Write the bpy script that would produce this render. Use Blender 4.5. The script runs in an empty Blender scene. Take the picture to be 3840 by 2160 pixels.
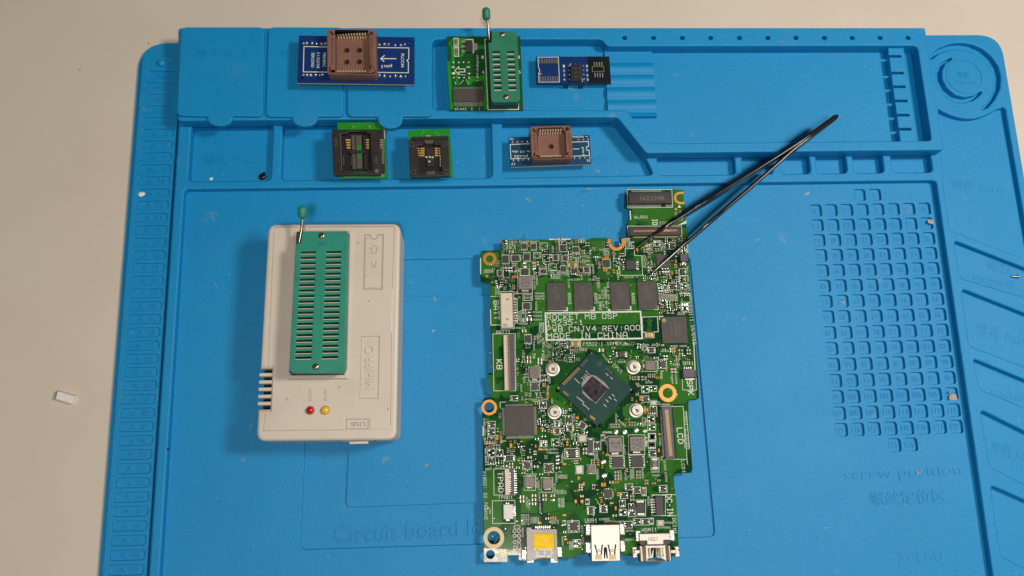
import bpy, math, random
import numpy as np
from mathutils import Vector, Matrix

# ------------------------------------------------------------------ camera, world, lamps, exposure
scene = bpy.context.scene
COL = scene.collection
FPX, CAMH = 3100.0, 404.0                 # focal length in photo pixels (3840 wide), height over table (mm)
d1 = np.array([-363.0, -14010.0, FPX]); d1 /= np.linalg.norm(d1)
d2 = np.array([1.0, -0.017, (363 - 14010 * 0.017) / FPX]); d2 -= d1 * d1.dot(d2); d2 /= np.linalg.norm(d2)
d3 = np.cross(d2, d1)
ROT = np.array([d2, d1, d3])              # world = ROT @ (x right, y down, z forward)

cam_data = bpy.data.cameras.new("camera")
cam_data.sensor_fit = 'HORIZONTAL'; cam_data.sensor_width = 36.0
cam_data.lens = 36.0 * FPX / 3840.0
cam_data.clip_start = 0.01; cam_data.clip_end = 20.0
cam = bpy.data.objects.new("camera", cam_data); COL.objects.link(cam)
_m = Matrix(((ROT[0][0], -ROT[0][1], -ROT[0][2], 0), (ROT[1][0], -ROT[1][1], -ROT[1][2], 0),
             (ROT[2][0], -ROT[2][1], -ROT[2][2], CAMH / 1000), (0, 0, 0, 1)))
cam.matrix_world = _m
scene.camera = cam

world = bpy.data.worlds.new("World"); scene.world = world; world.use_nodes = True
bg = world.node_tree.nodes["Background"]
bg.inputs[0].default_value = (0.92, 0.96, 1.0, 1); bg.inputs[1].default_value = 0.075

def area_lamp(name, loc, target, size, watts, color):
    l = bpy.data.lights.new(name, 'AREA'); l.shape = 'DISK'; l.size = size; l.energy = watts; l.color = color
    o = bpy.data.objects.new(name, l); COL.objects.link(o); o.location = loc
    o.rotation_euler = (Vector(target) - Vector(loc)).to_track_quat('-Z', 'Y').to_euler()
    return o
area_lamp("desk_lamp", (0.50, 0.16, 0.68), (0.05, 0.09, 0), 0.15, 4.2, (1.0, 0.91, 0.81))
area_lamp("ceiling_lamp", (0.01, -0.205, 0.95), (0.05, 0.03, 0), 0.10, 4.2, (1.0, 0.935, 0.84))
scene.view_settings.view_transform = 'Standard'
scene.view_settings.look = 'None'
scene.view_settings.exposure = 0.0
scene.view_settings.gamma = 1.0
scene.view_settings.use_curve_mapping = False

random.seed(7)

# ------------------------------------------------------------------ photo pixel -> world (mm) on a plane of height z
def P(u, v, z=0.0):
    r = ROT @ np.array([u - 1920.0, v - 1080.0, FPX])
    t = (z - CAMH) / r[2]
    return (t * r[0], t * r[1])
def mmpx(u, v, z):
    a, b = P(u, v, z), P(u + 10, v, z)
    return math.hypot(b[0] - a[0], b[1] - a[1]) / 10
FR = dict(A=(300, 0, 2.0125), B=(1000, 50, 3.623), C=(1600, 0, 3.22), D=(1150, 400, 3.963), E=(1800, 380, 3.22),
          G=(2200, 50, 3.019), H=(3000, 50, 2.2298), M1=(1780, 860, 3.45), M2=(2200, 680, 3.45), M3=(2000, 1040, 4.025),
          M4=(1780, 1200, 3.019), M5=(2080, 1280, 3.623), M6=(1780, 1600, 2.683), M7=(2160, 1600, 2.683),
          S=(2960, 680, 1.3932), T=(2300, 400, 2.1956), U1=(940, 740, 3.15), U2=(940, 1240, 3.15), W=(3440, 100, 2.415),
          K=(640, 420, 3.903), L=(2350, 400, 2.0608), R1=(340, 100, 1.3167), Q=(3000, 1600, 2.588), N=(0, 0, 1.0), Y=(0, 1300, 4.14))
def f(fr, x, y):
    a = FR[fr]; return (a[0] + x / a[2], a[1] + y / a[2])
def Q(fr, x, y, z):                        # close-up pixel -> world mm
    return P(*f(fr, x, y), z)
def QQ(fr, pts, z): return [Q(fr, x, y, z) for x, y in pts]

# ------------------------------------------------------------------ materials
MATS = {}
def mat(name, col, rough=0.5, metal=0.0, var=0.0, vscale=200.0, bump=0.0, bscale=1500.0, spec=0.5, coat=0.0, rvar=0.0):
    m = bpy.data.materials.new(name); m.use_nodes = True
    nt = m.node_tree; b = nt.nodes["Principled BSDF"]
    b.inputs["Base Color"].default_value = (*col, 1); b.inputs["Roughness"].default_value = rough
    b.inputs["Metallic"].default_value = metal; b.inputs["Specular IOR Level"].default_value = spec
    b.inputs["Coat Weight"].default_value = coat; b.inputs["Coat Roughness"].default_value = 0.15
    tc = nt.nodes.new("ShaderNodeTexCoord")
    if var > 0 or rvar > 0:
        n = nt.nodes.new("ShaderNodeTexNoise"); n.inputs["Scale"].default_value = vscale; n.inputs["Detail"].default_value = 5
        nt.links.new(tc.outputs["Object"], n.inputs["Vector"])
        if var > 0:
            mr = nt.nodes.new("ShaderNodeMapRange"); mr.inputs["From Min"].default_value = 0.3; mr.inputs["From Max"].default_value = 0.7
            mr.inputs["To Min"].default_value = 1 - var; mr.inputs["To Max"].default_value = 1 + var
            nt.links.new(n.outputs[0], mr.inputs["Value"])
            mx = nt.nodes.new("ShaderNodeVectorMath"); mx.operation = 'SCALE'; mx.inputs[0].default_value = col
            nt.links.new(mr.outputs[0], mx.inputs["Scale"]); nt.links.new(mx.outputs[0], b.inputs["Base Color"])
        if rvar > 0:
            mr2 = nt.nodes.new("ShaderNodeMapRange"); mr2.inputs["To Min"].default_value = rough - rvar; mr2.inputs["To Max"].default_value = rough + rvar
            nt.links.new(n.outputs[0], mr2.inputs["Value"]); nt.links.new(mr2.outputs[0], b.inputs["Roughness"])
    if bump > 0:
        n2 = nt.nodes.new("ShaderNodeTexNoise"); n2.inputs["Scale"].default_value = bscale; n2.inputs["Detail"].default_value = 3
        nt.links.new(tc.outputs["Object"], n2.inputs["Vector"])
        bp = nt.nodes.new("ShaderNodeBump"); bp.inputs["Strength"].default_value = bump; bp.inputs["Distance"].default_value = 0.0003
        nt.links.new(n2.outputs[0], bp.inputs["Height"]); nt.links.new(bp.outputs[0], b.inputs["Normal"])
    MATS[name] = m
    return m

def silicone():
    m = mat("blue_silicone", (0.006, 0.175, 0.40), 0.42)
    nt = m.node_tree; b = nt.nodes["Principled BSDF"]; N = nt.nodes; Lk = nt.links
    tc = [n for n in N if n.type == 'TEX_COORD'][0]
    def noise(scale, detail=4, rough=0.5):
        n = N.new("ShaderNodeTexNoise"); n.inputs["Scale"].default_value = scale; n.inputs["Detail"].default_value = detail
        n.inputs["Roughness"].default_value = rough
        Lk.new(tc.outputs["Object"], n.inputs["Vector"]); return n
    def ramp(src, a, c, lo=0.0, hi=1.0):
        r = N.new("ShaderNodeMapRange"); r.inputs["From Min"].default_value = a; r.inputs["From Max"].default_value = c
        r.inputs["To Min"].default_value = lo; r.inputs["To Max"].default_value = hi; Lk.new(src, r.inputs["Value"]); return r.outputs[0]
    def mix(fac, c0, c1):
        x = N.new("ShaderNodeMix"); x.data_type = 'RGBA'
        Lk.new(fac, x.inputs[0])
        for k, c in ((6, c0), (7, c1)):
            if isinstance(c, tuple): x.inputs[k].default_value = (*c, 1)
            else: Lk.new(c, x.inputs[k])
        return x.outputs[2]
    base = mix(ramp(noise(14, 4).outputs[0], 0.35, 0.7), (0.001, 0.240, 0.555), (0.002, 0.260, 0.575))
    haze = noise(38, 8, 0.65)                                    # patches of dust film
    base = mix(ramp(haze.outputs[0], 0.56, 0.80, 0, 0.13), base, (0.13, 0.27, 0.35))
    grain = noise(2600, 2)
    base = mix(ramp(grain.outputs[0], 0.30, 0.72, 0, 0.12), base, (0.03, 0.33, 0.62))
    smear = noise(85, 3); smear2 = noise(900, 3)                  # small greyish smudges
    mul = N.new("ShaderNodeMath"); mul.operation = 'MULTIPLY'
    Lk.new(ramp(smear.outputs[0], 0.70, 0.76), mul.inputs[0]); Lk.new(ramp(smear2.outputs[0], 0.42, 0.62), mul.inputs[1])
    ms = N.new("ShaderNodeMath"); ms.operation = 'MULTIPLY'; ms.inputs[1].default_value = 0.45; Lk.new(mul.outputs[0], ms.inputs[0])
    base = mix(ms.outputs[0], base, (0.33, 0.36, 0.38))
    Lk.new(base, b.inputs["Base Color"])
    Lk.new(ramp(haze.outputs[0], 0.3, 0.8, 0.34, 0.50), b.inputs["Roughness"])
    n2 = noise(1900, 3, 0.6)
    bp = N.new("ShaderNodeBump"); bp.inputs["Strength"].default_value = 0.9; bp.inputs["Distance"].default_value = 0.0003
    Lk.new(n2.outputs[0], bp.inputs["Height"]); Lk.new(bp.outputs[0], b.inputs["Normal"])
    b.inputs["Specular IOR Level"].default_value = 0.36
silicone()

def solder_mask():
    m = mat("green_solder_mask", (0.012, 0.07, 0.02), 0.15, spec=0.16)
    nt = m.node_tree; b = nt.nodes["Principled BSDF"]; N = nt.nodes; Lk = nt.links
    tc = [n for n in N if n.type == 'TEX_COORD'][0]
    v = N.new("ShaderNodeTexVoronoi"); v.distance = 'CHEBYCHEV'; v.inputs["Scale"].default_value = 170
    Lk.new(tc.outputs["Object"], v.inputs["Vector"])
    sep = N.new("ShaderNodeSeparateColor"); Lk.new(v.outputs["Color"], sep.inputs[0])
    r = N.new("ShaderNodeValToRGB"); r.color_ramp.interpolation = 'CONSTANT'
    e = r.color_ramp.elements; e[0].position = 0; e[0].color = (0.007, 0.046, 0.016, 1); e[1].position = 0.42; e[1].color = (0.013, 0.078, 0.016, 1)
    x = e.new(0.70); x.color = (0.022, 0.120, 0.015, 1)
    Lk.new(sep.outputs[0], r.inputs[0]); Lk.new(r.outputs[0], b.inputs["Base Color"])
solder_mask()
mat("green_copper_pour", (0.033, 0.150, 0.020), 0.16, spec=0.16, var=0.12, vscale=90)
mat("dark_solder_mask", (0.006, 0.044, 0.018), 0.16, spec=0.16, var=0.15, vscale=90)
mat("trace_green", (0.040, 0.165, 0.022), 0.16, spec=0.16)
mat("board_edge", (0.05, 0.11, 0.03), 0.7)
mat("silkscreen", (0.66, 0.70, 0.62), 0.55, var=0.12, vscale=900)
mat("silkscreen_faint", (0.16, 0.155, 0.145), 0.6)
mat("copper_gold", (0.66, 0.30, 0.07), 0.38, 0.65, var=0.08, vscale=300)
mat("pale_gold", (0.52, 0.42, 0.24), 0.5, 0.3)
mat("gold", (0.85, 0.58, 0.20), 0.25, 1.0)
mat("tin", (0.62, 0.60, 0.56), 0.30, 0.7, var=0.08, vscale=500, bump=0.25, bscale=1200)
mat("solder", (0.66, 0.65, 0.62), 0.24, 0.75, bump=0.5, bscale=1600)
mat("bright_contact", (0.80, 0.70, 0.48), 0.35, 0.35)  # paler, less metallic colour stands in for room reflections the dim world lacks
mat("bright_tin", (0.78, 0.76, 0.72), 0.35, 0.35)
mat("bronze_dark", (0.16, 0.11, 0.07), 0.3, 0.8, var=0.2, vscale=400)
mat("pocket_grime", (0.0015, 0.180, 0.410), 0.6, var=0.3, vscale=700)
mat("gold_bright", (0.86, 0.56, 0.16), 0.35, 0.4)
mat("steel_shell", (0.50, 0.465, 0.42), 0.42, 0.8, var=0.05, vscale=120, bump=0.12, bscale=500)
mat("slot_steel", (0.235, 0.215, 0.205), 0.45, 0.6, var=0.10, vscale=150, bump=0.1, bscale=600)
mat("chip_black", (0.034, 0.030, 0.028), 0.55, var=0.18, vscale=350, bump=0.15, bscale=3000)
mat("chip_grey", (0.062, 0.053, 0.049), 0.62, var=0.12, vscale=260, bump=0.15, bscale=3000)
mat("chip_print", (0.13, 0.115, 0.10), 0.6)
mat("inductor_grey", (0.235, 0.205, 0.19), 0.60, var=0.12, vscale=400, bump=0.3, bscale=2200)
mat("capacitor_brown", (0.21, 0.115, 0.066), 0.5, var=0.2, vscale=500)
mat("resistor_black", (0.03, 0.028, 0.028), 0.45)
mat("resistor_orange", (0.58, 0.26, 0.045), 0.4, 0.4)
mat("connector_cream", (0.66, 0.57, 0.45), 0.5, var=0.07, vscale=200)
mat("connector_black", (0.030, 0.026, 0.030), 0.45, var=0.15, vscale=250)
mat("connector_violet", (0.075, 0.066, 0.095), 0.5, var=0.15, vscale=250)
mat("package_teal", (0.005, 0.046, 0.042), 0.30, spec=0.35, var=0.12, vscale=120, rvar=0.05)
mat("die_dark", (0.085, 0.075, 0.085), 0.16, 0.6, var=0.45, vscale=420, rvar=0.12)
mat("paste_residue", (0.25, 0.24, 0.24), 0.5, var=0.3, vscale=500, bump=0.6, bscale=900)
mat("yellow_tape", (0.95, 0.60, 0.001), 0.5, spec=0.08, var=0.12, vscale=350, bump=0.2, bscale=900)
mat("white_foam", (0.75, 0.73, 0.70), 0.7, var=0.06, vscale=500)
mat("blue_solder_mask", (0.004, 0.030, 0.145), 0.32, var=0.15, vscale=120)
mat("navy_solder_mask", (0.004, 0.050, 0.125), 0.35, var=0.15, vscale=120)
mat("black_navy_mask", (0.004, 0.010, 0.018), 0.30, var=0.2, vscale=120)
mat("adapter_green", (0.008, 0.080, 0.016), 0.30, var=0.12, vscale=120)
mat("adapter_bright_green", (0.018, 0.245, 0.016), 0.30, var=0.10, vscale=120)
mat("laminate_edge", (0.42, 0.40, 0.30), 0.7, var=0.15, vscale=400)
mat("socket_brown", (0.205, 0.098, 0.068), 0.60, var=0.10, vscale=160, bump=0.2, bscale=2200)
mat("socket_dark_cavity", (0.045, 0.014, 0.010), 0.7)
mat("zif_green", (0.014, 0.235, 0.165), 0.48, var=0.10, vscale=130, bump=0.12, bscale=2000)
mat("zif_adapter_green", (0.020, 0.190, 0.105), 0.50, var=0.10, vscale=130, bump=0.12, bscale=2000)
mat("zif_inner_green", (0.010, 0.105, 0.065), 0.6, var=0.15, vscale=200)
mat("black_plastic", (0.020, 0.018, 0.017), 0.5, var=0.2, vscale=300, bump=0.1, bscale=2000)
mat("socket_black", (0.024, 0.020, 0.018), 0.45, var=0.25, vscale=350, bump=0.2, bscale=1500)
mat("socket_slider", (0.085, 0.074, 0.066), 0.5, var=0.15, vscale=350)
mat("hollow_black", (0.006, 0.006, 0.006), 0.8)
mat("case_grime", (0.33, 0.28, 0.225), 0.7)
mat("led_red", (0.50, 0.006, 0.008), 0.15, coat=0.6)
mat("led_yellow", (0.86, 0.52, 0.004), 0.15, coat=0.6)
mat("tweezer_black", (0.008, 0.008, 0.010), 0.24, 0.0, spec=0.35)
mat("tweezer_worn", (0.50, 0.47, 0.43), 0.30, 1.0, var=0.2, vscale=700)
mat("screw_metal", (0.50, 0.41, 0.32), 0.32, 1.0, var=0.25, vscale=900)
mat("rod_metal", (0.30, 0.25, 0.21), 0.30, 1.0, var=0.3, vscale=500)
mat("tinned_dull", (0.34, 0.33, 0.31), 0.42, 0.6, var=0.35, vscale=350, bump=0.8, bscale=420)
mat("debris_pale", (0.40, 0.32, 0.26), 0.7, var=0.2, vscale=900)
mat("debris_white", (0.75, 0.72, 0.68), 0.6, var=0.1, vscale=900)
mat("debris_black", (0.006, 0.006, 0.007), 0.25)

def case_plastic():
    m = mat("case_plastic", (0.62, 0.55, 0.47), 0.36, bump=0.18, bscale=1500, rvar=0.0)
    nt = m.node_tree; b = nt.nodes["Principled BSDF"]; N = nt.nodes; Lk = nt.links
    tc = [n for n in N if n.type == 'TEX_COORD'][0]
    n = N.new("ShaderNodeTexNoise"); n.inputs["Scale"].default_value = 45; n.inputs["Detail"].default_value = 7; n.inputs["Roughness"].default_value = 0.65
    Lk.new(tc.outputs["Object"], n.inputs["Vector"])
    mr = N.new("ShaderNodeMapRange"); mr.inputs["From Min"].default_value = 0.50; mr.inputs["From Max"].default_value = 0.78; mr.inputs["To Max"].default_value = 0.30
    Lk.new(n.outputs[0], mr.inputs["Value"])
    x = N.new("ShaderNodeMix"); x.data_type = 'RGBA'; Lk.new(mr.outputs[0], x.inputs[0])
    x.inputs[6].default_value = (0.62, 0.55, 0.47, 1); x.inputs[7].default_value = (0.40, 0.34, 0.27, 1)
    Lk.new(x.outputs[2], b.inputs["Base Color"])
case_plastic()

def table_top():
    m = mat("table_laminate", (0.70, 0.615, 0.53), 0.5, bump=0.10, bscale=900)
    nt = m.node_tree; b = nt.nodes["Principled BSDF"]; N = nt.nodes; Lk = nt.links
    tc = [n for n in N if n.type == 'TEX_COORD'][0]
    n = N.new("ShaderNodeTexNoise"); n.inputs["Scale"].default_value = 22; n.inputs["Detail"].default_value = 6
    Lk.new(tc.outputs["Object"], n.inputs["Vector"])
    x = N.new("ShaderNodeMix"); x.data_type = 'RGBA'
    mr = N.new("ShaderNodeMapRange"); mr.inputs["From Min"].default_value = 0.35; mr.inputs["From Max"].default_value = 0.75; mr.inputs["To Max"].default_value = 0.5
    Lk.new(n.outputs[0], mr.inputs["Value"]); Lk.new(mr.outputs[0], x.inputs[0])
    x.inputs[6].default_value = (0.635, 0.56, 0.475, 1); x.inputs[7].default_value = (0.575, 0.50, 0.41, 1)
    n3 = N.new("ShaderNodeTexNoise"); n3.inputs["Scale"].default_value = 260; n3.inputs["Detail"].default_value = 2
    Lk.new(tc.outputs["Object"], n3.inputs["Vector"])
    mr3 = N.new("ShaderNodeMapRange"); mr3.inputs["From Min"].default_value = 0.77; mr3.inputs["From Max"].default_value = 0.80; mr3.inputs["To Max"].default_value = 0.7
    Lk.new(n3.outputs[0], mr3.inputs["Value"])
    x2 = N.new("ShaderNodeMix"); x2.data_type = 'RGBA'; Lk.new(mr3.outputs[0], x2.inputs[0]); Lk.new(x.outputs[2], x2.inputs[6])
    x2.inputs[7].default_value = (0.18, 0.15, 0.12, 1)
    Lk.new(x2.outputs[2], b.inputs["Base Color"])
table_top()

# ------------------------------------------------------------------ scene graph helpers
ORG = {}
def thing(name, label, cat, x, y, z, group=None):
    o = bpy.data.objects.new(name, None); COL.objects.link(o)
    o.empty_display_size = 0.005
    o.location = (x / 1000, y / 1000, z / 1000); ORG[o.name] = Vector((x, y, z))
    o["label"] = label; o["category"] = cat
    if group: o["group"] = group
    return o
def link(name, me, parent, org):
    o = bpy.data.objects.new(name, me); COL.objects.link(o); o.parent = parent
    ORG[o.name] = org
    return o

def rp(pts, r, n=4):
    """round the corners of a polygon"""
    out = []; k = len(pts)
    for i in range(k):
        p0, p1, p2 = Vector(pts[i - 1][:2]), Vector(pts[i][:2]), Vector(pts[(i + 1) % k][:2])
        a, b = p0 - p1, p2 - p1
        rr = r[i] if isinstance(r, (list, tuple)) else r
        d = min(rr, a.length * 0.48, b.length * 0.48)
        if d < 1e-4: out.append((p1.x, p1.y)); continue
        s, e = p1 + a.normalized() * d, p1 + b.normalized() * d
        for j in range(n + 1):
            t = j / n; q = s * (1 - t) ** 2 + p1 * 2 * t * (1 - t) + e * t * t
            out.append((q.x, q.y))
    return out
def rect(x0, y0, x1, y1): return [(x0, y0), (x1, y0), (x1, y1), (x0, y1)]
def circ(x, y, r, n=20): return [(x + r * math.cos(2 * math.pi * i / n), y + r * math.sin(2 * math.pi * i / n)) for i in range(n)]

_tmp = bpy.data.curves.new("tmp_text", 'FONT')
_tmp.align_x = 'CENTER'; _tmp.align_y = 'CENTER'; _tmp.resolution_u = 2
_tmpo = bpy.data.objects.new("tmp_text", _tmp); COL.objects.link(_tmpo)
_tcache = {}
def text_geo(s, extr=0.0, reso=2, bold=0.0):
    key = (s, extr > 0, bold)
    if key not in _tcache:
        _tmp.body = s; _tmp.extrude = 0.5 if extr > 0 else 0.0; _tmp.offset = bold
        dg = bpy.context.evaluated_depsgraph_get(); dg.update()
        me = bpy.data.meshes.new_from_object(_tmpo.evaluated_get(dg), depsgraph=dg)
        V = np.array([v.co[:] for v in me.vertices]) if len(me.vertices) else np.zeros((0, 3))
        F = [tuple(p.vertices) for p in me.polygons]
        bpy.data.meshes.remove(me)
        if len(V):
            lo, hi = V.min(0), V.max(0); V = V - (lo + hi) / 2
            sz = hi - lo
        else: sz = np.ones(3)
        _tcache[key] = (V, F, sz)
    return _tcache[key]

# single-stroke lettering as printed on circuit boards (4 x 6 grid)
_O = "10 30 41 45 36 16 05 01 10"
STROKES = {'A': "00 04 16 36 44 40,02 42", 'B': "00 06 36 45 44 33 03,33 42 41 30 00", 'C': "41 30 10 01 05 16 36 45", 'D': "00 06 26 44 42 20 00", 'E': "40 00 06 46,03 33", 'F': "00 06 46,03 33", 'G': "45 36 16 05 01 10 30 41 43 23",
           'H': "00 06,40 46,03 43", 'I': "10 30,20 26,16 36", 'J': "01 10 20 31 36,26 46", 'K': "00 06,46 02,13 40", 'L': "06 00 40", 'M': "00 06 23 46 40", 'N': "00 06 40 46", 'O': _O, 'P': "00 06 36 45 44 33 03", 'Q': _O + ",22 40", 'R': "00 06 36 45 44 33 03,23 40",
           'S': "01 10 30 41 42 33 13 04 05 16 36 45", 'T': "20 26,06 46", 'U': "06 01 10 30 41 46", 'V': "06 20 46", 'W': "06 10 23 30 46", 'X': "00 46,06 40", 'Y': "06 23 46,23 20", 'Z': "06 46 00 40",
           '0': _O, '1': "10 30,20 26 14", '2': "05 16 36 45 44 00 40", '3': "05 16 36 45 44 33 13,33 42 41 30 10 01", '4': "30 36 02 42", '5': "46 06 04 34 43 41 30 10 01", '6': "45 36 16 05 01 10 30 41 42 33 13 02", '7': "06 46 10", '8': "13 04 05 16 36 45 44 33 13 02 01 10 30 41 42 33", '9': "42 42 45 36 16 05 04 13 33 44,42 41 30 10",
           '-': "13 33", ':': "21 22,24 25", '.': "20 21", '/': "00 46", '&': "40 05 16 25 01 10 20 42", '(': "30 11 15 36", ' ': ""}
class Geo:
    """collects shapes in world millimetres; build() links them as ONE mesh object"""
    tick = 0
    def __init__(s): s.V = []; s.F = []; s.M = []; s.m = 0
    def add(s, V, F):
        o = len(s.V); s.V.extend(V); s.F.extend(tuple(i + o for i in q) for q in F); s.M.extend([s.m] * len(F)); return s
    def prism(s, pts, z0, z1, ch=0.0):
        n = len(pts)
        area = sum(pts[i][0] * pts[(i + 1) % n][1] - pts[(i + 1) % n][0] * pts[i][1] for i in range(n))
        if area < 0: pts = pts[::-1]
        V = [(x, y, z0) for x, y in pts]
        if ch > 0:
            V += [(x, y, z1 - ch) for x, y in pts]
            ins = []
            for i in range(n):
                a, b, c = Vector(pts[i - 1]), Vector(pts[i]), Vector(pts[(i + 1) % n])
                t1, t2 = (b - a).normalized(), (c - b).normalized()
                n1, n2 = Vector((-t1.y, t1.x)), Vector((-t2.y, t2.x)); m = n1 + n2
                if m.length < 1e-6: m = n1
                m = m.normalized(); q = b + m * (ch / max(0.35, m.dot(n1)))
                ins.append((q.x, q.y, z1))
            V += ins; L = 3
        else:
            V += [(x, y, z1) for x, y in pts]; L = 2
        F = [tuple(range(n))[::-1], tuple(range((L - 1) * n, L * n))]
        for l in range(L - 1):
            for i in range(n):
                j = (i + 1) % n; F.append((l * n + i, l * n + j, (l + 1) * n + j, (l + 1) * n + i))
        return s.add(V, F)
    def box(s, x, y, w, h, z0, z1, rot=0.0, ch=0.0):
        c, sn = math.cos(rot), math.sin(rot)
        return s.prism([(x + c * a - sn * b, y + sn * a + c * b) for a, b in ((-w / 2, -h / 2), (w / 2, -h / 2), (w / 2, h / 2), (-w / 2, h / 2))], z0, z1, ch)
    def cyl(s, x, y, z0, z1, r, n=20, ch=0.0): return s.prism(circ(x, y, r, n), z0, z1, ch)
    def flat(s, pts, z): return s.add([(x, y, z) for x, y in pts], [tuple(range(len(pts)))])
    def line(s, pts, w, z, closed=False, h=0.0):
        k = len(pts)
        for i in range(k if closed else k - 1):
            a, b = Vector(pts[i]), Vector(pts[(i + 1) % k]); d = b - a
            if d.length < 1e-6: continue
            d.normalize(); e = d * w / 2; nrm = Vector((-d.y, d.x)) * w / 2; a2, b2 = a - e, b + e
            q = [(a2 + nrm)[:], (a2 - nrm)[:], (b2 - nrm)[:], (b2 + nrm)[:]]
            if h > 0: s.prism(q, z, z + h)
            else: Geo.tick = (Geo.tick + 1) % 37; s.flat(q, z + Geo.tick * 0.0002)
        return s
    def ring(s, x, y, ri, ro, z0, z1, n=28, a0=0.0, a1=2 * math.pi):
        full = abs(a1 - a0 - 2 * math.pi) < 1e-6; k = n if full else n + 1; V = []
        for i in range(k):
            a = a0 + (a1 - a0) * i / n; c, sn = math.cos(a), math.sin(a)
            V += [(x + ri * c, y + ri * sn, z0), (x + ro * c, y + ro * sn, z0), (x + ro * c, y + ro * sn, z1), (x + ri * c, y + ri * sn, z1)]
        F = []
        for i in range(n):
            a, b = 4 * i, 4 * ((i + 1) % k)
            for q in range(4): F.append((a + q, b + q, b + (q + 1) % 4, a + (q + 1) % 4))
        return s.add(V, F)
    def lathe(s, x, y, prof, n=24):
        V = []; k = len(prof)
        for i in range(n):
            a = 2 * math.pi * i / n
            for r, z in prof: V.append((x + r * math.cos(a), y + r * math.sin(a), z))
        F = []
        for i in range(n):
            j = (i + 1) % n
            for q in range(k - 1): F.append((i * k + q, j * k + q, j * k + q + 1, i * k + q + 1))
        return s.add(V, F)
    def tube(s, pts, rad, n=10):
        pts = [Vector(p) for p in pts]; k = len(pts)
        rad = rad if isinstance(rad, (list, tuple)) else [rad] * k
        V = []
        for i, p in enumerate(pts):
            t = (pts[min(i + 1, k - 1)] - pts[max(i - 1, 0)]).normalized()
            a = t.cross(Vector((0, 0, 1)));
            if a.length < 1e-3: a = Vector((1, 0, 0))
            a.normalize(); b = a.cross(t)
            for j in range(n):
                th = 2 * math.pi * j / n; q = p + (a * math.cos(th) + b * math.sin(th)) * rad[i]; V.append(q[:])
        F = [(i * n + j, i * n + (j + 1) % n, (i + 1) * n + (j + 1) % n, (i + 1) * n + j) for i in range(k - 1) for j in range(n)]
        F += [tuple(range(n)), tuple(range((k - 1) * n, k * n))[::-1]]
        return s.add(V, F)
    def text(s, st, x, y, z, length, height, ang=0.0, extr=0.0, bold=0.0):
        V, F, sz = text_geo(st, extr, 2, bold)
        if not len(V): return s
        sx = length / max(sz[0], 1e-3); sy = height / max(sz[1], 1e-3)
        a = math.radians(ang); c, sn = math.cos(a), math.sin(a)
        out = []
        for vx, vy, vz in V:
            px, py = vx * sx, vy * sy
            out.append((x + c * px - sn * py, y + sn * px + c * py, z + (vz + 0.5) * extr if extr > 0 else z))
        return s.add(out, F)
    def strokes(s, st, x, y, z, length, height, ang=0.0, w=0.15):
        n = len(st); adv = length / max(1e-6, n * 6 - 2); gy = height / 6.0
        a = math.radians(ang); c, sn = math.cos(a), math.sin(a)
        for i, ch in enumerate(st):
            for pl in STROKES.get(ch.upper(), "").split(","):
                pts = []
                for q in pl.split():
                    px_, py_ = (i * 6 + int(q[0])) * adv - length / 2, int(q[1]) * gy - height / 2
                    pts.append((x + c * px_ - sn * py_, y + sn * px_ + c * py_))
                if len(pts) > 1: s.line(pts, w, z)
        return s
    def slab(s, outer, holes, z0, z1, bev=0.4, res=2):
        """filled outline with holes, real thickness and rounded rims"""
        cu = bpy.data.curves.new("tmp", 'CURVE'); cu.dimensions = '2D'; cu.fill_mode = 'BOTH'
        for pl in [outer] + list(holes):
            sp = cu.splines.new('POLY'); sp.points.add(len(pl) - 1)
            for i, (x, y) in enumerate(pl): sp.points[i].co = (x, y, 0, 1)
            sp.use_cyclic_u = True
        cu.extrude = (z1 - z0) / 2 - bev; cu.bevel_depth = bev; cu.bevel_resolution = res; cu.offset = -bev
        ob = bpy.data.objects.new("tmp", cu); COL.objects.link(ob)
        dg = bpy.context.evaluated_depsgraph_get(); dg.update()
        me = bpy.data.meshes.new_from_object(ob.evaluated_get(dg), depsgraph=dg)
        zc = (z0 + z1) / 2
        s.add([(v.co.x, v.co.y, v.co.z + zc) for v in me.vertices], [tuple(p.vertices) for p in me.polygons])
        bpy.data.objects.remove(ob); bpy.data.curves.remove(cu); bpy.data.meshes.remove(me)
        return s
    def build(s, name, mats, parent, smooth=35, kind=None, label=None):
        org = ORG[parent.name] if parent else Vector((0, 0, 0))
        me = bpy.data.meshes.new(name)
        me.from_pydata([((x - org.x) / 1000, (y - org.y) / 1000, (z - org.z) / 1000) for x, y, z in s.V], [], s.F)
        mats = mats if isinstance(mats, (list, tuple)) else [mats]
        for m in mats: me.materials.append(MATS[m])
        if len(mats) > 1: me.polygons.foreach_set("material_index", s.M)
        me.validate(); me.update()
        if smooth:
            me.shade_smooth(); me.set_sharp_from_angle(angle=math.radians(smooth))
        o = link(name, me, parent, org)
        if kind: o["kind"] = kind
        if label: o["label"] = label
        return o

# ------------------------------------------------------------------ the setting: table
g = Geo(); g.prism(rect(-560, -420, 620, 520), -25, 0)
tb = g.build("table", "table_laminate", None, 0); tb["kind"] = "structure"

# ------------------------------------------------------------------ the silicone repair mat
ZB, ZR, ZP, ZM, ZT, ZL = 1.2, 4.0, 3.0, 7.0, 14.5, 16.3      # base, ruler, work panel, frame, top shelf, lids
X0, X1, Y0, Y1 = -175.5, 285.5, -76.0, 224.2
mat_t = thing("repair_mat", "large blue silicone repair mat with ruler edge, trays and numbered screw pockets", "mat", 55, 74, 0)
SIL = "blue_silicone"
Geo().slab(rp(rect(X0, Y0, X1, Y1), [14, 14, 12, 15], 8), [], 0, ZB + 0.3, 0.3).build("base", SIL, mat_t)

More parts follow.
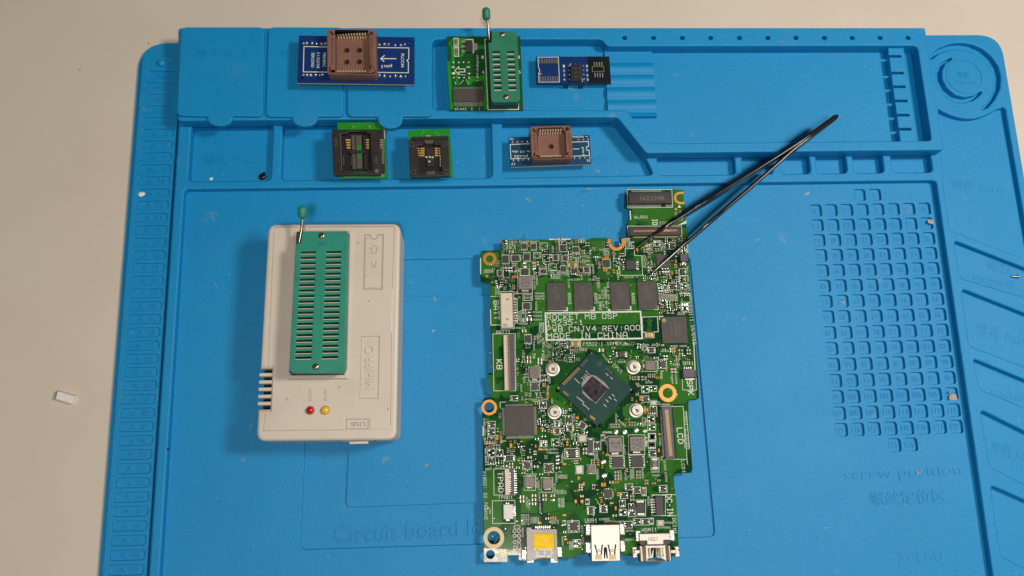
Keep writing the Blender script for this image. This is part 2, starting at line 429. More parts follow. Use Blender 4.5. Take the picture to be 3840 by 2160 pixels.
# ruler edge with label cells
rx0, rx1 = -172.6, -152.6
ytop_ruler = P(560, 213, ZR)[1]
ca, cb = Q('R1', 345, 237, ZR), Q('R1', 252, 1380, ZR)
pitch = (ca[1] - cb[1]) / 19.0
cells = []; k = 0
while ca[1] - k * pitch > -73: cells.append(ca[1] - k * pitch); k += 1
cx0, cx1 = -170.0, -154.2
holes = [rp(rect(cx0, y - pitch * 0.34, cx1, y + pitch * 0.34), 1.6) for y in cells]
Geo().slab(rp(rect(rx0, -75, rx1, ytop_ruler), [1, 1, 1, 3]), holes, 2.9, ZR, 0.35).build("ruler_strip", SIL, mat_t)
Geo().slab(rp(rect(rx0, -75, rx1, ytop_ruler), 1), [], 0.6, 3.1, 0.1, 0).build("ruler_floor", SIL, mat_t)
kx, ky = Q('A', 612, 470, ZR + 1)
Geo().lathe(kx, ky, [(2.3, ZR - 0.3), (2.25, ZR + 0.5), (1.9, ZR + 1.2), (1.1, ZR + 1.7), (0.01, ZR + 1.85)]).build("ruler_button", SIL, mat_t, 60)
g = Geo()
for i, y in enumerate(cells):
    g.text("A  %d" % (i + 1), (cx0 + cx1) / 2 + 0.8, y, 3.08, 8.6, pitch * 0.40, 0, 0.45)
g.build("ruler_lettering", SIL, mat_t, 0, kind="stuff")

# trays: holes given in photo pixels on the rim height
shelf_y = [P(668, 453, ZT)[1], P(1800, 444, ZT)[1]]
ys = sum(shelf_y) / 2
pan_top = P(2000, 704, ZP)[1]
pan_l, pan_r = -145.9, 237.3
def xm(u, v=600): return P(u, v, ZM)[0]
pb = P(1400, 672, ZM)[1]
lower_back = P(3000, 568, ZT)[1]                  # front line of the shelf under the tool tray
h3 = [(xm(1884), pb), (xm(2452, 655), pb + 0.6), (xm(2424, 600), pb + 9), (P(2316, 444, ZT)[0] + 1, ys + 1.5), (xm(1884), ys + 1.5)]
low_holes = [rp(rect(xm(709), pb, xm(1019), ys + 1.5), 3), rp(rect(xm(1055), pb, xm(1845), ys + 1.5), 3), rp(h3, [3, 3, 1, 3, 3])]
for a, b in ((2466, 2757), (2784, 2898), (2930, 3038), (3063, 3176), (3201, 3314), (3345, 3496)):
    low_holes.append(rp(rect(xm(a, 620), pb + 0.4, xm(b, 620), lower_back + 1.5), 2.4))
# right hand strip
def W(*pts): return QQ('W', pts, ZM)
sw1 = W((112, 285), (150, 232), (200, 195), (300, 155), (400, 145), (500, 160), (600, 205), (680, 275), (735, 360), (757, 450), (750, 560), (700, 660), (640, 730), (590, 752),
        (585, 738), (650, 680), (690, 600), (703, 500), (690, 420), (650, 345), (590, 285), (500, 230), (400, 203), (300, 203), (200, 238), (128, 292))
sw2 = W((318, 292), (308, 276), (230, 320), (180, 380), (163, 440), (178, 520), (230, 600), (300, 660), (400, 692), (500, 668), (560, 625), (590, 592), (578, 583),
        (520, 622), (440, 640), (350, 620), (270, 555), (225, 470), (222, 400), (252, 332))
dc = Q('W', 425, 450, ZM)
ring_r = (P(3614 + 64, 286, ZM)[0] - P(3614, 286, ZM)[0])
xr = Q('W', 815, 775, ZM)[0]
tr1 = W((192, 742), (240, 772), (290, 795), (350, 815), (420, 832), (500, 835), (580, 818), (660, 785), (730, 745)) + \
      rp([W((762, 727))[0], W((792, 730))[0], (xr, W((0, 775))[0][1])], 1.0) + [(xr, P(3840, 938, ZM)[1] - 6), P(3563, 862, ZM), P(3541, 700, ZM)]
def para(tl, ta, bl, ba):        # slanted tray: top-left, a point along the top edge, bottom-left, a point along the bottom edge (S close-up)
    a, b, c, d = (Q('S', *q, ZM) for q in (tl, ta, bl, ba))
    def at(p, q, x): t = (x - p[0]) / (q[0] - p[0]); return (x, p[1] + t * (q[1] - p[1]))
    return rp([a, at(a, b, xr), at(c, d, xr), c], 2.2)
slant = [para((862, 308), (1226, 450), (893, 503), (1226, 603)), para((903, 560), (1226, 688), (942, 858), (1226, 965)),
         para((960, 925), (1226, 1035), (1000, 1085), (1226, 1180)), para((1000, 1193), (1226, 1305), (1050, 1490), (1226, 1580)),
         para((1053, 1588), (1226, 1665), (1110, 1960), (1226, 2020))]
frame_out = rp(rect(-150.6, Y0 + 0.6, X1 - 1.2, Y1 - 0.5), [2, 12, 13, 2], 8)
panel_hole = rp(rect(pan_l, -72, pan_r, pan_top), 2.0)
Geo().slab(frame_out, low_holes + [sw1, sw2, tr1, panel_hole] + slant, 0.4, ZM, 0.8, 3).build("frame", SIL, mat_t)
Geo().slab(rp(rect(-149, pan_top + 1, X1 - 3, Y1 - 3), 1), [], 0.5, 2.0, 0.1, 0).build("tray_floor", SIL, mat_t)
Geo().slab(rp(rect(pan_r + 1.2, Y0 + 3, X1 - 3, Y1 - 3), [1, 9, 9, 1]), [], 0.5, 3.9, 0.1, 0).build("side_tray_floor", SIL, mat_t)
Geo().ring(dc[0], dc[1], ring_r, ring_r + 0.5, ZM - 0.2, ZM + 0.25, 48).build("swirl_ring", SIL, mat_t, 0)

# upper shelf with its two trays
def T(u, v): return P(u, v, ZT)
shelf = [T(667, 104), T(3470, 104), (P(3500, 330, ZT)[0], T(3500, 330)[1]), (T(3470, 104)[0] + 0.4, lower_back), (T(2424, 575)[0], lower_back), (T(2316, 444)[0], ys), (T(667, 450)[0], ys)]
tray = [T(1620, 147), T(2258, 147), T(2275, 173), T(3441, 171), (T(3441, 171)[0] + 0.3, T(3000, 532)[1]), (T(2436, 531)[0], T(3000, 532)[1]), T(2352, 413), T(1622, 412)]
dim = [2342, 2450.7, 2558.7, 2665, 2773, 2879.7, 2985, 3092, 3196, 3301, 3406]
dim_h = [circ(*P(u, 140.5, ZT), 1.15, 14) for u in dim]
Geo().slab(rp(shelf, [2, 1.2, 0, 1, 1.5, 1.5, 1.5]), [rp(tray, [3, 2.5, 2, 2.5, 2, 2, 2, 2.5])] + dim_h, ZM - 1.8, ZT, 0.6, 3).build("upper_shelf", SIL, mat_t)
# the shelf body below (solid except under the trays) so that the tray walls reach the floor
Geo().slab([(x, y) for x, y in rp([(p[0], p[1]) for p in shelf], 1.2)], [rp([(p[0], p[1]) for p in tray], [3, 2.5, 2, 2.5, 2, 2, 2, 2.5])], 1.5, ZM - 0.5, 0.1, 0).build("shelf_body", SIL, mat_t)
g = Geo(); zf = 3.4
g.slab(rp([(x, y) for x, y in tray], 1), [], 1.0, zf, 0.1, 0); g.build("tool_tray_floor", SIL, mat_t)
# ribbed ramp between the trays
rzt = 8.6
ramp = [P(2275, 172, rzt), P(2452, 172, rzt), P(2458, 440, rzt), P(2352, 440, rzt), P(2330, 415, rzt), P(2275, 415, rzt)]
g = Geo(); ry1 = P(2360, 185, rzt)[1]; ry0 = P(2360, 440, rzt)[1]; xa, xb = P(2273, 300, rzt)[0], P(2453, 300, rzt)[0]
nst = 120; prof = []
ribs = [565, 700, 840, 985, 1130]
for i in range(nst + 1):
    y = ry1 + 3 - (ry1 + 3 - ry0) * i / nst
    z = rzt
    for rb in ribs:
        yr = Q('G', 500, rb, rzt)[1]; dd = (y - yr)
        if -6.0 < dd < 0: z = max(z - 0.0, rzt) + 1.15 * math.sin(math.pi * (-dd) / 6.0) ** 0.8
    prof.append((y, z))
V = []; F = []
for y, z in prof:
    xl = xa if y > T(2352, 413)[1] + 0.5 else xa + min(8.0, (T(2352, 413)[1] + 0.5 - y) * 2.2)
    V += [(xl, y, zf - 0.3), (xl, y, z), (xb, y, z), (xb, y, zf - 0.3)]
for i in range(nst):
    for q in range(3): F.append((4 * i + q, 4 * i + q + 1, 4 * i + 5 + q, 4 * i + 4 + q))
F += [(0, 1, 2, 3), (4 * nst + 3, 4 * nst + 2, 4 * nst + 1, 4 * nst)]
g.add(V, F); g.build("ribbed_ramp", SIL, mat_t, 40)
# tool rack comb
zc = 12.0
ct, cbm = Q('H', 800, 310, zc), Q('H', 893, 1060, zc)
cw = 4.9; cxm = (ct[0] + cbm[0]) / 2
slots_y = [Q('H', 800, yy, zc)[1] for yy in (355, 495, 610, 728, 847, 965)]
pts = [(cxm + cw, T(3000, 173)[1]), (cxm + cw, T(3000, 531)[1]), (cxm - cw * 0.75, T(3000, 531)[1])]
for y in sorted(slots_y):
    pts += [(cxm - cw * 0.75, y - 0.9), (cxm + 0.6 * cw, y - 0.9), (cxm + 0.6 * cw, y + 0.5), (cxm - cw * 0.75, y + 0.5)]
pts += [(cxm - cw * 0.75, T(3000, 173)[1])]
Geo().slab(pts, [], zf - 1, zc, 0.3, 2).build("tool_rack", SIL, mat_t)

# lids of the three parts boxes, each with its thumb tab
def lid(pl, tabx, taby, letter):
    tl, tr, br, bl = pl
    pts = []
    base = rp([P(*tl, ZL), P(*tr, ZL), P(*br, ZL), P(*bl, ZL)], 3.2, 6)
    half = len(base) // 2
    ybot = (P(*bl, ZL)[1] + P(*br, ZL)[1]) / 2
    xc, yt = P(tabx, taby, ZL)
    wtab = 7.3
    dep = ybot - yt
    tab = [(xc + wtab, ybot)]
    for i in range(11):
        a = math.pi * i / 10; tab.append((xc + wtab * 0.86 * math.cos(a), ybot - dep * math.sin(a) ** 0.8 * 1.0))
    tab.append((xc - wtab, ybot))
    n = len(base)
    # base runs tl, tr, br, bl ; insert the tab between br and bl
    pts = base[:3 * n // 4] + tab + base[3 * n // 4:]
    l = Geo().slab(pts, [], ZT - 1.2, ZL, 0.55, 3).build("parts_box_lid", SIL, mat_t)
    g = Geo(); cx = (P(*tl, ZL)[0] + P(*tr, ZL)[0]) / 2
    s = mmpx(800, 300, ZL)
    g.text("零件盒 " + letter, cx, P(800, 203, ZL)[1], ZL - 0.05, 200 * s, 42 * s, 0, 0.30)
    g.text("Parts box", cx, P(800, 285, ZL)[1], ZL - 0.05, 215 * s, 44 * s, 0, 0.30)
    g.text(letter, cx, P(800, 342, ZL)[1], ZL - 0.05, 20 * s, 32 * s, 0, 0.30)
    g.build("lettering", SIL, l, 0)
lid([(679, 101), (991, 101), (984, 437), (662, 434)], 823, 472, "A")
lid([(1006, 101), (1288, 102), (1288, 437), (996, 438)], 1142, 474, "B")
lid([(1304, 105), (1615, 110), (1620, 437), (1302, 437)], 1463, 482, "C")

# work panel: shallow steps and 124 numbered screw pockets
pk = []
g11, g1n, gn1 = Q('S', 138, 152, ZP), Q('S', 707, 142, ZP), Q('S', 272, 1298, ZP)
dx = (g1n[0] - g11[0]) / 7.0; dy = (g11[1] - gn1[1]) / 14.0; sk = (gn1[0] - g11[0]) / 14.0
sl = (g1n[1] - g11[1]) / 7.0
num = 1; cent = []
for c in (3, 4): cent.append((g11[0] + dx * (c - 0.07) - sk, g11[1] + sl * c + dy, num)); num += 1
for r in range(15):
    for c in range(8): cent.append((g11[0] + dx * c + sk * r, g11[1] + sl * c - dy * r, num)); num += 1
for c in (3, 4): cent.append((g11[0] + dx * (c + 0.1) + sk * 15, g11[1] + sl * c - dy * 15.0, num)); num += 1
hw = dx * 0.385
pk = [rp(rect(x - hw, y - hw, x + hw, y + hw), 1.5, 4) for x, y, _ in cent]
def PZ(u, v): return P(u, v, ZP)
out_r = rp([PZ(1172, 978), PZ(2588, 957), PZ(2683, 2013), PZ(1127, 2062)], [2, 4, 3, 3], 5)
inn_r = rp([PZ(1335, 1112), PZ(2480, 1105), PZ(2480, 1858), PZ(1298, 1903)], 3, 5)
pan = rp(rect(pan_l - 1, -73, pan_r + 1, pan_top + 1), 2)
Geo().slab(pan, [out_r] + pk, 1.1, ZP, 0.18, 2).build("work_panel", SIL, mat_t)
Geo().slab(rp([PZ(1150, 960), PZ(2610, 940), PZ(2700, 2030), PZ(1100, 2080)], 2), [], 0.9, 1.85, 0.18, 2).build("work_panel_step", SIL, mat_t)
Geo().slab(inn_r, [], 1.2, 2.95, 0.16, 2).build("work_panel_plateau", SIL, mat_t)
Geo().slab(pan, [], 0.5, 1.45, 0.1, 0).build("work_panel_floor", SIL, mat_t)
# dirt collected on the pocket floors
g = Geo(); rg = random.Random(9)
for x, y, n in cent:
    if rg.random() < 0.30:
        k = hw * rg.uniform(0.72, 0.9); ox, oy = rg.uniform(-.3, .3), rg.uniform(-.3, .3)
        g.flat(rp([(x + ox - k * rg.uniform(.8, 1), y + oy - k), (x + ox + k, y + oy - k * rg.uniform(.7, 1)), (x + ox + k * rg.uniform(.7, 1), y + oy + k), (x + ox - k, y + oy + k * rg.uniform(.7, 1))], 0.9, 3), 1.465 + n * 1e-4)
g.build("pocket_grime", "pocket_grime", mat_t, 0, kind="stuff")
g = Geo()
for x, y, n in cent: g.text(str(n), x - 0.2, y, 1.43, 3.0 + 0.9 * (n > 99), 2.9, 0, 0.32)
g.build("pocket_numbers", SIL, mat_t, 0, kind="stuff")

# raised lettering moulded into the trays and the panel
def mat_text(st, fr, x, y, z, L, h, ang=0.0, e=0.32):
    u, v = f(fr, x, y); s = mmpx(u, v, z) / FR[fr][2]; p = P(u, v, z)
    LET.text(st, p[0], p[1], z - 0.08, L * s, h * s, ang, 0.08 + (e - 0.08) * 0.8)
LET = Geo()
mat_text("零件 Parts", 'K', 900, 690, 2.0, 880, 160, 0, 0.4)
mat_text("零件 Parts", 'E', 1250, 690, 2.0, 560, 95, 0, 0.4)
mat_text("零件 Parts", 'D', 1000, 700, 2.0, 880, 150, 0, 0.4)
mat_text("磁性", 'G', 1080, 850, zf, 240, 95)
mat_text("magnetic", 'G', 1080, 1000, zf, 430, 80)
mat_text("工具物料区", 'N', 2960, 358, zf, 330, 52, -1)
mat_text("Tool supplies", 'N', 2960, 428, zf, 400, 48, -1)
mat_text("screw position", 'Q', 1000, 460, ZP, 1140, 120, 1.2, 0.45)
mat_text("螺丝定位区", 'Q', 1045, 685, ZP, 740, 130, 1.0, 0.45)
mat_text("S-160", 'Q', 1170, 1260, ZP, 440, 120, 1.0)
mat_text("Circuit board location", 'N', 1640, 1985, 1.85, 770, 60, 1.5, 0.85)
mat_text("零件 Parts", 'S', 985, 28, 3.9, 280, 58, -6, 0.28)
mat_text("磁性", 'S', 1100, 445, 3.9, 130, 66, -14, 0.28)
mat_text("magnetic", 'S', 1080, 530, 3.9, 230, 58, -13, 0.28)
mat_text("零件 Parts", 'S', 1120, 805, 3.9, 290, 75, -14, 0.28)
mat_text("magnetic", 'S', 1170, 1130, 3.9, 230, 50, -14, 0.28)
mat_text("零件 Parts", 'S', 1180, 1420, 3.9, 250, 68, -14, 0.28)
mat_text("零件", 'W', 420, 440, ZM, 110, 70, 0, 0.3)
mat_text("Parts", 'W', 430, 500, ZM, 170, 42, 0, 0.3)
LET.build("moulded_lettering", SIL, mat_t, 0, kind="stuff")


# ------------------------------------------------------------------ helpers for circuit parts
def px(fr, x0, y0, x1, y1, z):
    """photo rectangle (close-up pixels) -> centre and size in mm on height z"""
    a, b = Q(fr, (x0 + x1) / 2, (y0 + y1) / 2, z), mmpx(*f(fr, x0, y0), z) / FR[fr][2]
    return a[0], a[1], abs(x1 - x0) * b, abs(y1 - y0) * b
def silk_text(G, st, fr, x, y, L, h, ang, z, bold=0.0):
    u, v = f(fr, x, y); p = P(u, v, z); s = mmpx(u, v, z) / FR[fr][2]
    G.text(st, p[0], p[1], z, L * s, h * s, ang, 0, bold)
def screw_head(name, x, y, z, r, parent):
    g = Geo(); g.m = 0
    g.lathe(x, y, [(r, z - 0.5), (r, z + 0.15), (r * 0.86, z + 0.42), (r * 0.5, z + 0.62), (0.01, z + 0.68)], 18)
    g.m = 1; g.box(x, y, r * 1.5, r * 0.26, z + 0.5, z + 0.72, 0.5); g.box(x, y, r * 1.5, r * 0.26, z + 0.5, z + 0.715, 0.5 + math.pi / 2)
    return g.build(name, ["screw_metal", "hollow_black"], parent, 60)
_bl = {}
def blob_mesh():
    if 'b' not in _bl:
        g = Geo(); prof = [(0.75, 0), (0.72, 0.25), (0.5, 0.55), (0.25, 0.9), (0.01, 1.0)]; g.lathe(0, 0, prof, 9)
        me = bpy.data.meshes.new("solder_joint"); me.from_pydata([(x / 1000, y / 1000, z / 1000) for x, y, z in g.V], [], g.F)
        me.materials.append(MATS["solder"]); me.shade_smooth(); _bl['b'] = me
    return _bl['b']
def place(name, me, parent, x, y, z, rot=0.0, scale=(1, 1, 1)):
    o = bpy.data.objects.new(name, me); COL.objects.link(o); o.parent = parent; og = ORG[parent.name]
    o.location = ((x - og.x) / 1000, (y - og.y) / 1000, (z - og.z) / 1000); o.rotation_euler = (0, 0, rot); o.scale = scale
    ORG[o.name] = og
    return o

# ------------------------------------------------------------------ chip programmer (pale box with a 40 contact lever socket)
zt = 27.0; zb0 = ZP
tl, tr, br, bl = Q('U1', 205, 315, zt), Q('U1', 1770, 305, zt), Q('U2', 1722, 1290, zt), Q('U2', 62, 1305, zt)
prog = thing("chip_programmer", "pale grey plastic chip programmer with teal lever socket and two indicator lights", "programmer",
             (tl[0] + br[0]) / 2, (tl[1] + br[1]) / 2, zb0)
left_x = lambda y: bl[0] + (tl[0] - bl[0]) * (y - bl[1]) / (tl[1] - bl[1])
vents = [Q('U2', 150, yy, zt)[1] for yy in (475, 562, 647, 732, 816, 902)]
vd = abs(Q('U2', 240, 600, zt)[0] - Q('U2', 100, 600, zt)[0])
def body_outline(notch):
    pts = rp([bl, br, tr, tl], 4.2, 6)
    if not notch: return pts
    # left edge runs from tl (end of list) back to bl (start): insert the vent notches there, top to bottom
    xa, xb = left_x(vents[0]), left_x(vents[-1]); ya, yb = vents[0] + 0.95, vents[-1] - 0.95
    q = [(xa, ya), (xa + vd, ya), (xb + vd, yb), (xb, yb)]
    return pts + q
z_mid = 15.0
body = Geo().slab(body_outline(True), [], z_mid - 0.6, zt, 1.5, 4).build("upper_shell", "case_plastic", prog, 50)
Geo().slab([(x * 0.998 + prog.location.x * 2, y) for x, y in body_outline(False)], [], zb0, z_mid - 0.35, 1.6, 4).build("lower_shell", "case_plastic", prog, 50)
for i in range(5):                                  # the bars between the vent slits
    y = (vents[i] + vents[i + 1]) / 2; x = left_x(y)
    Geo().slab(rp(rect(x - 0.35, y - 0.78, x + vd + 1.0, y + 0.78), 0.5), [], z_mid - 0.5, zt - 0.5, 0.3, 2).build("vent_bar", "case_plastic", prog, 40)
g = Geo(); inner = [bl, br, tr, tl]; cxp, cyp = prog.location.x * 1000, prog.location.y * 1000
g.prism([(cxp + (x - cxp) * 0.80, cyp + (y - cyp) * 0.93) for x, y in inner], z_mid - 1, zt - 3.5); g.build("inner_frame", "case_grime", prog)
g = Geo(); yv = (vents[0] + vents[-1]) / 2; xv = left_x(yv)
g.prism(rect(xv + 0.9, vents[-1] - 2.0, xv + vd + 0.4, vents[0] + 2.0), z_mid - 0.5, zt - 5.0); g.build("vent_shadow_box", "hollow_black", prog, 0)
# raised cover field with its thin border
fld = [Q('U1', 278, 362, zt), Q('U1', 1690, 352, zt), Q('U2', 1645, 1165, zt), Q('U2', 1408, 1168, zt), Q('U2', 1412, 1030, zt), Q('U2', 1118, 1032, zt), Q('U2', 1110, 1170, zt), Q('U2', 150, 1188, zt)]
fl = fld[:7] + [fld[7]]
fo = []
lx = lambda y: left_x(y) + vd + 0.9
fo = rp([fld[0], fld[1], fld[2], fld[3], fld[4], fld[5], fld[6], fld[7], (lx(vents[-1]) - vd + 2.9, vents[-1] - 2.2), (lx(vents[-1]), vents[-1] - 2.2), (lx(vents[0]), vents[0] + 2.2), (lx(vents[0]) - vd + 2.9, vents[0] + 2.2)],
        [1.2, 1.2, 1.2, .3, .3, .3, .3, .6, .3, .3, .3, .3])
zif_hole = [Q('U1', 560, 445, zt), Q('U1', 1165, 445, zt), Q('U2', 1112, 525, zt), Q('U2', 482, 530, zt)]
mini = [Q('U2', 1322, 68, zt), Q('U2', 1524, 68, zt), Q('U2', 1506, 796, zt), Q('U2', 1296, 797, zt)]
lever_slot = [Q('U1', 560, 365, zt), Q('U1', 668, 365, zt), Q('U1', 668, 430, zt), Q('U1', 560, 430, zt)]
ZC = zt + 0.32
g = Geo().slab(fo, [mini, rp(zif_hole, 0.4)], zt - 0.7, ZC, 0.16, 1); cover = g.build("cover_field", "case_plastic", prog, 40)
# rim around the socket well
rim_o = rp([Q('U1', 528, 412, ZC), Q('U1', 1205, 410, ZC), Q('U2', 1146, 566, ZC), Q('U2', 443, 572, ZC)], 0.6)
Geo().slab(rim_o, [rp(zif_hole, 0.4)], ZC - 0.4, ZC + 1.1, 0.3, 2).build("socket_rim", "case_plastic", prog, 40)
g = Geo(); zh = zif_hole; g.prism(zh, zt - 0.5, ZC + 0.4); g.build("socket_well", "hollow_black", prog, 0)
# name field
g = Geo(); u, v = f('U2', 1413, 433); p = P(u, v, zt); s = mmpx(u, v, zt) / 3.15
g.text("MiniPRO", p[0], p[1], zt - 0.05, 520 * s, 108 * s, 90 + 2.2, 0.6, 0.0); g.build("raised_name", "case_plastic", prog, 30)
g = Geo()
for st, x, y, L, h in (("POW", 702, 757, 138, 38), ("RUN", 880, 762, 125, 40)):
    silk_text(g, st, 'U2', x, y, L, h, 90 + 1.5, ZC + 0.03)
silk_text(g, "USB", 'U2', 1268, 1103, 168, 50, 180, ZC - 0.20 + 0.03)
silk_text(g, "IC", 'U1', 1455, 793, 76, 62, 90, ZC + 0.03)
def ul(pts, w, closed, fr='U1', z=ZC): g.line(QQ(fr, pts, z), w, z + 0.03, closed)
ul([(1348, 442), (1415, 442), (1420, 470), (1438, 490), (1460, 497), (1482, 488), (1496, 468), (1500, 440), (1568, 440), (1554, 1085), (1334, 1082)], 0.42, True)
ul([(1370, 458), (1408, 458)], 0.16, False); ul([(1360, 470), (1350, 1068), (1545, 1070), (1556, 455), (1512, 455)], 0.16, False)
ul([(1458, 566), (1506, 603), (1484, 604), (1484, 657), (1428, 657), (1430, 604), (1408, 603)], 0.28, True)
ul([(1376, 484), (1384, 478), (1390, 486), (1382, 492)], 0.2, True)
ul([(1132, 1048), (1394, 1046), (1386, 1160), (1128, 1162)], 0.22, True, 'U2')
# grime collected along the mouldings
ul([(285, 352), (560, 350)], 0.28, False); ul([(680, 350), (1690, 343)], 0.26, False); ul([(1700, 352), (1672, 1085)], 0.22, False)
ul([(1664, 20), (1652, 1120)], 0.22, False, 'U2'); ul([(145, 1180), (1100, 1172)], 0.14, False, 'U2')
ul([(1312, 66), (1524, 64), (1508, 800), (1290, 800)], 0.2, True, 'U2')
ul([(440, 577), (1145, 571)], 0.3, False, 'U2', zt + 0.34); ul([(1030, 660), (1050, 668), (1068, 655)], 0.3, False, 'U2'); ul([(1050, 668), (1042, 682)], 0.25, False, 'U2')
ul([(420, 800), (438, 800), (440, 830)], 0.3, False, 'U2'); ul([(1615, 920), (1626, 935)], 0.5, False, 'U2'); ul([(1265, 540), (1269, 544)], 0.7, False); ul([(1392, 1225), (1395, 1229)], 0.6, False); ul([(1355, 930), (1378, 922)], 0.3, False)
g.build("moulded_marks", "case_grime", prog, 0, kind="stuff")
# indicator lights
for nm, (x, y), m_, lb in (("indicator_light", (698, 940), "led_red", "red indicator light"), ("indicator_light", (876, 938), "led_yellow", "yellow indicator light")):
    c = Q('U2', x, y, ZC + 1); r = 1.78
    g = Geo(); g.lathe(c[0], c[1], [(r, ZC - 1), (r, ZC + 0.5), (r * 0.9, ZC + 1.2), (r * 0.6, ZC + 1.7), (0.01, ZC + 1.95)], 22)
    l = g.build(nm, m_, prog, 80, label=lb)
    Geo().ring(c[0], c[1], r, r + 0.35, ZC - 0.3, ZC + 0.045, 22).build("collar", "case_grime", l, 0)
# socket: base, slotted top plate, contacts, lever
zz = 38.0
zpl = [Q('U1', 605, 405, zz), Q('U1', 1122, 402, zz), Q('U1', 1148, 430, zz), Q('U2', 1112, 470, zz), Q('U2', 1080, 500, zz), Q('U2', 490, 498, zz), Q('U2', 458, 465, zz), Q('U1', 533, 570, zz), Q('U1', 548, 543, zz), Q('U1', 592, 540, zz)]
zbase = [Q('U1', 575, 450, ZC), Q('U1', 1155, 447, ZC), Q('U2', 1100, 517, ZC), Q('U2', 492, 520, ZC)]
g = Geo(); g.prism(zbase, zt, zz - 4.4); sock = g.build("lever_socket", "zif_inner_green", prog, 30)
yA, yB = Q('U1', 680, 655, zz)[1], Q('U2', 620, 325, zz)[1]
def sl_x(fr_t, fr_b, k): return fr_t + (fr_b - fr_t) * k
lt0, lt1 = Q('U1', 590, 655, zz)[0], Q('U1', 771, 655, zz)[0]; lb0, lb1 = Q('U2', 523, 325, zz)[0], Q('U2', 716, 325, zz)[0]
rt0, rt1 = Q('U1', 888, 655, zz)[0], Q('U1', 1070, 655, zz)[0]; rb0, rb1 = Q('U2', 838, 325, zz)[0], Q('U2', 1029, 325, zz)[0]
sh = []; crows = []
for i in range(20):
    k = i / 19; y = yA + (yB - yA) * k
    for a, b in (((lt0 + (lb0 - lt0) * k), (lt1 + (lb1 - lt1) * k)), ((rt0 + (rb0 - rt0) * k), (rt1 + (rb1 - rt1) * k))):
        sh.append(rect(a, y - 0.70, b, y + 0.70)); crows.append((a, b, y))
Geo().slab(rp(zpl, [1.2, 1, 1, 1, 1, 1, 1, .5, .5, .2]), sh, zz - 4.2, zz, 0.22, 2).build("slotted_plate", "zif_green", sock, 40)
for a, b, y in crows:
    g = Geo(); g.m = 0; g.box((a + b) / 2, y - 0.47, b - a - 0.1, 0.30, zz - 4.0, zz - 0.35)
    g.m = 1; g.box(a + (b - a) * 0.42, y + 0.35, (b - a) * 0.36, 0.5, zz - 4.0, zz - 1.3)
    g.build("contact", ["bright_contact", "hollow_black"], sock, 0)
g = Geo(); silk_text(g, "3M", 'U1', 838, 552, 75, 42, 0, zz + 0.02); g.line(QQ('U1', [(755, 1160), (832, 1160), (822, 1449)], zz), 0.16, zz + 0.02); g.build("moulded_mark", "zif_inner_green", sock, 0, kind="stuff")
for x, y, fr in ((838, 452, 'U1'), (768, 426, 'U2')):
    c = Q(fr, x, y, zz); screw_head("screw", c[0], c[1], zz, 1.5, sock)
a, b, c = Q('U1', 575, 530, 34.5), Q('U1', 600, 400, 36.0), Q('U1', 612, 262, 37.0)
lev = Geo().tube([(*a, 34.5), (*b, 36.0), (*c, 37.0)], 0.72, 12).build("lever", "rod_metal", sock, 60)
c0, c1 = Q('U1', 613, 262, 37.0), Q('U1', 613, 92, 39.0)
def capsule(p, q, r):
    p, q = Vector(p), Vector(q); n = 12; pts = []; rad = []
    for i in range(n + 1):
        t = i / n; pts.append((p + (q - p) * t)[:]); e = min(t, 1 - t) * (q - p).length
        rad.append(max(0.05, r * math.sqrt(max(0.0, 1 - (1 - min(1, e / r)) ** 2))))
    return pts, rad
pts, rad = capsule((*c0, 37.0), (*c1, 39.0), 2.25)
g = Geo(); g.tube(pts, rad, 18); g.build("lever_knob", "zif_green", sock, 70)
a = Vector((*Q('U1', 612, 190, 38), 38)); d = (Vector(pts[-1]) - Vector(pts[0])).normalized()
g = Geo(); g.tube([(a - d * .08)[:], (a + d * .08)[:]], 2.29, 18); g.build("knob_seam", "zif_inner_green", sock, 0)
# rear usb port in the front wall
fy = bl[1] + (br[1] - bl[1]) * 0.8
c = Q('U2', 1290, 1335, 20.0); yy = min(bl[1], br[1]) + 0.2
g = Geo(); g.m = 0; g.prism(rect(c[0] - 7.2, yy - 0.35, c[0] + 7.0, yy + 2), 16.5, 24.3); g.m = 1
g.prism(rect(c[0] - 4.2, yy - 1.4, c[0] + 4.2, yy + 1), 19.0, 23.0); g.m = 2; g.prism(rect(c[0] - 3.5, yy - 1.45, c[0] + 3.5, yy), 20.4, 22.4)
g.build("usb_port", ["case_grime", "steel_shell", "hollow_black"], prog, 30)

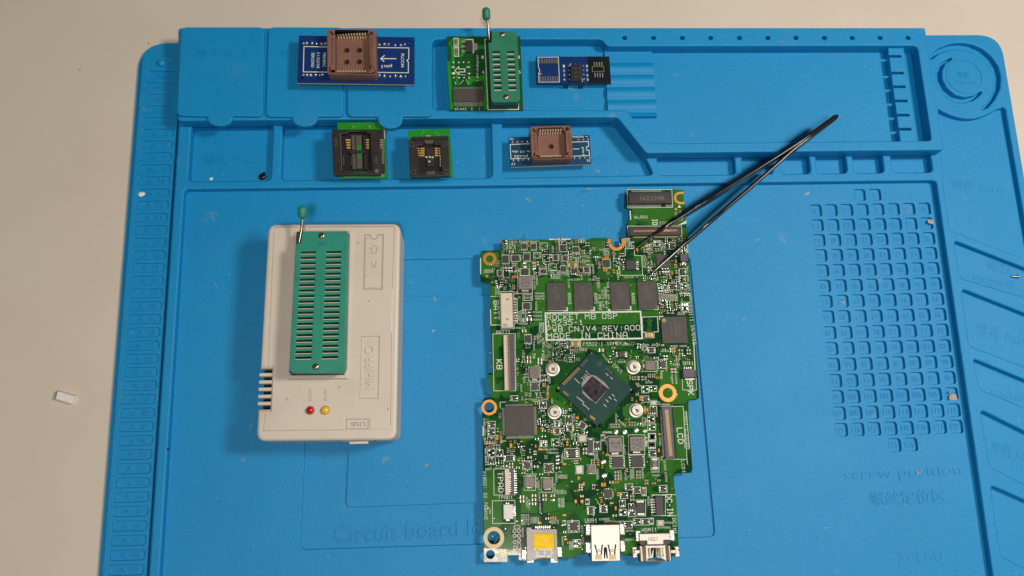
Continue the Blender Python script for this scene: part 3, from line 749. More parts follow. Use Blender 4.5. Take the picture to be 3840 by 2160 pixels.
# ------------------------------------------------------------------ square chip sockets on adapter boards
def board(name, quad, z1, th, mats, parent, holes=(), bev=0.05):
    g = Geo(); g.slab(quad, list(holes), z1 - th, z1, bev, 0)
    o = g.build(name, mats, parent, 30)
    return o
def brown_socket(parent, fr, quad, cav, zb, ztop, zfl, holes, rows, slots, dark):
    """quad: outline, cav: cavity outline (both clockwise from top-left in close-up pixels)"""
    so = rp(QQ(fr, quad, ztop), 1.6, 4); ca = QQ(fr, cav, ztop)
    g = Geo(); g.slab(so, [ca] + [QQ(fr, q, ztop) for q in slots], zb + 0.05, ztop, 0.35, 2)
    s_ = g.build("chip_socket", "socket_brown", parent, 40)
    mx = sum(p[0] for p in ca) / len(ca); my = sum(p[1] for p in ca) / len(ca)
    g = Geo(); g.slab([(mx + (x - mx) * 1.03, my + (y - my) * 1.03) for x, y in ca], [circ(*Q(fr, x, y, zfl), r, 18) for x, y, r in holes], zb + 0.3, zfl, 0.1, 1)
    g.build("socket_floor", "socket_brown", s_, 40)
    g = Geo(); g.prism([(mx + (x - mx) * 0.96, my + (y - my) * 0.96) for x, y in so], zb + 0.08, zb + 0.35); g.build("socket_base", "socket_dark_cavity", s_, 0)
    for side, n, a, b in rows:                      # contacts along the four cavity walls
        for i in range(n):
            t = i / (n - 1); x, y = a[0] + (b[0] - a[0]) * t, a[1] + (b[1] - a[1]) * t
            c = Q(fr, x, y, ztop); g = Geo(); g.m = 0
            dx_, dy_ = {'t': (0, -1), 'b': (0, 1), 'l': (1, 0), 'r': (-1, 0)}[side]
            w, h = (0.55, 0.7) if side in 'tb' else (0.7, 0.55)
            g.box(c[0] + dx_ * 0.25, c[1] + dy_ * 0.25, w * 1.15, h * 1.15, zfl - 0.2, ztop - 0.45, 0, 0.12)
            g.box(c[0] + dx_ * 0.9, c[1] + dy_ * 0.9, w * 0.8, h * 0.8, zfl - 0.2, zfl + 1.3, 0, 0.15)
            g.m = 1
            if dark: g.box(c[0] - dx_ * 0.62, c[1] - dy_ * 0.62, 0.42 if side in 'tb' else 0.72, 0.62, ztop - 0.5, ztop + 0.012)
            g.build("contact", ["bright_contact" if side in 'tb' else "slot_steel", "socket_dark_cavity"], s_, 0)
    return s_

# 44 contact socket on the blue board, lying across the lids
zb4 = 24.0
bq = QQ('B', [(438, 300), (2006, 325), (2003, 968), (416, 945)], zb4)
cx4 = sum(p[0] for p in bq) / 4; cy4 = sum(p[1] for p in bq) / 4
ad44 = thing("socket_adapter", "blue adapter board with large square brown socket, lying on the box lids", "adapter board", cx4, cy4, ZL, "brown socket adapters")
hl = [circ(*Q('B', 1940, 392, zb4), 0.75, 14), circ(*Q('B', 485, 877, zb4), 0.7, 14)]
b44 = board("board", bq, zb4, 1.5, "blue_solder_mask", ad44, hl)
g = Geo()
q2 = [(x, y + (0.03 if i > 1 else 0)) for i, (x, y) in enumerate(bq)]
g.line([bq[3], bq[2]], 0.25, zb4 - 1.2, False, 0.9); g.build("board_edge", "laminate_edge", b44, 0)
g = Geo(); zs = zb4 + 0.02
def sl4(pts, w=0.42, closed=False): g.line(QQ('B', pts, zb4), w, zs, closed)
sl4([(825, 457), (507, 451), (498, 795), (825, 798)]); sl4([(1488, 465), (1931, 470), (1930, 620), (1905, 640), (1925, 662), (1925, 808), (1488, 802)])
sl4([(1755, 617), (1552, 615)], 0.5); sl4([(1597, 575), (1550, 615), (1590, 652)], 0.5)
silk_text(g, "SERCOND", 'B', 626, 635, 222, 40, -90, zs, 0.01); silk_text(g, "51/52/58", 'B', 702, 637, 240, 40, -90, zs, 0.01)
silk_text(g, "78E/89C", 'B', 782, 628, 218, 40, -90, zs, 0.01); silk_text(g, "PLCC44", 'B', 1846, 640, 205, 42, -90, zs, 0.012)
silk_text(g, "pin1", 'B', 1632, 716, 140, 62, 180, zs, 0.012)
g.build("silkscreen", "silkscreen", b44, 0, kind="stuff")
for row, xs in ((412, (500, 545, 618, 680, 745, 800, 1530, 1600, 1655, 1745, 1820, 1875)), (835, (500, 550, 600, 665, 722, 760, 1530, 1600, 1675, 1750, 1820, 1885))):
    for x in xs:
        c = Q('B', x, row + (x - 500) * 0.014 + random.uniform(-8, 8), zb4); k = random.uniform(0.7, 1.1)
        place("solder_joint", blob_mesh(), b44, c[0], c[1], zb4 - 0.02, random.random() * 6, (k * 1.1, k * 1.2, k))
for yy in (400, 840):
    a, b = Q('B', 500, yy, zb4), Q('B', 1910, yy + 18, zb4)
    h_ = Geo(); h_.box((a[0] + b[0]) / 2, (a[1] + b[1]) / 2, 51, 2.4, zb4 - 4.0, zb4 - 1.5); hd = h_.build("pin_header", "black_plastic", ad44, 0)
    for i in range(20):
        t = i / 19; h_ = Geo(); h_.box(a[0] + (b[0] - a[0]) * t, a[1] + (b[1] - a[1]) * t, 0.6, 0.6, ZL, zb4 - 3.9); h_.build("pin", "tin", hd, 0)
brown_socket(ad44, 'B', [(818, 215), (1482, 222), (1492, 832), (822, 828)], [(925, 330), (940, 232), (1372, 232), (1390, 330), (1400, 765), (1378, 800), (950, 800), (928, 765)], zb4, 31.0, 26.4,
             [(1085, 500, 1.45), (1255, 500, 1.45), (1085, 660, 1.45), (1255, 658, 1.45)],
             [('t', 11, (962, 262), (1335, 262)), ('b', 11, (960, 786), (1335, 786)), ('l', 11, (905, 350), (905, 690)), ('r', 11, (1405, 350), (1405, 690))],
             [[(850, 240), (872, 237), (908, 284), (890, 292)], [(1414, 722), (1428, 714), (1458, 785), (1438, 795)], [(845, 722), (864, 722), (864, 795), (845, 795)], [(870, 775), (920, 775), (920, 796), (870, 796)]] +
             [[(1415 + 24 * math.cos(a), 268 + 24 * math.sin(a)) for a in [i * math.pi / 6 for i in range(12)]]], True)

# 32 contact socket on the dark blue board, in the angled tray
zb3 = 9.0
bq = QQ('E', [(350, 436), (1322, 404), (1345, 758), (372, 793)], zb3)
cx3 = sum(p[0] for p in bq) / 4; cy3 = sum(p[1] for p in bq) / 4
ad32 = thing("socket_adapter", "narrow dark blue adapter board with smaller brown socket, in the slant ended tray", "adapter board", cx3, cy3, 2.0, "brown socket adapters")
b32 = board("board", bq, zb3, 1.5, "navy_solder_mask", ad32)
g = Geo(); g.line([bq[3], bq[2]], 0.25, zb3 - 1.25, False, 0.95); g.build("board_edge", "laminate_edge", b32, 0)
g = Geo(); zs = zb3 + 0.02
def sl3(pts, w=0.38, closed=False): g.line(QQ('E', pts, zb3), w, zs, closed)
sl3([(608, 512), (364, 521), (373, 694), (615, 686)]); sl3([(1110, 492), (1308, 485), (1312, 545), (1285, 548), (1288, 590), (1316, 588), (1322, 655), (1130, 662)]); sl3([(1128, 576), (1195, 574)])
silk_text(g, "plcc32", 'E', 495, 660, 165, 38, 180, zs, 0.01); silk_text(g, "to 32 dip", 'E', 502, 605, 232, 34, 180, zs, 0.01)
silk_text(g, "16", 'E', 380, 457, 44, 30, 180, zs, 0.01); silk_text(g, "17", 'E', 398, 755, 46, 32, 180, zs, 0.01); silk_text(g, "32", 'E', 1310, 716, 46, 30, 180, zs, 0.01)
silk_text(g, "ASQ906", 'E', 1186, 426, 142, 30, 180, zs, 0.01); silk_text(g, "pin1", 'E', 1244, 600, 100, 36, -90, zs, 0.01); silk_text(g, "1", 'E', 1288, 424, 26, 8, 0, zs, 0.01)
g.build("silkscreen", "silkscreen", b32, 0, kind="stuff")
for x, y in [(390, 492), (450, 490), (510, 487), (572, 485), (1185, 462), (1245, 460), (1304, 458), (402, 712), (462, 710), (523, 708), (585, 706), (1140, 686), (1203, 684), (1264, 682), (1325, 680)]:
    c = Q('E', x, y, zb3); place("solder_joint", blob_mesh(), b32, c[0], c[1], zb3 - 0.02, x, (0.75, 0.9, 0.6))
for yy in (478, 712):
    a, b = Q('E', 390, yy + 8, zb3), Q('E', 1325, yy - 25, zb3)
    h_ = Geo(); h_.box((a[0] + b[0]) / 2, (a[1] + b[1]) / 2, 38.5, 2.2, zb3 - 3.6, zb3 - 1.5, -0.033); hd = h_.build("pin_header", "black_plastic", ad32, 0)
    for i in range(16):
        t = i / 15; h_ = Geo(); h_.box(a[0] + (b[0] - a[0]) * t, a[1] + (b[1] - a[1]) * t, 0.6, 0.6, 2.0, zb3 - 3.5); h_.build("pin", "tin", hd, 0)
brown_socket(ad32, 'E', [(600, 302), (1098, 288), (1124, 690), (624, 705)], [(690, 330), (705, 318), (988, 312), (1030, 370), (1045, 640), (1010, 668), (735, 676), (705, 640)], zb3, 16.0, 11.2,
             [(858, 545, 1.3)],
             [('t', 9, (728, 340), (978, 332)), ('b', 9, (748, 665), (970, 658)), ('l', 7, (668, 410), (680, 590)), ('r', 7, (1060, 400), (1072, 575))],
             [[(625, 332), (645, 326), (680, 366), (662, 373)], [(1062, 622), (1076, 616), (1110, 655), (1090, 662)], [(645, 615), (664, 615), (664, 655), (645, 655)], [(668, 660), (718, 657), (718, 675), (668, 678)]] +
             [[(1050 + 22 * math.cos(a), 330 + 22 * math.sin(a)) for a in [i * math.pi / 6 for i in range(12)]]], True)

# ------------------------------------------------------------------ green voltage adapter with 16 contact lever socket
zv = 16.3
bq = QQ('C', [(243, 437), (1130, 437), (1166, 1325), (283, 1330)], zv)
cxv = sum(p[0] for p in bq) / 4; cyv = sum(p[1] for p in bq) / 4
av = thing("voltage_adapter", "bright green adapter board with green lever socket, bridging the tray rims", "adapter board", cxv, cyv, ZT)
bv = board("board", bq, zv, 1.6, "adapter_green", av)
g = Geo(); zc1 = zv + 0.015
def pour(pts): Geo.tick = (Geo.tick + 1) % 37; g.flat(QQ('C', pts, zv), zc1 + Geo.tick * .0002)
pour([(262, 540), (320, 478), (330, 478), (330, 555), (385, 560), (440, 505), (465, 500), (465, 462), (385, 462), (385, 478), (330, 478), (330, 470), (310, 470), (258, 530)][::-1])
pour([(258, 530), (285, 545), (300, 610), (300, 690), (335, 700), (335, 620), (320, 610), (340, 580), (310, 560), (290, 530), (300, 500)])
pour([(385, 545), (440, 540), (440, 575), (385, 580)]); pour([(600, 540), (715, 545), (718, 592), (600, 592)])
pour([(385, 690), (440, 625), (470, 625), (470, 640), (420, 690)]); pour([(300, 620), (332, 620), (338, 780), (300, 770)])
pour([(246, 740), (285, 738), (320, 1320), (285, 1322)])
pour([(355, 990), (350, 890), (385, 885), (380, 1000), (400, 1030), (355, 1020)])
pour([(505, 925), (640, 920), (715, 880), (722, 1060), (735, 1320), (690, 1320), (700, 1060), (680, 975), (620, 975), (600, 1000), (560, 980), (530, 1020), (500, 1020)])
g.build("copper_pour", "adapter_bright_green", bv, 0, kind="stuff")
g = Geo(); zs = zv + 0.03
def slv(pts, w=0.34, closed=False): g.line(QQ('C', pts, zv), w, zs, closed)
slv([(328, 462), (380, 462), (380, 560), (330, 560)], 0.4, True); slv([(335, 575), (384, 575), (386, 680), (337, 680)], 0.4, True); slv([(472, 478), (560, 478), (566, 638), (500, 640)], 0.4)
slv([(715, 475), (702, 478), (740, 1325), (1110, 1322), (1108, 1235)], 0.4)
slv([(340, 853), (388, 805), (388, 833), (460, 833), (462, 868), (388, 870), (388, 898)], 0.42, True)
silk_text(g, "1.8V-Adapter", 'C', 615, 815, 345, 38, 90, zs, 0.01)
for st, x, y, a_ in (("8", 320, 810, 90), ("5", 503, 810, 90), ("1", 325, 885, 90), ("4", 512, 890, 90)): silk_text(g, st, 'C', x, y, 28, 38, a_, zs, 0.01)
for st, x, y in (("1", 675, 690), ("4", 680, 870), ("8", 1113, 690), ("5", 1122, 870)): silk_text(g, st, 'C', x, y, 26, 40, 0, zs, 0.01)
for x in (350, 412, 443): g.ring(*Q('C', x, 1318, zv), 0.25, 0.45, zs, zs + 0.01, 10)
for x in (375, 470, 545, 635): slv([(x, 1300), (x + 2, 1330)], 0.2)
for a_, b_ in (((340, 985), (350, 1020)), ((445, 970), (400, 1015)), ((480, 960), (505, 1020)), ((390, 900), (470, 905))): slv([a_, b_], 0.22)
g.build("silkscreen", "silkscreen", bv, 0, kind="stuff")
for row, y in ((0, 752), (1, 937)):
    for x in (322, 385, 445, 505):
        c = Q('C', x + row * 5, y, zv); place("solder_joint", blob_mesh(), bv, c[0], c[1], zv - 0.02, x, (0.8, 0.8, 0.45))
def chip_pins(G, x, y, w, h, z, n, side, L, pw, rot=0.0, t=0.15):
    """n flat leads on one side ('t','b','l','r') of a body w x h"""
    for i in range(n):
        k = (i + 0.5) / n - 0.5
        if side in 'tb':
            a, b = k * w * 0.96, (h / 2 + L / 2) * (1 if side == 't' else -1); ww, hh = pw, L
        else:
            a, b = (w / 2 + L / 2) * (1 if side == 'r' else -1), k * h * 0.96; ww, hh = L, pw
        c_, s_ = math.cos(rot), math.sin(rot)
        G.box(x + c_ * a - s_ * b, y + s_ * a + c_ * b, ww, hh, z, z + t, rot)
for x0, y0, x1, y1 in ((332, 470, 377, 548), (338, 582, 382, 672)):
    x, y, w, h = px('C', x0, y0, x1, y1, zv); g = Geo(); g.m = 0; g.box(x, y, w * 0.62, h * 0.5, zv, zv + 0.9, 0, .08); g.m = 1
    g.box(x, y + h * 0.34, w * 0.66, h * 0.26, zv, zv + 0.92, 0, .08); g.box(x, y - h * 0.34, w * 0.66, h * 0.26, zv, zv + 0.92, 0, .08)
    g.build("capacitor", ["capacitor_brown", "solder"], av, 30)
x, y, w, h = px('C', 470, 480, 553, 635, zv + 1.6); g = Geo(); g.box(x, y, w, h, zv, zv + 1.7, 0, .25); reg = g.build("regulator_chip", "chip_black", av, 30)
g = Geo(); x2, y2, w2, h2 = px('C', 548, 520, 615, 600, zv + 0.3); g.box(x2, y2, w2, h2, zv, zv + 0.5, 0, .1)
for yy in (498, 555, 612): x2, y2, w2, h2 = px('C', 418, yy - 14, 475, yy + 14, zv + .3); g.box(x2, y2, w2, h2, zv, zv + 0.45, 0, .1)
g.build("leads", "solder", reg, 30)
x, y, w, h = px('C', 318, 1066, 690, 1228, zv + 1.2); g = Geo(); g.box(x, y, w, h, zv + 0.1, zv + 1.2, 0.0, .15); dr = g.build("driver_chip", "chip_grey", av, 30)
g = Geo(); chip_pins(g, x, y, w, h, zv + 0.02, 24, 't', 1.5, 0.26); chip_pins(g, x, y, w, h, zv + 0.02, 24, 'b', 2.2, 0.28); g.build("leads", "tin", dr, 0)
# lever socket
zz = 27.0
zp16 = [(785, 380), (1068, 374), (1092, 395), (1130, 1188), (1100, 1228), (800, 1232), (778, 1205), (744, 516), (783, 508)]
bp16 = rp(QQ('C', [(735, 500), (1085, 500), (1112, 1270), (760, 1270)], zv + 3), 1.0)
g = Geo(); g.prism(bp16, zv, zz - 3.6, 0.4); s16 = g.build("lever_socket", "black_plastic", av, 30)
sh = []; crows = []
y0_, y1_ = Q('C', 840, 643, zz)[1], Q('C', 860, 1080, zz)[1]
for i in range(8):
    k = i / 7; y = y0_ + (y1_ - y0_) * k
    for (xa0, xa1), (xb0, xb1) in (((793, 880), (816, 905)), ((970, 1055), (990, 1082))):
        a = Q('C', xa0 + (xb0 - xa0) * k, 643 + 437 * k, zz)[0]; b = Q('C', xa1 + (xb1 - xa1) * k, 643 + 437 * k, zz)[0]
        sh.append(rect(a, y - 0.55, b, y + 1.35)); crows.append((a, b, y))
Geo().slab(rp(QQ('C', zp16, zz), [.4, .8, .8, .8, 1, 1, .8, .4, .1]), sh, zz - 4.0, zz, 0.25, 2).build("slotted_plate", "zif_adapter_green", s16, 40)
for a, b, y in crows:
    g = Geo(); g.m = 0; g.box((a + b) / 2, y - 0.28, b - a - 0.1, 0.6, zz - 3.9, zz - 0.3); g.m = 1
    g.box((a + b) / 2, y + 0.6, b - a - 0.05, 0.3, zz - 3.9, zz - 2.0); g.build("contact", ["bright_tin", "zif_inner_green"], s16, 0)
for x, y in ((913, 413), (957, 1171)):
    c = Q('C', x, y, zz); screw_head("screw", c[0], c[1], zz, 1.45, s16)
a, b = Q('C', 758, 470, 24.5), Q('C', 733, 250, 27.0)
Geo().tube([(*Q('C', 762, 500, 23.5), 23.5), (*a, 24.5), (*b, 27.0)], 0.62, 12).build("lever", "rod_metal", s16, 60)
pts, rad = capsule((*Q('C', 724, 252, 27.0), 27.0), (*Q('C', 716, 84, 29.5), 29.5), 2.05)
g = Geo(); g.tube(pts, rad, 18); g.build("lever_knob", "zif_adapter_green", s16, 70)
x, y, w, h = px('C', 735, 420, 785, 520, 20); g = Geo(); g.box(x, y, w, h * 1.2, zv, 24.0, 0, .3); g.build("lever_hinge", "black_plastic", s16, 30)

# ------------------------------------------------------------------ blue header adapter
zh_ = 12.4
bq = QQ('C', [(1320, 684), (2205, 681), (2228, 1008), (1330, 1008)], zh_)
cxh = sum(p[0] for p in bq) / 4; cyh = sum(p[1] for p in bq) / 4
ah = thing("header_adapter", "small blue and black adapter board with pin header and bare pads, beside the ribbed ramp", "adapter board", cxh, cyh, zf)
bh = board("board", bq, zh_, 1.2, "blue_solder_mask", ah)
g = Geo(); zs = zh_ + 0.015
g.flat(QQ('C', [(1940, 684), (2203, 683), (2226, 1006), (1955, 1006)], zh_), zs); g.build("dark_field", "black_navy_mask", bh, 0)
g = Geo(); zs = zh_ + 0.03
g.line(QQ('C', [(1343, 692), (1590, 690), (1604, 990), (1356, 992), (1354, 880), (1368, 850), (1352, 822)], zh_), 0.3, zs, True)
g.line(QQ('C', [(1742, 772), (1735, 775), (1743, 985), (1880, 985), (1880, 950)], zh_), 0.3, zs)
g.ring(*Q('C', 1372, 892, zh_), 0.3, 0.5, zs, zs + 0.01, 10)
for i, st in enumerate("1234"): silk_text(g, st, 'C', 1656 + i * 2, 798 + i * 54, 22, 34, 0, zs, 0.008)
for i, st in enumerate("8765"): silk_text(g, st, 'C', 1936 + i * 3, 798 + i * 54, 24, 34, 0, zs, 0.008)
g.build("silkscreen", "silkscreen", bh, 0, kind="stuff")
def bare_pad(parent, fr, x0, y0, x1, y1, z, m_):
    x, y, w, h = px(fr, x0, y0, x1, y1, z); g = Geo(); g.box(x, y, w, h, z, z + 0.05); return g.build("pad", m_, parent, 0)
for i in range(8):
    bare_pad(bh, 'C', 1352 + i * 30.5, 703, 1370 + i * 30.5, 768, zh_ + 0.01, "chip_print")
    bare_pad(bh, 'C', 1363 + i * 30.5, 920, 1381 + i * 30.5, 985, zh_ + 0.01, "chip_print")
for i in range(4):
    bare_pad(bh, 'C', 2020 + i * 29.5, 748, 2031 + i * 29.5, 795, zh_ + 0.02, "tin"); bare_pad(bh, 'C', 2028 + i * 30.5, 880, 2039 + i * 30.5, 935, zh_ + 0.02, "tin")
g = Geo(); x, y, w, h = px('C', 2000, 800, 2138, 868, zh_); g.line(rp(rect(x - w / 2, y - h / 2, x + w / 2, y + h / 2), .1, 1), 0.35, zh_ + 0.03, True); mats_ = "case_grime"
mat("pad_ochre", (0.20, 0.16, 0.01), 0.5); g.build("outline", "pad_ochre", bh, 0)
x, y, w, h = px('C', 1742, 770, 1875, 980, zh_ + 2.5); g = Geo(); g.box(x, y, w, h, zh_, zh_ + 2.5, 0, .25); hd = g.build("pin_header", "connector_black", ah, 30)
for i in range(4):
    for xx in (1718, 1890):
        c = Q('C', xx + i * 3, 795 + i * 54, zh_); place("solder_joint", blob_mesh(), bh, c[0], c[1], zh_ - 0.02, i, (0.7, 0.7, 0.6))
    for xx in (1790, 1845):
        c = Q('C', xx + i * 2, 790 + i * 52, zh_ + 3); g = Geo(); g.box(c[0], c[1], 0.5, 0.5, zh_ + 2.3, zh_ + 4.5, 0, .12); g.build("pin", "chip_print", hd, 0)
for xx in (1690, 1870, 1790):
    c = Q('C', xx, 1000, zh_); g = Geo(); g.box(c[0], c[1] + (0.4 if xx != 1790 else 6), 2.2, 2.2, zf, zh_ - 1.2); g.build("pin_foot", "black_plastic", hd, 0)

# ------------------------------------------------------------------ black clam sockets on green boards
def clam(label, bq_px, z1, body, cavity, zb_, ztop):
    bq = QQ('D', bq_px, z1); cx_ = sum(p[0] for p in bq) / 4; cy_ = sum(p[1] for p in bq) / 4
    t = thing("clamp_socket", label, "chip socket", cx_, cy_, 2.0, "black clamp sockets in the long tray")
    b = board("board", bq, z1, 1.6, "adapter_bright_green", t)
    for yy in (0.2, 0.8):
        for k in range(4):
            x = bq[0][0] + 3 + (bq[1][0] - bq[0][0] - 6) * (0.25 + k * 0.17); y = bq[0][1] + (bq[3][1] - bq[0][1]) * yy
            h_ = Geo(); h_.box(x, y, 0.6, 0.6, 2.0, z1 - 1.5); h_.build("pin", "tin", b, 0)
    so = Geo().slab(rp(QQ('D', body, ztop), 0.8), [QQ('D', cavity, ztop)], z1 + 0.02, ztop, 0.35, 2).build("socket_body", "socket_black", t, 40)
    return t, b, so
t1, b1, s1 = clam("larger black clamp socket with grey centre slider on a bright green board", [(455, 235), (1160, 230), (1190, 1062), (488, 1062)], 13.0,
                  [(370, 338), (1078, 335), (1108, 1008), (395, 1015)], [(512, 402), (600, 402), (610, 372), (880, 370), (890, 400), (945, 400), (970, 940), (905, 942), (895, 975), (690, 978), (680, 945), (530, 945)], 13.0, 16.2)
zq = 16.2
g = Geo(); g.prism(QQ('D', [(1076, 340), (1140, 345), (1165, 960), (1150, 985), (1100, 985)], 14.28), 13.0, 14.28, .3); g.build("side_base", "black_plastic", s1, 30)
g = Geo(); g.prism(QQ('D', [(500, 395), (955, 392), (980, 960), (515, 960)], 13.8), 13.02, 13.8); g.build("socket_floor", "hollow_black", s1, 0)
g = Geo(); g.m = 0; g.prism(QQ('D', [(725, 422), (812, 420), (828, 918), (742, 922)], 15.4), 13.768, 15.4, .2); g.m = 1
g.prism(QQ('D', [(748, 572), (806, 570), (810, 650), (750, 652)], 15.4), 15.368, 15.450000000000001); g.prism(QQ('D', [(752, 702), (812, 700), (814, 764), (756, 766)], 15.4), 15.368, 15.450000000000001)
g.build("slider", ["socket_slider", "adapter_bright_green"], s1, 30)
for x0, x1 in ((662, 716), (838, 885)):
    for y0, y1 in ((420, 640), (700, 928)):
        g = Geo(); sh_ = (y0 - 420) * 0.035; g.prism(QQ('D', [(x0 + sh_, y0), (x1 + sh_, y0), (x1 + sh_ + 8, y1), (x0 + sh_ + 8, y1)], 15.08), 13.768, 15.08, .2); g.build("jaw", "socket_black" if x0 > 700 else "socket_slider", s1, 30)
g = Geo(); g.prism(QQ('D', [(640, 648), (880, 640), (885, 690), (645, 700)], 15.528), 13.768, 15.528, .15); g.build("cross_bar", "black_plastic", s1, 30)
for i in range(4):
    for x0, x1 in ((580 + i * 5, 652), (868 + i * 3, 925)):
        x, y, w, h = px('D', x0, 485 + i * 39, x1, 503 + i * 39, 14.76); g = Geo(); g.box(x, y, w, h * 1.1, 13.768, 14.984, 0, .12); g.build("contact", "gold_bright", s1, 0)
for x0 in (540, 660, 870):
    for i in range(4):
        x, y, w, h = px('D', x0, 740 + i * 34, x0 + 18, 756 + i * 34, 14.44); g = Geo(); g.box(x, y, w, h, 13.768, 14.44); g.build("contact", "chip_print", s1, 0)
for i in range(4):
    x, y, w, h = px('D', 1095, 485 + i * 38, 1122, 503 + i * 38, 14.344); g = Geo(); g.box(x, y, w, h, 14.248, 14.43); g.build("contact", "pale_gold", s1, 0)
g = Geo(); x, y, w, h = px('D', 1118, 470, 1150, 860, 14.344); g.box(x, y, w, h, 13, 14.379999999999999, .02); g.build("spring_leaf", "slot_steel", s1, 0)
g = Geo(); silk_text(g, "OTS", 'D', 438, 525, 130, 42, -90, zq + 0.02); silk_text(g, "667", 'D', 1036, 800, 110, 40, -90, zq + 0.02); g.line(QQ('D', [(500, 400), (522, 945)], zq), .25, zq + .02); g.build("moulded_marks", "chip_print", s1, 0, kind="stuff")
c = Q('D', 1043, 955, zq); g = Geo(); g.cyl(c[0], c[1], zq - 1, zq + .05, 1.0, 16); g.build("rivet", "slot_steel", s1, 0)
for x, y in ((690, 306), (930, 304)): c = Q('D', x, y, 13); place("solder_joint", blob_mesh(), b1, c[0], c[1], 12.98, 1, (1.0, 1.1, 1.2))
g = Geo(); silk_text(g, "200-208mil SOP8 SOCKET", 'D', 850, 1030, 575, 34, 0.5, 13.03, 0.01); g.build("silkscreen", "silkscreen", b1, 0, kind="stuff")
g = Geo(); g.line(QQ('D', [(1153, 240), (1160, 470)], 13), 0.5, 13.02); g.build("edge_strip", "laminate_edge", b1, 0)

t2, b2, s2 = clam("smaller black clamp socket with wedge shaped jaws on a dull green board", [(1507, 352), (2125, 324), (2172, 1040), (1540, 1052)], 12.0,
                  [(1512, 500), (1680, 490), (1728, 488), (1900, 482), (2108, 480), (2132, 1000), (2120, 1028), (1960, 1035), (1700, 1042), (1540, 1044)], [(1642, 578), (1725, 574), (1740, 500), (1880, 496), (1905, 568), (1988, 566), (2006, 962), (1925, 966), (1905, 1005), (1780, 1008), (1765, 970), (1680, 972)], 12.0, 15.2)
zq = 15.2
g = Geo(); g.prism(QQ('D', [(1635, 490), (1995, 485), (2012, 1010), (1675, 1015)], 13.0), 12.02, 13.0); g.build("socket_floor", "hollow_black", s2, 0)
for pts_ in ([(1735, 492), (1898, 488), (1872, 545), (1760, 548)], [(1785, 955), (1902, 950), (1922, 1008), (1762, 1012)]):
    g = Geo(); g.prism(QQ('D', pts_, 15.12), 12.8, 15.12, .3); g.build("wedge_jaw", "socket_slider", s2, 30)
g = Geo(); g.prism(QQ('D', [(1765, 610), (1890, 606), (1905, 890), (1780, 895)], 13.8), 12.8, 13.8, .2); g.build("centre_block", "black_plastic", s2, 30)
g = Geo(); g.prism(QQ('D', [(1560, 445), (2105, 430), (2110, 478), (1555, 492)], 13.8), 12.0, 13.8, .3); g.build("back_block", "black_plastic", s2, 30)
for i in range(4):
    for x0, x1 in ((1650 + i * 5, 1672 + i * 4), (1690, 1752), (1905, 1950), (1965, 1985)):
        x, y, w, h = px('D', x0, 612 + i * 35, x1, 630 + i * 35, 14.2); g = Geo(); g.box(x, y, w, h, 12.8, 14.44, 0, .1); g.build("contact", "gold_bright", s2, 0)
for i in range(4):
    x, y, w, h = px('D', 1980, 730 + i * 42, 1992, 755 + i * 42, 14.2); g = Geo(); g.box(x, y, w, h, 12.8, 14.2); g.build("contact", "bright_tin", s2, 0)
for x, y in ((1780, 750), (1830, 748), (1872, 752), (1825, 815)):
    x, y, w, h = px('D', x - 14, y - 12, x + 14, y + 12, 13.92); g = Geo(); g.box(x, y, w, h, 13.76, 13.97); g.build("contact", "bright_tin", s2, 0)
for x, y in ((1560, 560), (2055, 555), (1590, 970), (2075, 970)):
    c = Q('D', x, y, zq); g = Geo(); g.m = 0; g.ring(c[0], c[1], 0.85, 1.25, zq - .3, zq + .12, 18); g.m = 1; g.cyl(c[0], c[1], zq - .3, zq + .03, 0.85, 16); g.build("post", ["socket_slider", "hollow_black"], s2, 0)
g = Geo(); silk_text(g, "S", 'D', 1812, 438, 30, 56, -90, 12.03, .01); g.build("silkscreen", "silkscreen", b2, 0, kind="stuff")
for x, y in ((1710, 410), (1735, 370), (1915, 385), (1950, 425)): c = Q('D', x, y, 12); place("solder_joint", blob_mesh(), b2, c[0], c[1], 11.98, 1, (.5, .5, .4))

# ------------------------------------------------------------------ the motherboard
ZK = 8.0; TH = 1.1
def K(u, v): return P(u, v, ZK)
outline = [(1879, 902), (1877, 940), (1808, 942), (1802, 948), (1802, 1054), (1807, 1060), (1838, 1065), (1842, 1075), (1840, 1200), (1845, 1299), (1851, 1458), (1853, 1490), (1845, 1495),
           (1812, 1500), (1808, 1506), (1809, 1570), (1810, 1600), (1812, 1786), (1815, 2103), (1818, 2107), (1903, 2107), (1903, 2083), (1944, 2083), (1944, 2101), (1974, 2104),
           (2100, 2094), (2156, 2094), (2162, 2081), (2215, 2077), (2326, 2075), (2340, 2084), (2546, 2085), (2542, 1973), (2529, 1824), (2527, 1790), (2533, 1775), (2592, 1773), (2597, 1760),
           (2585, 1600), (2580, 1503), (2613, 1499), (2622, 1492), (2618, 1400), (2609, 1280), (2591, 1102), (2577, 883), (2565, 724),
           (2565, 728), (2550, 728), (2540, 733), (2537, 742), (2541, 751), (2551, 757), (2567, 757), (2566, 742)]
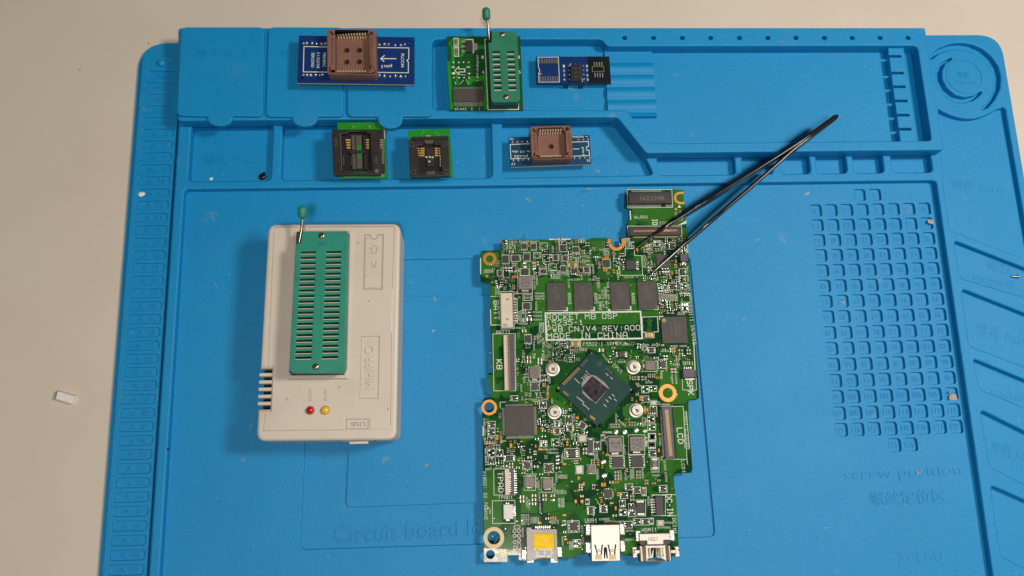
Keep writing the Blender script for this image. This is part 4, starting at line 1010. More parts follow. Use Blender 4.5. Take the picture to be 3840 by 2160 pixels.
# the two open slots are real cut-outs of the outline
outline = outline[:46] + [(2565, 728), (2551, 728), (2541, 733), (2537, 742), (2541, 752), (2551, 757), (2564, 757)]
outline = [p for p in outline if p]
right_up = [(1879, 902), (1877, 940), (1808, 942), (1802, 948), (1802, 1054), (1807, 1060), (1838, 1065), (1842, 1075), (1840, 1200), (1845, 1299), (1851, 1458), (1853, 1490), (1845, 1495),
            (1812, 1500), (1808, 1506), (1809, 1570), (1810, 1600), (1812, 1786), (1815, 2103), (1818, 2107), (1903, 2107), (1903, 2083), (1944, 2083), (1944, 2101), (1974, 2104),
            (2100, 2094), (2156, 2094), (2162, 2081), (2215, 2077), (2326, 2075), (2340, 2084), (2546, 2085), (2542, 1973), (2529, 1824), (2527, 1790), (2533, 1775), (2592, 1773), (2597, 1760),
            (2585, 1600), (2580, 1503), (2613, 1499), (2622, 1492), (2618, 1400), (2609, 1280), (2591, 1102), (2577, 883), (2567, 757),
            (2551, 757), (2541, 752), (2537, 742), (2541, 733), (2551, 728), (2565, 728), (2562, 711), (2356, 711), (2347, 716), (2345, 776), (2350, 782), (2362, 784), (2365, 836), (2354, 842), (2351, 893),
            (2330, 893), (2330, 908), (2327, 919), (2320, 926), (2311, 928), (2302, 926), (2296, 919), (2293, 908), (2293, 893), (2217, 893), (2214, 898), (1884, 901)]
holes_px = [(1836.5, 971, 25.5, 13.6, "copper_gold"), (1834.6, 1528, 29, 19.0, "copper_gold"), (2504, 1474, 33, 18.8, "copper_gold"), (1852, 2016.7, 39, 24, "pale_gold"), (1839, 2079.7, 0, 15, None)]
cxb, cyb = (P(1810, 1400, ZK)[0] + P(2600, 1400, ZK)[0]) / 2, (K(2200, 710)[1] + K(2200, 2100)[1]) / 2
mb = thing("motherboard", "green laptop motherboard packed with chips and connectors, lying on the work panel", "motherboard", cxb, cyb, 1.85)
hl = []
for u, v, ro, ri, m_ in holes_px: hl.append(circ(*K(u, v), ri * mmpx(u, v, ZK), 28))
pcb = Geo().slab([K(*p) for p in right_up], hl, ZK - TH, ZK, 0.06, 0).build("circuit_board", "green_solder_mask", mb, 30)
for u, v, ro, ri, m_ in holes_px:
    if m_:
        s = mmpx(u, v, ZK); c = K(u, v); Geo().ring(*c, ri * s + 0.05, ro * s, ZK + 0.01, ZK + 0.05, 36).build("mounting_ring", m_, mb, 0)
        Geo().ring(*c, ri * s - 0.15, ri * s + 0.06, ZK - TH, ZK + 0.05, 36).build("hole_wall", "board_edge", mb, 0)
# open slot rings
def uring(c, r0, r1, open_dir, ext):
    s = mmpx(*c, ZK); x, y = K(*c); g = Geo()
    a0 = {'up': math.pi, 'right': math.pi / 2}[open_dir]
    g.ring(x, y, r0 * s, r1 * s, ZK + 0.01, ZK + 0.06, 16, a0, a0 + math.pi)
    m_ = (r0 + r1) / 2 * s; w = (r1 - r0) * s; e = ext * s
    if open_dir == 'up':
        for k in (-1, 1): g.box(x + k * m_, y + e / 2, w, e, ZK + 0.01, ZK + 0.06)
    else:
        for k in (-1, 1): g.box(x + e / 2, y + k * m_, e, w, ZK + 0.01, ZK + 0.06)
    g.build("slot_ring", "copper_gold", mb, 0)
uring((2311.5, 909), 20, 32, 'up', 15); uring((2551, 742.5), 15.5, 24, 'right', 14)

# supports under the board: parts on its underside that rest on the mat
for u, v, zz_ in ((1990, 930, ZP), (2480, 1000, 1.85), (2590, 1300, 1.85), (1870, 1620, 2.95), (2450, 1930, 1.85), (1900, 2000, 1.85), (2230, 1458, 2.95), (2450, 800, ZP)):
    c = K(u, v); g = Geo(); g.box(c[0], c[1], 5, 5, zz_, ZK - TH, 0, .3); g.build("underside_chip", "chip_black", mb, 0)

# ---- copper areas showing through the lacquer
G1 = Geo()
pn = [0]
def pourm(fr, pts, z=ZK + 0.008): pn[0] += 1; G1.flat(QQ(fr, pts, ZK), z + pn[0] * .0002)
pourm('M3', [(196, 545), (1622, 520), (1612, 635), (1530, 702), (570, 715), (432, 862), (205, 905)])
pourm('M3', [(500, 70), (600, 70), (615, 520), (505, 525)]); pourm('M3', [(905, 70), (960, 70), (1150, 100), (1160, 505), (930, 512)]); pourm('M3', [(1455, 90), (1560, 90), (1580, 500), (1480, 505)])
pourm('M3', [(60, 240), (190, 130), (205, 500), (180, 700), (40, 690), (50, 420)]); pourm('M3', [(1640, 510), (1905, 505), (1900, 585), (1640, 590)])
pourm('M2', [(590, 352), (1130, 352), (1268, 352), (1290, 570), (900, 560), (680, 500), (590, 470)]); pourm('M2', [(1112, 105), (1250, 108), (1262, 345), (1115, 345)])
pourm('M2', [(60, 770), (230, 770), (230, 905), (60, 905)]); pourm('M2', [(1240, 600), (1300, 600), (1315, 1000), (1270, 900)]); pourm('M2', [(700, 845), (780, 820), (790, 900), (750, 925), (700, 900)])
pourm('M5', [(1560, 150), (1640, 300), (1700, 500), (1900, 520), (1930, 780), (1800, 790), (1760, 850), (1560, 850), (1420, 620), (1440, 480)])
pourm('M5', [(1600, 885), (1740, 885), (1800, 1449), (1650, 1449)]); pourm('M5', [(985, 240), (1180, 240), (1390, 240), (1390, 405), (1180, 420), (985, 440), (950, 340)])
pourm('M5', [(920, 900), (1010, 840), (1220, 840), (1215, 1040), (1000, 1060), (930, 1010)]); pourm('M5', [(350, 60), (660, 60), (680, 120), (560, 130), (500, 115), (380, 160), (280, 160)])
pourm('M5', [(730, 1120), (1000, 1080), (1250, 1100), (1250, 1160), (1000, 1180), (730, 1190)])
pourm('M6', [(88, 480), (190, 520), (250, 700), (275, 980), (250, 1010), (95, 1060)]); pourm('M6', [(470, 600), (640, 640), (630, 870), (465, 870)]); pourm('M6', [(690, 660), (860, 570), (910, 640), (900, 820), (690, 870)])
pourm('M6', [(190, 745), (280, 745), (280, 970), (190, 970)]); pourm('M6', [(870, 1200), (1120, 1190), (1110, 1270), (1010, 1280), (1000, 1320), (870, 1320)])
pourm('M7', [(330, 545), (620, 520), (760, 440), (760, 480), (640, 560), (400, 640)]); pourm('M7', [(455, 1120), (600, 1120), (600, 1290), (460, 1270)]); pourm('M7', [(1000, 20), (1100, 20), (1110, 320), (1005, 320)])
pourm('M7', [(850, 330), (990, 335), (960, 440), (860, 480)]); pourm('M7', [(950, 700), (1005, 700), (1025, 1000), (970, 1000)])
pourm('M4', [(650, 340), (800, 310), (800, 430), (740, 520), (560, 520), (560, 440)]); pourm('M4', [(555, 640), (640, 690), (640, 820), (550, 850)]); pourm('M4', [(210, 170), (325, 170), (325, 260), (250, 330), (210, 330)])
pourm('M4', [(150, 620), (205, 620), (290, 800), (280, 880), (200, 880)]); pourm('M4', [(860, 860), (980, 930), (1080, 990), (1060, 1030), (960, 1010), (870, 940)])
pourm('M1', [(790, 640), (935, 600), (990, 650), (930, 690), (930, 1040), (850, 1060), (830, 1240), (700, 1280), (680, 1250), (780, 1180), (800, 900)]); pourm('M1', [(95, 300), (310, 300), (310, 440), (200, 520), (180, 640), (90, 600)])
pourm('M1', [(600, 420), (800, 420), (800, 500), (700, 600), (560, 600), (560, 520)]); pourm('M1', [(1240, 300), (1380, 280), (1500, 330), (1540, 480), (1380, 470)]); pourm('M1', [(205, 740), (330, 760), (330, 1240), (215, 1230)])
G1.build("copper_area", "green_copper_pour", pcb, 0, kind="stuff")
G2 = Geo()
G2.flat(QQ('M3', [(1648, 602), (1876, 600), (1882, 822), (1656, 824)], ZK), ZK + 0.0185); G2.flat(QQ('M3', [(570, 722), (1530, 708), (1620, 640), (1632, 920), (760, 930), (900, 880), (620, 880), (560, 930), (400, 930), (440, 870)], ZK), ZK + 0.0175)
G2.flat(QQ('M1', [(700, 1060), (760, 1060), (780, 1160), (700, 1240), (640, 1230)], ZK), ZK + 0.0185); G2.flat(QQ('M5', [(1120, 150), (1400, 150), (1420, 230), (1200, 230)], ZK), ZK + 0.0185)
G2.build("dark_area", "dark_solder_mask", pcb, 0, kind="stuff")
# ---- traces: bundles of fine 45 degree routes
GT = Geo()
def traces(fr, pts, n, pitch, w=0.16):
    q = QQ(fr, pts, ZK)
    for i in range(n):
        o = (i - (n - 1) / 2) * pitch; out = []
        for j, p in enumerate(q):
            a = Vector(q[max(j - 1, 0)]); b = Vector(q[min(j + 1, len(q) - 1)]); t = (b - a).normalized(); nn = Vector((-t.y, t.x)); pp = Vector(p) + nn * o; out.append((pp.x, pp.y))
        GT.line(out, w, ZK + 0.0195)
traces('M1', [(250, 300), (230, 520), (240, 1400)], 5, 0.55); traces('M4', [(205, 100), (225, 800), (280, 1000)], 4, 0.6); traces('M4', [(330, 210), (260, 300), (290, 480), (260, 680), (330, 770)], 2, 0.7)
traces('M3', [(400, 930), (560, 790), (1000, 790), (1120, 900), (1140, 1150), (1200, 1230), (1290, 1330)], 6, 0.5); traces('M3', [(130, 1130), (560, 760)], 4, 0.55)
traces('M5', [(700, 60), (740, 200), (800, 240), (840, 400), (990, 560), (1000, 640)], 4, 0.5); traces('M5', [(870, 880), (720, 1000), (640, 1090), (640, 1150)], 6, 0.45); traces('M5', [(100, 800), (330, 930), (480, 1080)], 4, 0.5)
traces('M5', [(1690, 170), (1780, 260), (1790, 330)], 4, 1.0, 0.4); traces('M5', [(1560, 230), (1640, 300), (1640, 360)], 3, 0.7, 0.3); traces('M5', [(1890, 30), (1900, 480), (1860, 760), (1790, 800), (1800, 1400)], 3, 0.9)
traces('M7', [(990, 690), (930, 500), (1010, 400), (1100, 400)], 4, 0.7); traces('M7', [(640, 550), (760, 440), (860, 330)], 3, 0.6); traces('M6', [(120, 420), (230, 530), (260, 690)], 2, 1.0, 0.3); traces('M6', [(290, 960), (350, 1040), (350, 1230)], 3, 0.7)
traces('M2', [(540, 530), (680, 510), (760, 545), (900, 545)], 5, 0.55, 0.25); traces('M2', [(200, 930), (280, 910), (420, 950), (500, 900)], 5, 0.5); traces('M2', [(830, 1200), (920, 1290), (940, 1440)], 5, 0.4); traces('M2', [(700, 1290), (720, 1240), (800, 1210)], 6, 0.4)
traces('M1', [(940, 690), (1000, 640), (1180, 640), (1180, 690)], 6, 0.4); traces('M1', [(350, 160), (450, 280), (460, 420)], 3, 0.6); traces('M6', [(900, 400), (910, 600), (960, 740), (960, 830)], 6, 0.5)
for i in range(16): traces('M4', [(470, 215 + i * 36), (500 + 10 * (i % 3), 215 + i * 36), (525, 235 + i * 36)], 1, 1, 0.2)
rnd = random.Random(5)
for i in range(150):                                   # short local routes between parts
    u, v = rnd.uniform(1850, 2560), rnd.uniform(920, 2060)
    if u > 2500 and v > 1500: u -= 80
    x, y = K(u, v); L = rnd.uniform(1.5, 6); a = rnd.choice((0, 1, 2, 3)) * math.pi / 4; k = rnd.randint(2, 5)
    for j in range(k):
        ox, oy = -math.sin(a) * j * 0.42, math.cos(a) * j * 0.42; e = a + rnd.choice((-1, 1)) * math.pi / 4
        x1, y1 = x + ox + math.cos(a) * L, y + oy + math.sin(a) * L
        GT.line([(x + ox, y + oy), (x1, y1), (x1 + math.cos(a + math.pi / 4) * 1.2, y1 + math.sin(a + math.pi / 4) * 1.2)], 0.15, ZK + 0.0195)
GT.build("copper_traces", "trace_green", pcb, 0, kind="stuff")

# ---- printed outlines and lettering
SK = Geo(); ZS = ZK + 0.03
def so(fr, pts, w=0.22, closed=True): SK.line(QQ(fr, pts, ZK), w, ZS, closed)
def sbox(fr, x0, y0, x1, y1, w=0.22): so(fr, [(x0, y0), (x1, y0), (x1, y1), (x0, y1)], w)
def st(s, fr, x, y, L, h, a=0, b=0.0):
    u, v = f(fr, x, y); p = P(u, v, ZK); k = mmpx(u, v, ZK) / FR[fr][2]
    SK.strokes(s, p[0], p[1], ZS, L * k, h * k, a, max(0.11, min(0.36, h * k * 0.12)) * (1.35 if b > 0 else 1.0))
so('M3', [(182, 540), (1618, 516), (1645, 922), (196, 946)], 0.75)
st("ROCKET", 'M3', 445, 598, 475, 76, 0.5); st("MB", 'M3', 860, 590, 155, 76, 0.5); st("OSP", 'M3', 1153, 584, 222, 76, 0.5); st("15235-1", 'M3', 475, 684, 545, 74, 0.5); st("PWB", 'M3', 322, 782, 232, 76, 0.5); st("CNJV4", 'M3', 742, 775, 405, 74, 0.5); st("REV:A00", 'M3', 1328, 766, 560, 74, 0.5)
st("MADE", 'M3', 388, 884, 345, 80, 0.5); st("IN", 'M3', 780, 878, 142, 80, 0.5); st("CHINA", 'M3', 1196, 872, 440, 80, 0.5)
so('M3', [(1640, 600), (1872, 594), (1886, 822), (1650, 828)], 0.3)
st("F5502:1.1A/6V", 'M3', 1037, 1003, 570, 44, 0); st("EC502", 'M3', 1412, 1014, 118, 24); st("RN2601", 'M3', 1680, 1021, 138, 24); st("Q2604", 'M3', 1850, 1018, 116, 24); st("R2606", 'M3', 1336, 1275, 116, 26); st("CPU1", 'M3', 1275, 1375, 175, 46, -42)
st("R6325 U6301", 'M3', 2195, 1038, 245, 24); st("C6304", 'M3', 1985, 1112, 118, 24); st("SPK1", 'M3', 2335, 1295, 160, 44); st("C6302", 'M3', 2232, 553, 116, 24); st("RN2701", 'M3', 2000, 208, 138, 24); st("PR5315", 'M3', 2278, 232, 136, 26)
for s_, x in (("RAM3", 545), ("RAM1", 942), ("RAM2", 1508), ("RAM4", 1908)): st(s_, 'M3', x, 320, 165, 42, -90 + 1.5)
st("X1601: 19.2MHZ", 'M3', 995, 250, 500, 40, -88.5); st("16/2-5 1-26", 'M3', 1050, 315, 270, 24, -88.5); st("E89382 MV-4", 'M3', 1095, 310, 320, 34, -88.5); st("HSB J 94V-0", 'M3', 1140, 235, 330, 36, -88.5)
so('M3', [(1145, 478), (1165, 502), (1128, 502)], 0.45); st("F5701:1.1A/6V&G", 'M3', 2395, 690, 640, 46, -87); st("PU5301", 'M3', 2370, 300, 130, 26, -88)
for i in range(8): st("R633%d" % i, 'M3', 1950 + i * 31, 308, 106, 22, -90)
st("BATT", 'M1', 283, 1047, 245, 62, -89, 0.006); st("BATT1", 'M1', 370, 1327, 178, 36, 1); st("KB", 'M4', 280, 503, 105, 58, -89, 0.008); st("KB1", 'M4', 553, 420, 88, 26, -90); st("TPAD", 'M6', 262, 558, 200, 50, -89, 0.006); st("TPAD1", 'M6', 310, 712, 145, 30); st("SPK", 'M5', 1842, 630, 190, 70, -88, 0.008); st("LCD", 'M5', 1705, 1283, 205, 68, -88, 0.008)
st("DC-IN", 'M7', 942, 790, 205, 52, -89, 0.006); st("DCIN1", 'M7', 992, 1000, 150, 32, -89); st("LCD1", 'M7', 1080, 402, 118, 28, -86); st("HDMI1", 'M7', 738, 1040, 148, 36, 1); st("USB1", 'M7', 152, 945, 120, 36, 0); st("SD1", 'M6', 808, 955, 82, 34); st("X1802: 32.768KHZ", 'M6', 107, 690, 470, 30, -89)
st("WLAN1", 'M2', 705, 462, 178, 36, 0.5); st("IO", 'M2', 882, 525, 72, 62, -90, 0.01); st("IOBD", 'M2', 1003, 540, 130, 36, 0); st("BOT", 'M2', 527, 790, 92, 34, -90); sbox('M2', 500, 737, 554, 850); st("&A", 'M2', 590, 822, 88, 46, -90); st("SSKT1", 'M2', 742, 1035, 160, 34, -90); st("R", 'M2', 1235, 790, 44, 58, -90); st("C", 'M2', 1262, 915, 44, 52, -90); st("M2.2", 'M2', 1215, 445, 130, 34, -85); st("(BIS", 'M2', 1160, 440, 90, 34, -85)
st("BOT", 'M1', 868, 1270, 92, 36, -90); sbox('M1', 838, 1212, 895, 1330)
for s_, fr, x, y, L, h, a in (("PU4301", 'M1', 422, 202, 105, 18, -90), ("PU4402", 'M1', 455, 202, 105, 18, -90), ("PR4402", 'M1', 487, 202, 105, 18, -90), ("PU4407", 'M1', 518, 202, 105, 18, -90), ("PQ4408", 'M1', 642, 158, 116, 20, 0), ("PQ4402", 'M1', 774, 158, 116, 20, 0), ("R4005", 'M1', 1130, 150, 98, 20, 0), ("D4001", 'M1', 1230, 180, 92, 20, 0), ("C4004", 'M1', 1390, 140, 96, 20, 0), ("C4001", 'M1', 1390, 163, 96, 20, 0),
        ("PQ4407", 'M1', 408, 502, 116, 20, 0), ("PR4409", 'M1', 500, 548, 118, 20, 0), ("PR4427", 'M1', 185, 528, 116, 20, 0), ("PR4429", 'M1', 178, 553, 120, 20, 0), ("PC4401", 'M1', 276, 795, 115, 20, -90), ("PR4425", 'M1', 308, 795, 115, 20, -90), ("PU4405 PL4401", 'M1', 772, 660, 245, 20, -90), ("PR4470", 'M1', 803, 660, 118, 20, -90), ("PG4404", 'M1', 842, 828, 118, 20, 0), ("PG4405", 'M1', 842, 866, 118, 20, 0), ("PR4416", 'M1', 840, 898, 118, 20, 0), ("PU4403", 'M1', 795, 990, 116, 20, -90), ("PC4415", 'M1', 812, 1072, 116, 20, 0), ("PC4418", 'M1', 812, 1120, 116, 20, 0), ("PC4416", 'M1', 812, 1168, 116, 20, 0),
        ("EC4303", 'M1', 575, 1120, 116, 20, -90), ("PD4302", 'M1', 628, 1220, 118, 20, 0), ("PC5114", 'M1', 592, 1276, 118, 20, 0), ("Q4001", 'M1', 1012, 262, 90, 20, -90), ("PD4410", 'M1', 840, 545, 115, 20, -90), ("PQ4409", 'M1', 1047, 608, 118, 20, 0), ("PD4404", 'M1', 1047, 632, 118, 20, 0), ("Q4015", 'M1', 1158, 580, 95, 20, 0), ("EC1108", 'M1', 1300, 650, 116, 20, 0), ("C1222", 'M1', 1522, 650, 95, 20, 0), ("Q4016", 'M1', 1455, 572, 95, 20, 0), ("R4019", 'M1', 1382, 605, 95, 20, -90), ("Q4017 EC1107", 'M1', 1215, 640, 240, 20, -90), ("R4047", 'M1', 1320, 372, 95, 20, 0), ("C4051", 'M1', 1405, 345, 92, 20, 0), ("R4029", 'M1', 1440, 412, 95, 20, 0), ("R4008", 'M1', 1490, 462, 95, 20, 0), ("R4020", 'M1', 1535, 530, 95, 20, -90),
        ("R2526", 'M2', 132, 982, 94, 20, 0), ("R2523", 'M2', 280, 912, 92, 20, -90), ("R2524", 'M2', 255, 912, 92, 20, -90), ("R2525", 'M2', 230, 912, 92, 20, -90), ("U2503", 'M2', 165, 1080, 96, 20, -90), ("EC2503", 'M2', 352, 970, 112, 20, -90), ("EC1105", 'M2', 552, 1240, 116, 20, 0), ("C2501", 'M2', 408, 1230, 92, 20, -90), ("C2907", 'M2', 790, 885, 92, 20, -90), ("C2908", 'M2', 830, 865, 92, 20, -90), ("U2901", 'M2', 982, 840, 92, 20, -90), ("Q2901", 'M2', 1012, 840, 92, 20, -90), ("U2701", 'M2', 838, 1065, 92, 20, -90), ("U2501", 'M2', 802, 1140, 92, 20, -90), ("R2716", 'M2', 1032, 1156, 94, 20, 0), ("R2714", 'M2', 1032, 1184, 94, 20, 0), ("RN2701", 'M2', 1025, 1422, 116, 20, 0), ("RTC1 Q2502 Q6301", 'M2', 1312, 1265, 310, 20, -88),
        ("PC5118", 'M4', 720, 205, 100, 17, -90), ("PC5115", 'M4', 745, 205, 100, 17, -90), ("RN1605 RN1606", 'M4', 778, 330, 260, 17, -90), ("PU5102", 'M4', 672, 290, 102, 17, -90), ("PL5101", 'M4', 588, 605, 102, 17, -90), ("PU5101", 'M4', 560, 665, 102, 17, -90), ("C2440", 'M4', 528, 770, 85, 17, -90), ("Q2601", 'M4', 848, 680, 85, 17, -90), ("PR5102", 'M4', 828, 792, 105, 17, -90), ("U2401 Q2402", 'M4', 735, 900, 190, 17, 0), ("HS4", 'M4', 875, 920, 50, 17, -90), ("Q1813", 'M4', 1000, 1045, 82, 17, -90), ("Q1812", 'M4', 1128, 1105, 82, 17, -90), ("Q1801", 'M4', 978, 1160, 82, 17, -90), ("Q2403 Q2404 Q2401", 'M4', 112, 1265, 290, 17, -89), ("R5401", 'M4', 1030, 1350, 85, 17, 0), ("Q1810", 'M4', 1100, 1310, 82, 17, -90), ("RN1803", 'M4', 1135, 1340, 98, 17, -90), ("R1520", 'M4', 965, 285, 85, 17, 48), ("R1506", 'M4', 835, 275, 90, 17, -48), ("R1517", 'M4', 810, 290, 90, 17, -48), ("SPR3", 'M4', 1042, 282, 68, 17, -90),
        ("PC1119", 'M5', 690, 222, 118, 22, -52), ("D1501", 'M5', 1285, 557, 98, 20, 0), ("PC5004", 'M5', 1597, 515, 122, 20, -88), ("PC5008", 'M5', 1650, 515, 122, 20, -88), ("PU5001", 'M5', 1450, 455, 115, 20, -88), ("EC1813", 'M5', 1665, 295, 115, 20, -88), ("F5502", 'M5', 1495, 860, 105, 20, 0), ("U5501", 'M5', 1230, 935, 100, 20, -90), ("PT4801", 'M5', 1228, 1095, 115, 20, -90), ("PC1053", 'M5', 1195, 1095, 115, 20, -90), ("PC1046", 'M5', 835, 1045, 120, 20, -90), ("RN1603", 'M5', 915, 1110, 125, 20, -42), ("PT4701", 'M5', 715, 1240, 125, 22, 0), ("R5502", 'M5', 1435, 1360, 110, 20, -90), ("PL4801", 'M5', 1242, 1370, 130, 20, -90), ("RN801", 'M5', 692, 1355, 100, 20, -90), ("F5501:1.1A/24V", 'M5', 1795, 1220, 480, 36, -88),
        ("Q6504 Q6503", 'M6', 112, 285, 130, 15, -90), ("R651", 'M6', 138, 428, 60, 15, 0), ("U4010", 'M6', 300, 400, 78, 16, 0), ("PU4503", 'M6', 572, 480, 98, 16, 0), ("PL4502", 'M6', 626, 565, 98, 16, -90), ("PC4516 PC4514 PC4515", 'M6', 652, 705, 310, 16, -89), ("PL4501", 'M6', 806, 625, 100, 16, -90), ("PU4502", 'M6', 820, 510, 98, 16, -90), ("PR5411", 'M6', 888, 492, 92, 16, 0), ("PR5401", 'M6', 888, 514, 92, 16, 0), ("PC4511", 'M6', 875, 646, 98, 16, 0), ("PC4512", 'M6', 875, 668, 98, 16, 0), ("PC4527", 'M6', 524, 760, 98, 16, -90), ("PC4517", 'M6', 546, 785, 98, 16, -90), ("C3301", 'M6', 605, 918, 82, 16, 0), ("C3302", 'M6', 605, 940, 82, 16, 0), ("C3303", 'M6', 605, 962, 82, 16, 0), ("R4538", 'M6', 475, 935, 98, 14, -90), ("R4540", 'M6', 497, 935, 98, 14, -90), ("R4541", 'M6', 519, 935, 98, 14, -90), ("R4519", 'M6', 541, 935, 98, 14, -90), ("Q6403", 'M6', 484, 1065, 82, 16, -90), ("LED1", 'M6', 155, 850, 55, 16, -90), ("U2404 Q1811", 'M6', 750, 228, 165, 15, 0), ("PR4504", 'M6', 792, 264, 92, 15, 0), ("C5402", 'M6', 880, 322, 78, 15, -90), ("R3302", 'M6', 885, 1150, 82, 16, -90), ("R3307", 'M6', 980, 1195, 82, 15, -90), ("C3306", 'M6', 958, 1195, 82, 15, -90), ("R3512 R3509", 'M6', 850, 765, 85, 15, -90), ("R3508", 'M6', 875, 765, 85, 15, -90), ("R3506", 'M6', 895, 765, 85, 15, -90),
        ("PT4701", 'M7', 320, 58, 92, 17, 0), ("PL4701", 'M7', 488, 235, 95, 17, -90), ("PL4801", 'M7', 705, 150, 95, 17, -90), ("PU4701", 'M7', 498, 490, 98, 17, -90), ("PU4801", 'M7', 670, 470, 98, 17, -90), ("PQ4301", 'M7', 552, 480, 98, 17, -90), ("PQ4302", 'M7', 575, 470, 98, 17, -90), ("Q5506", 'M7', 800, 453, 80, 17, 0), ("F5501", 'M7', 808, 490, 80, 17, 0), ("EC5502 EC5501", 'M7', 900, 450, 210, 17, -88), ("D5701", 'M7', 915, 628, 80, 17, -88), ("PQ4301", 'M7', 728, 750, 92, 17, -90), ("Q5701", 'M7', 542, 1048, 82, 17, 0), ("R5705", 'M7', 540, 1138, 84, 17, 0), ("F5701", 'M7', 930, 967, 80, 17, 0), ("AFTP5402", 'M7', 885, 1015, 128, 17, 0), ("EU3505", 'M7', 285, 930, 96, 17, 0), ("U3501", 'M7', 328, 953, 82, 17, 0), ("PR4307", 'M7', 432, 957, 96, 17, 0), ("PU5002", 'M7', 215, 480, 95, 17, -90), ("X1601", 'M7', 190, 285, 80, 17, -90), ("X1602", 'M7', 213, 285, 80, 17, -90), ("U3301 Q330", 'M7', 68, 1090, 180, 16, -88), ("PT4702", 'M7', 448, 490, 95, 17, -90)):
    st(s_, fr, x, y, L, h, a)
for fr, pts, w, cl in (('M2', [(522, 108), (1102, 106), (1112, 338), (536, 344)], .25, True), ('M2', [(528, 590), (528, 580), (1228, 578), (1232, 708), (540, 716)], .25, True), ('M2', [(498, 870), (616, 872), (620, 960), (710, 962), (725, 1215), (432, 1218), (418, 965), (500, 963)], .25, True), ('M2', [(562, 385), (568, 490)], .6, False),
                       ('M2', [(1180, 825), (1305, 825), (1310, 930)], .25, False), ('M2', [(1180, 825), (1185, 940)], .25, False), ('M4', [(205, 158), (460, 155), (462, 800), (218, 802)], .25, True), ('M6', [(192, 425), (400, 422), (405, 686), (194, 688)], .25, True), ('M6', [(178, 746), (404, 742), (406, 972), (180, 974)], .25, True),
                       ('M1', [(205, 868), (330, 868)], .25, False), ('M1', [(205, 1038), (210, 1238), (340, 1238)], .4, False), ('M1', [(76, 375), (78, 575)], .5, False), ('M1', [(968, 130), (1235, 127)], .6, False), ('M5', [(1735, 520), (1738, 660), (1925, 662), (1922, 500)], .25, False), ('M5', [(1600, 885), (1745, 882), (1760, 1100), (1770, 1449)], .25, False), ('M5', [(1890, 20), (1912, 480)], .4, False), ('M5', [(1770, 950), (1790, 960), (1830, 1449)], .25, False),
                       ('M7', [(765, 686), (1000, 684)], .25, False), ('M7', [(780, 895), (1010, 895)], .25, False), ('M7', [(890, 328), (1110, 328)], .25, False), ('M7', [(1100, 20), (1118, 360), (1125, 380)], .25, False), ('M4', [(288, 990), (288, 930), (350, 930)], .25, False), ('M4', [(665, 922), (730, 922), (735, 1000)], .25, False), ('M4', [(298, 1310), (298, 1368), (355, 1370)], .25, False), ('M6', [(85, 0), (85, 90)], .5, False)):
    so(fr, pts, w, cl)
SK.flat(QQ('M4', [(738, 1305), (738, 1362), (688, 1358)], ZK), ZS); SK.flat(QQ('M6', [(655, 85), (655, 140), (608, 135)], ZK), ZS); SK.flat(QQ('M2', [(1198, 302), (1222, 342), (1178, 342)], ZK), ZS); SK.flat(QQ('M2', [(1290, 505), (1290, 545), (1180, 570)], ZK), ZS); SK.flat(QQ('M2', [(860, 790), (830, 820), (690, 870)], ZK), ZS)
for x0, y0 in ((520, 450), (928, 445), (1480, 435), (1890, 430)): SK.flat(QQ('M3', [(x0, y0), (x0, y0 + 62), (x0 - 66, y0 + 62), (x0 - 66, y0 + 40), (x0 - 18, y0 + 40), (x0 - 18, y0)], ZK), ZS + 0.004)
for x0, x1, y in ((215, 460, 502), (625, 870, 494), (1190, 1430, 490), (1600, 1830, 482)): so('M3', [(x0, y), (x1, y - 2)], .35, False)

# ---- solder pads, test points and vias, too small to tell apart
VI = Geo(); rnd = random.Random(11)
def via(x, y, r): VI.flat(circ(x, y, r, 6), ZK + 0.035)
for i in range(420):
    u, v = rnd.uniform(1830, 2580), rnd.uniform(915, 2060)
    if v > 1500 and u > 2525: continue
    x, y = K(u, v); via(x, y, rnd.choice((0.14, 0.18, 0.24)))
VI.build("via_dots", "tin", pcb, 0, kind="stuff")

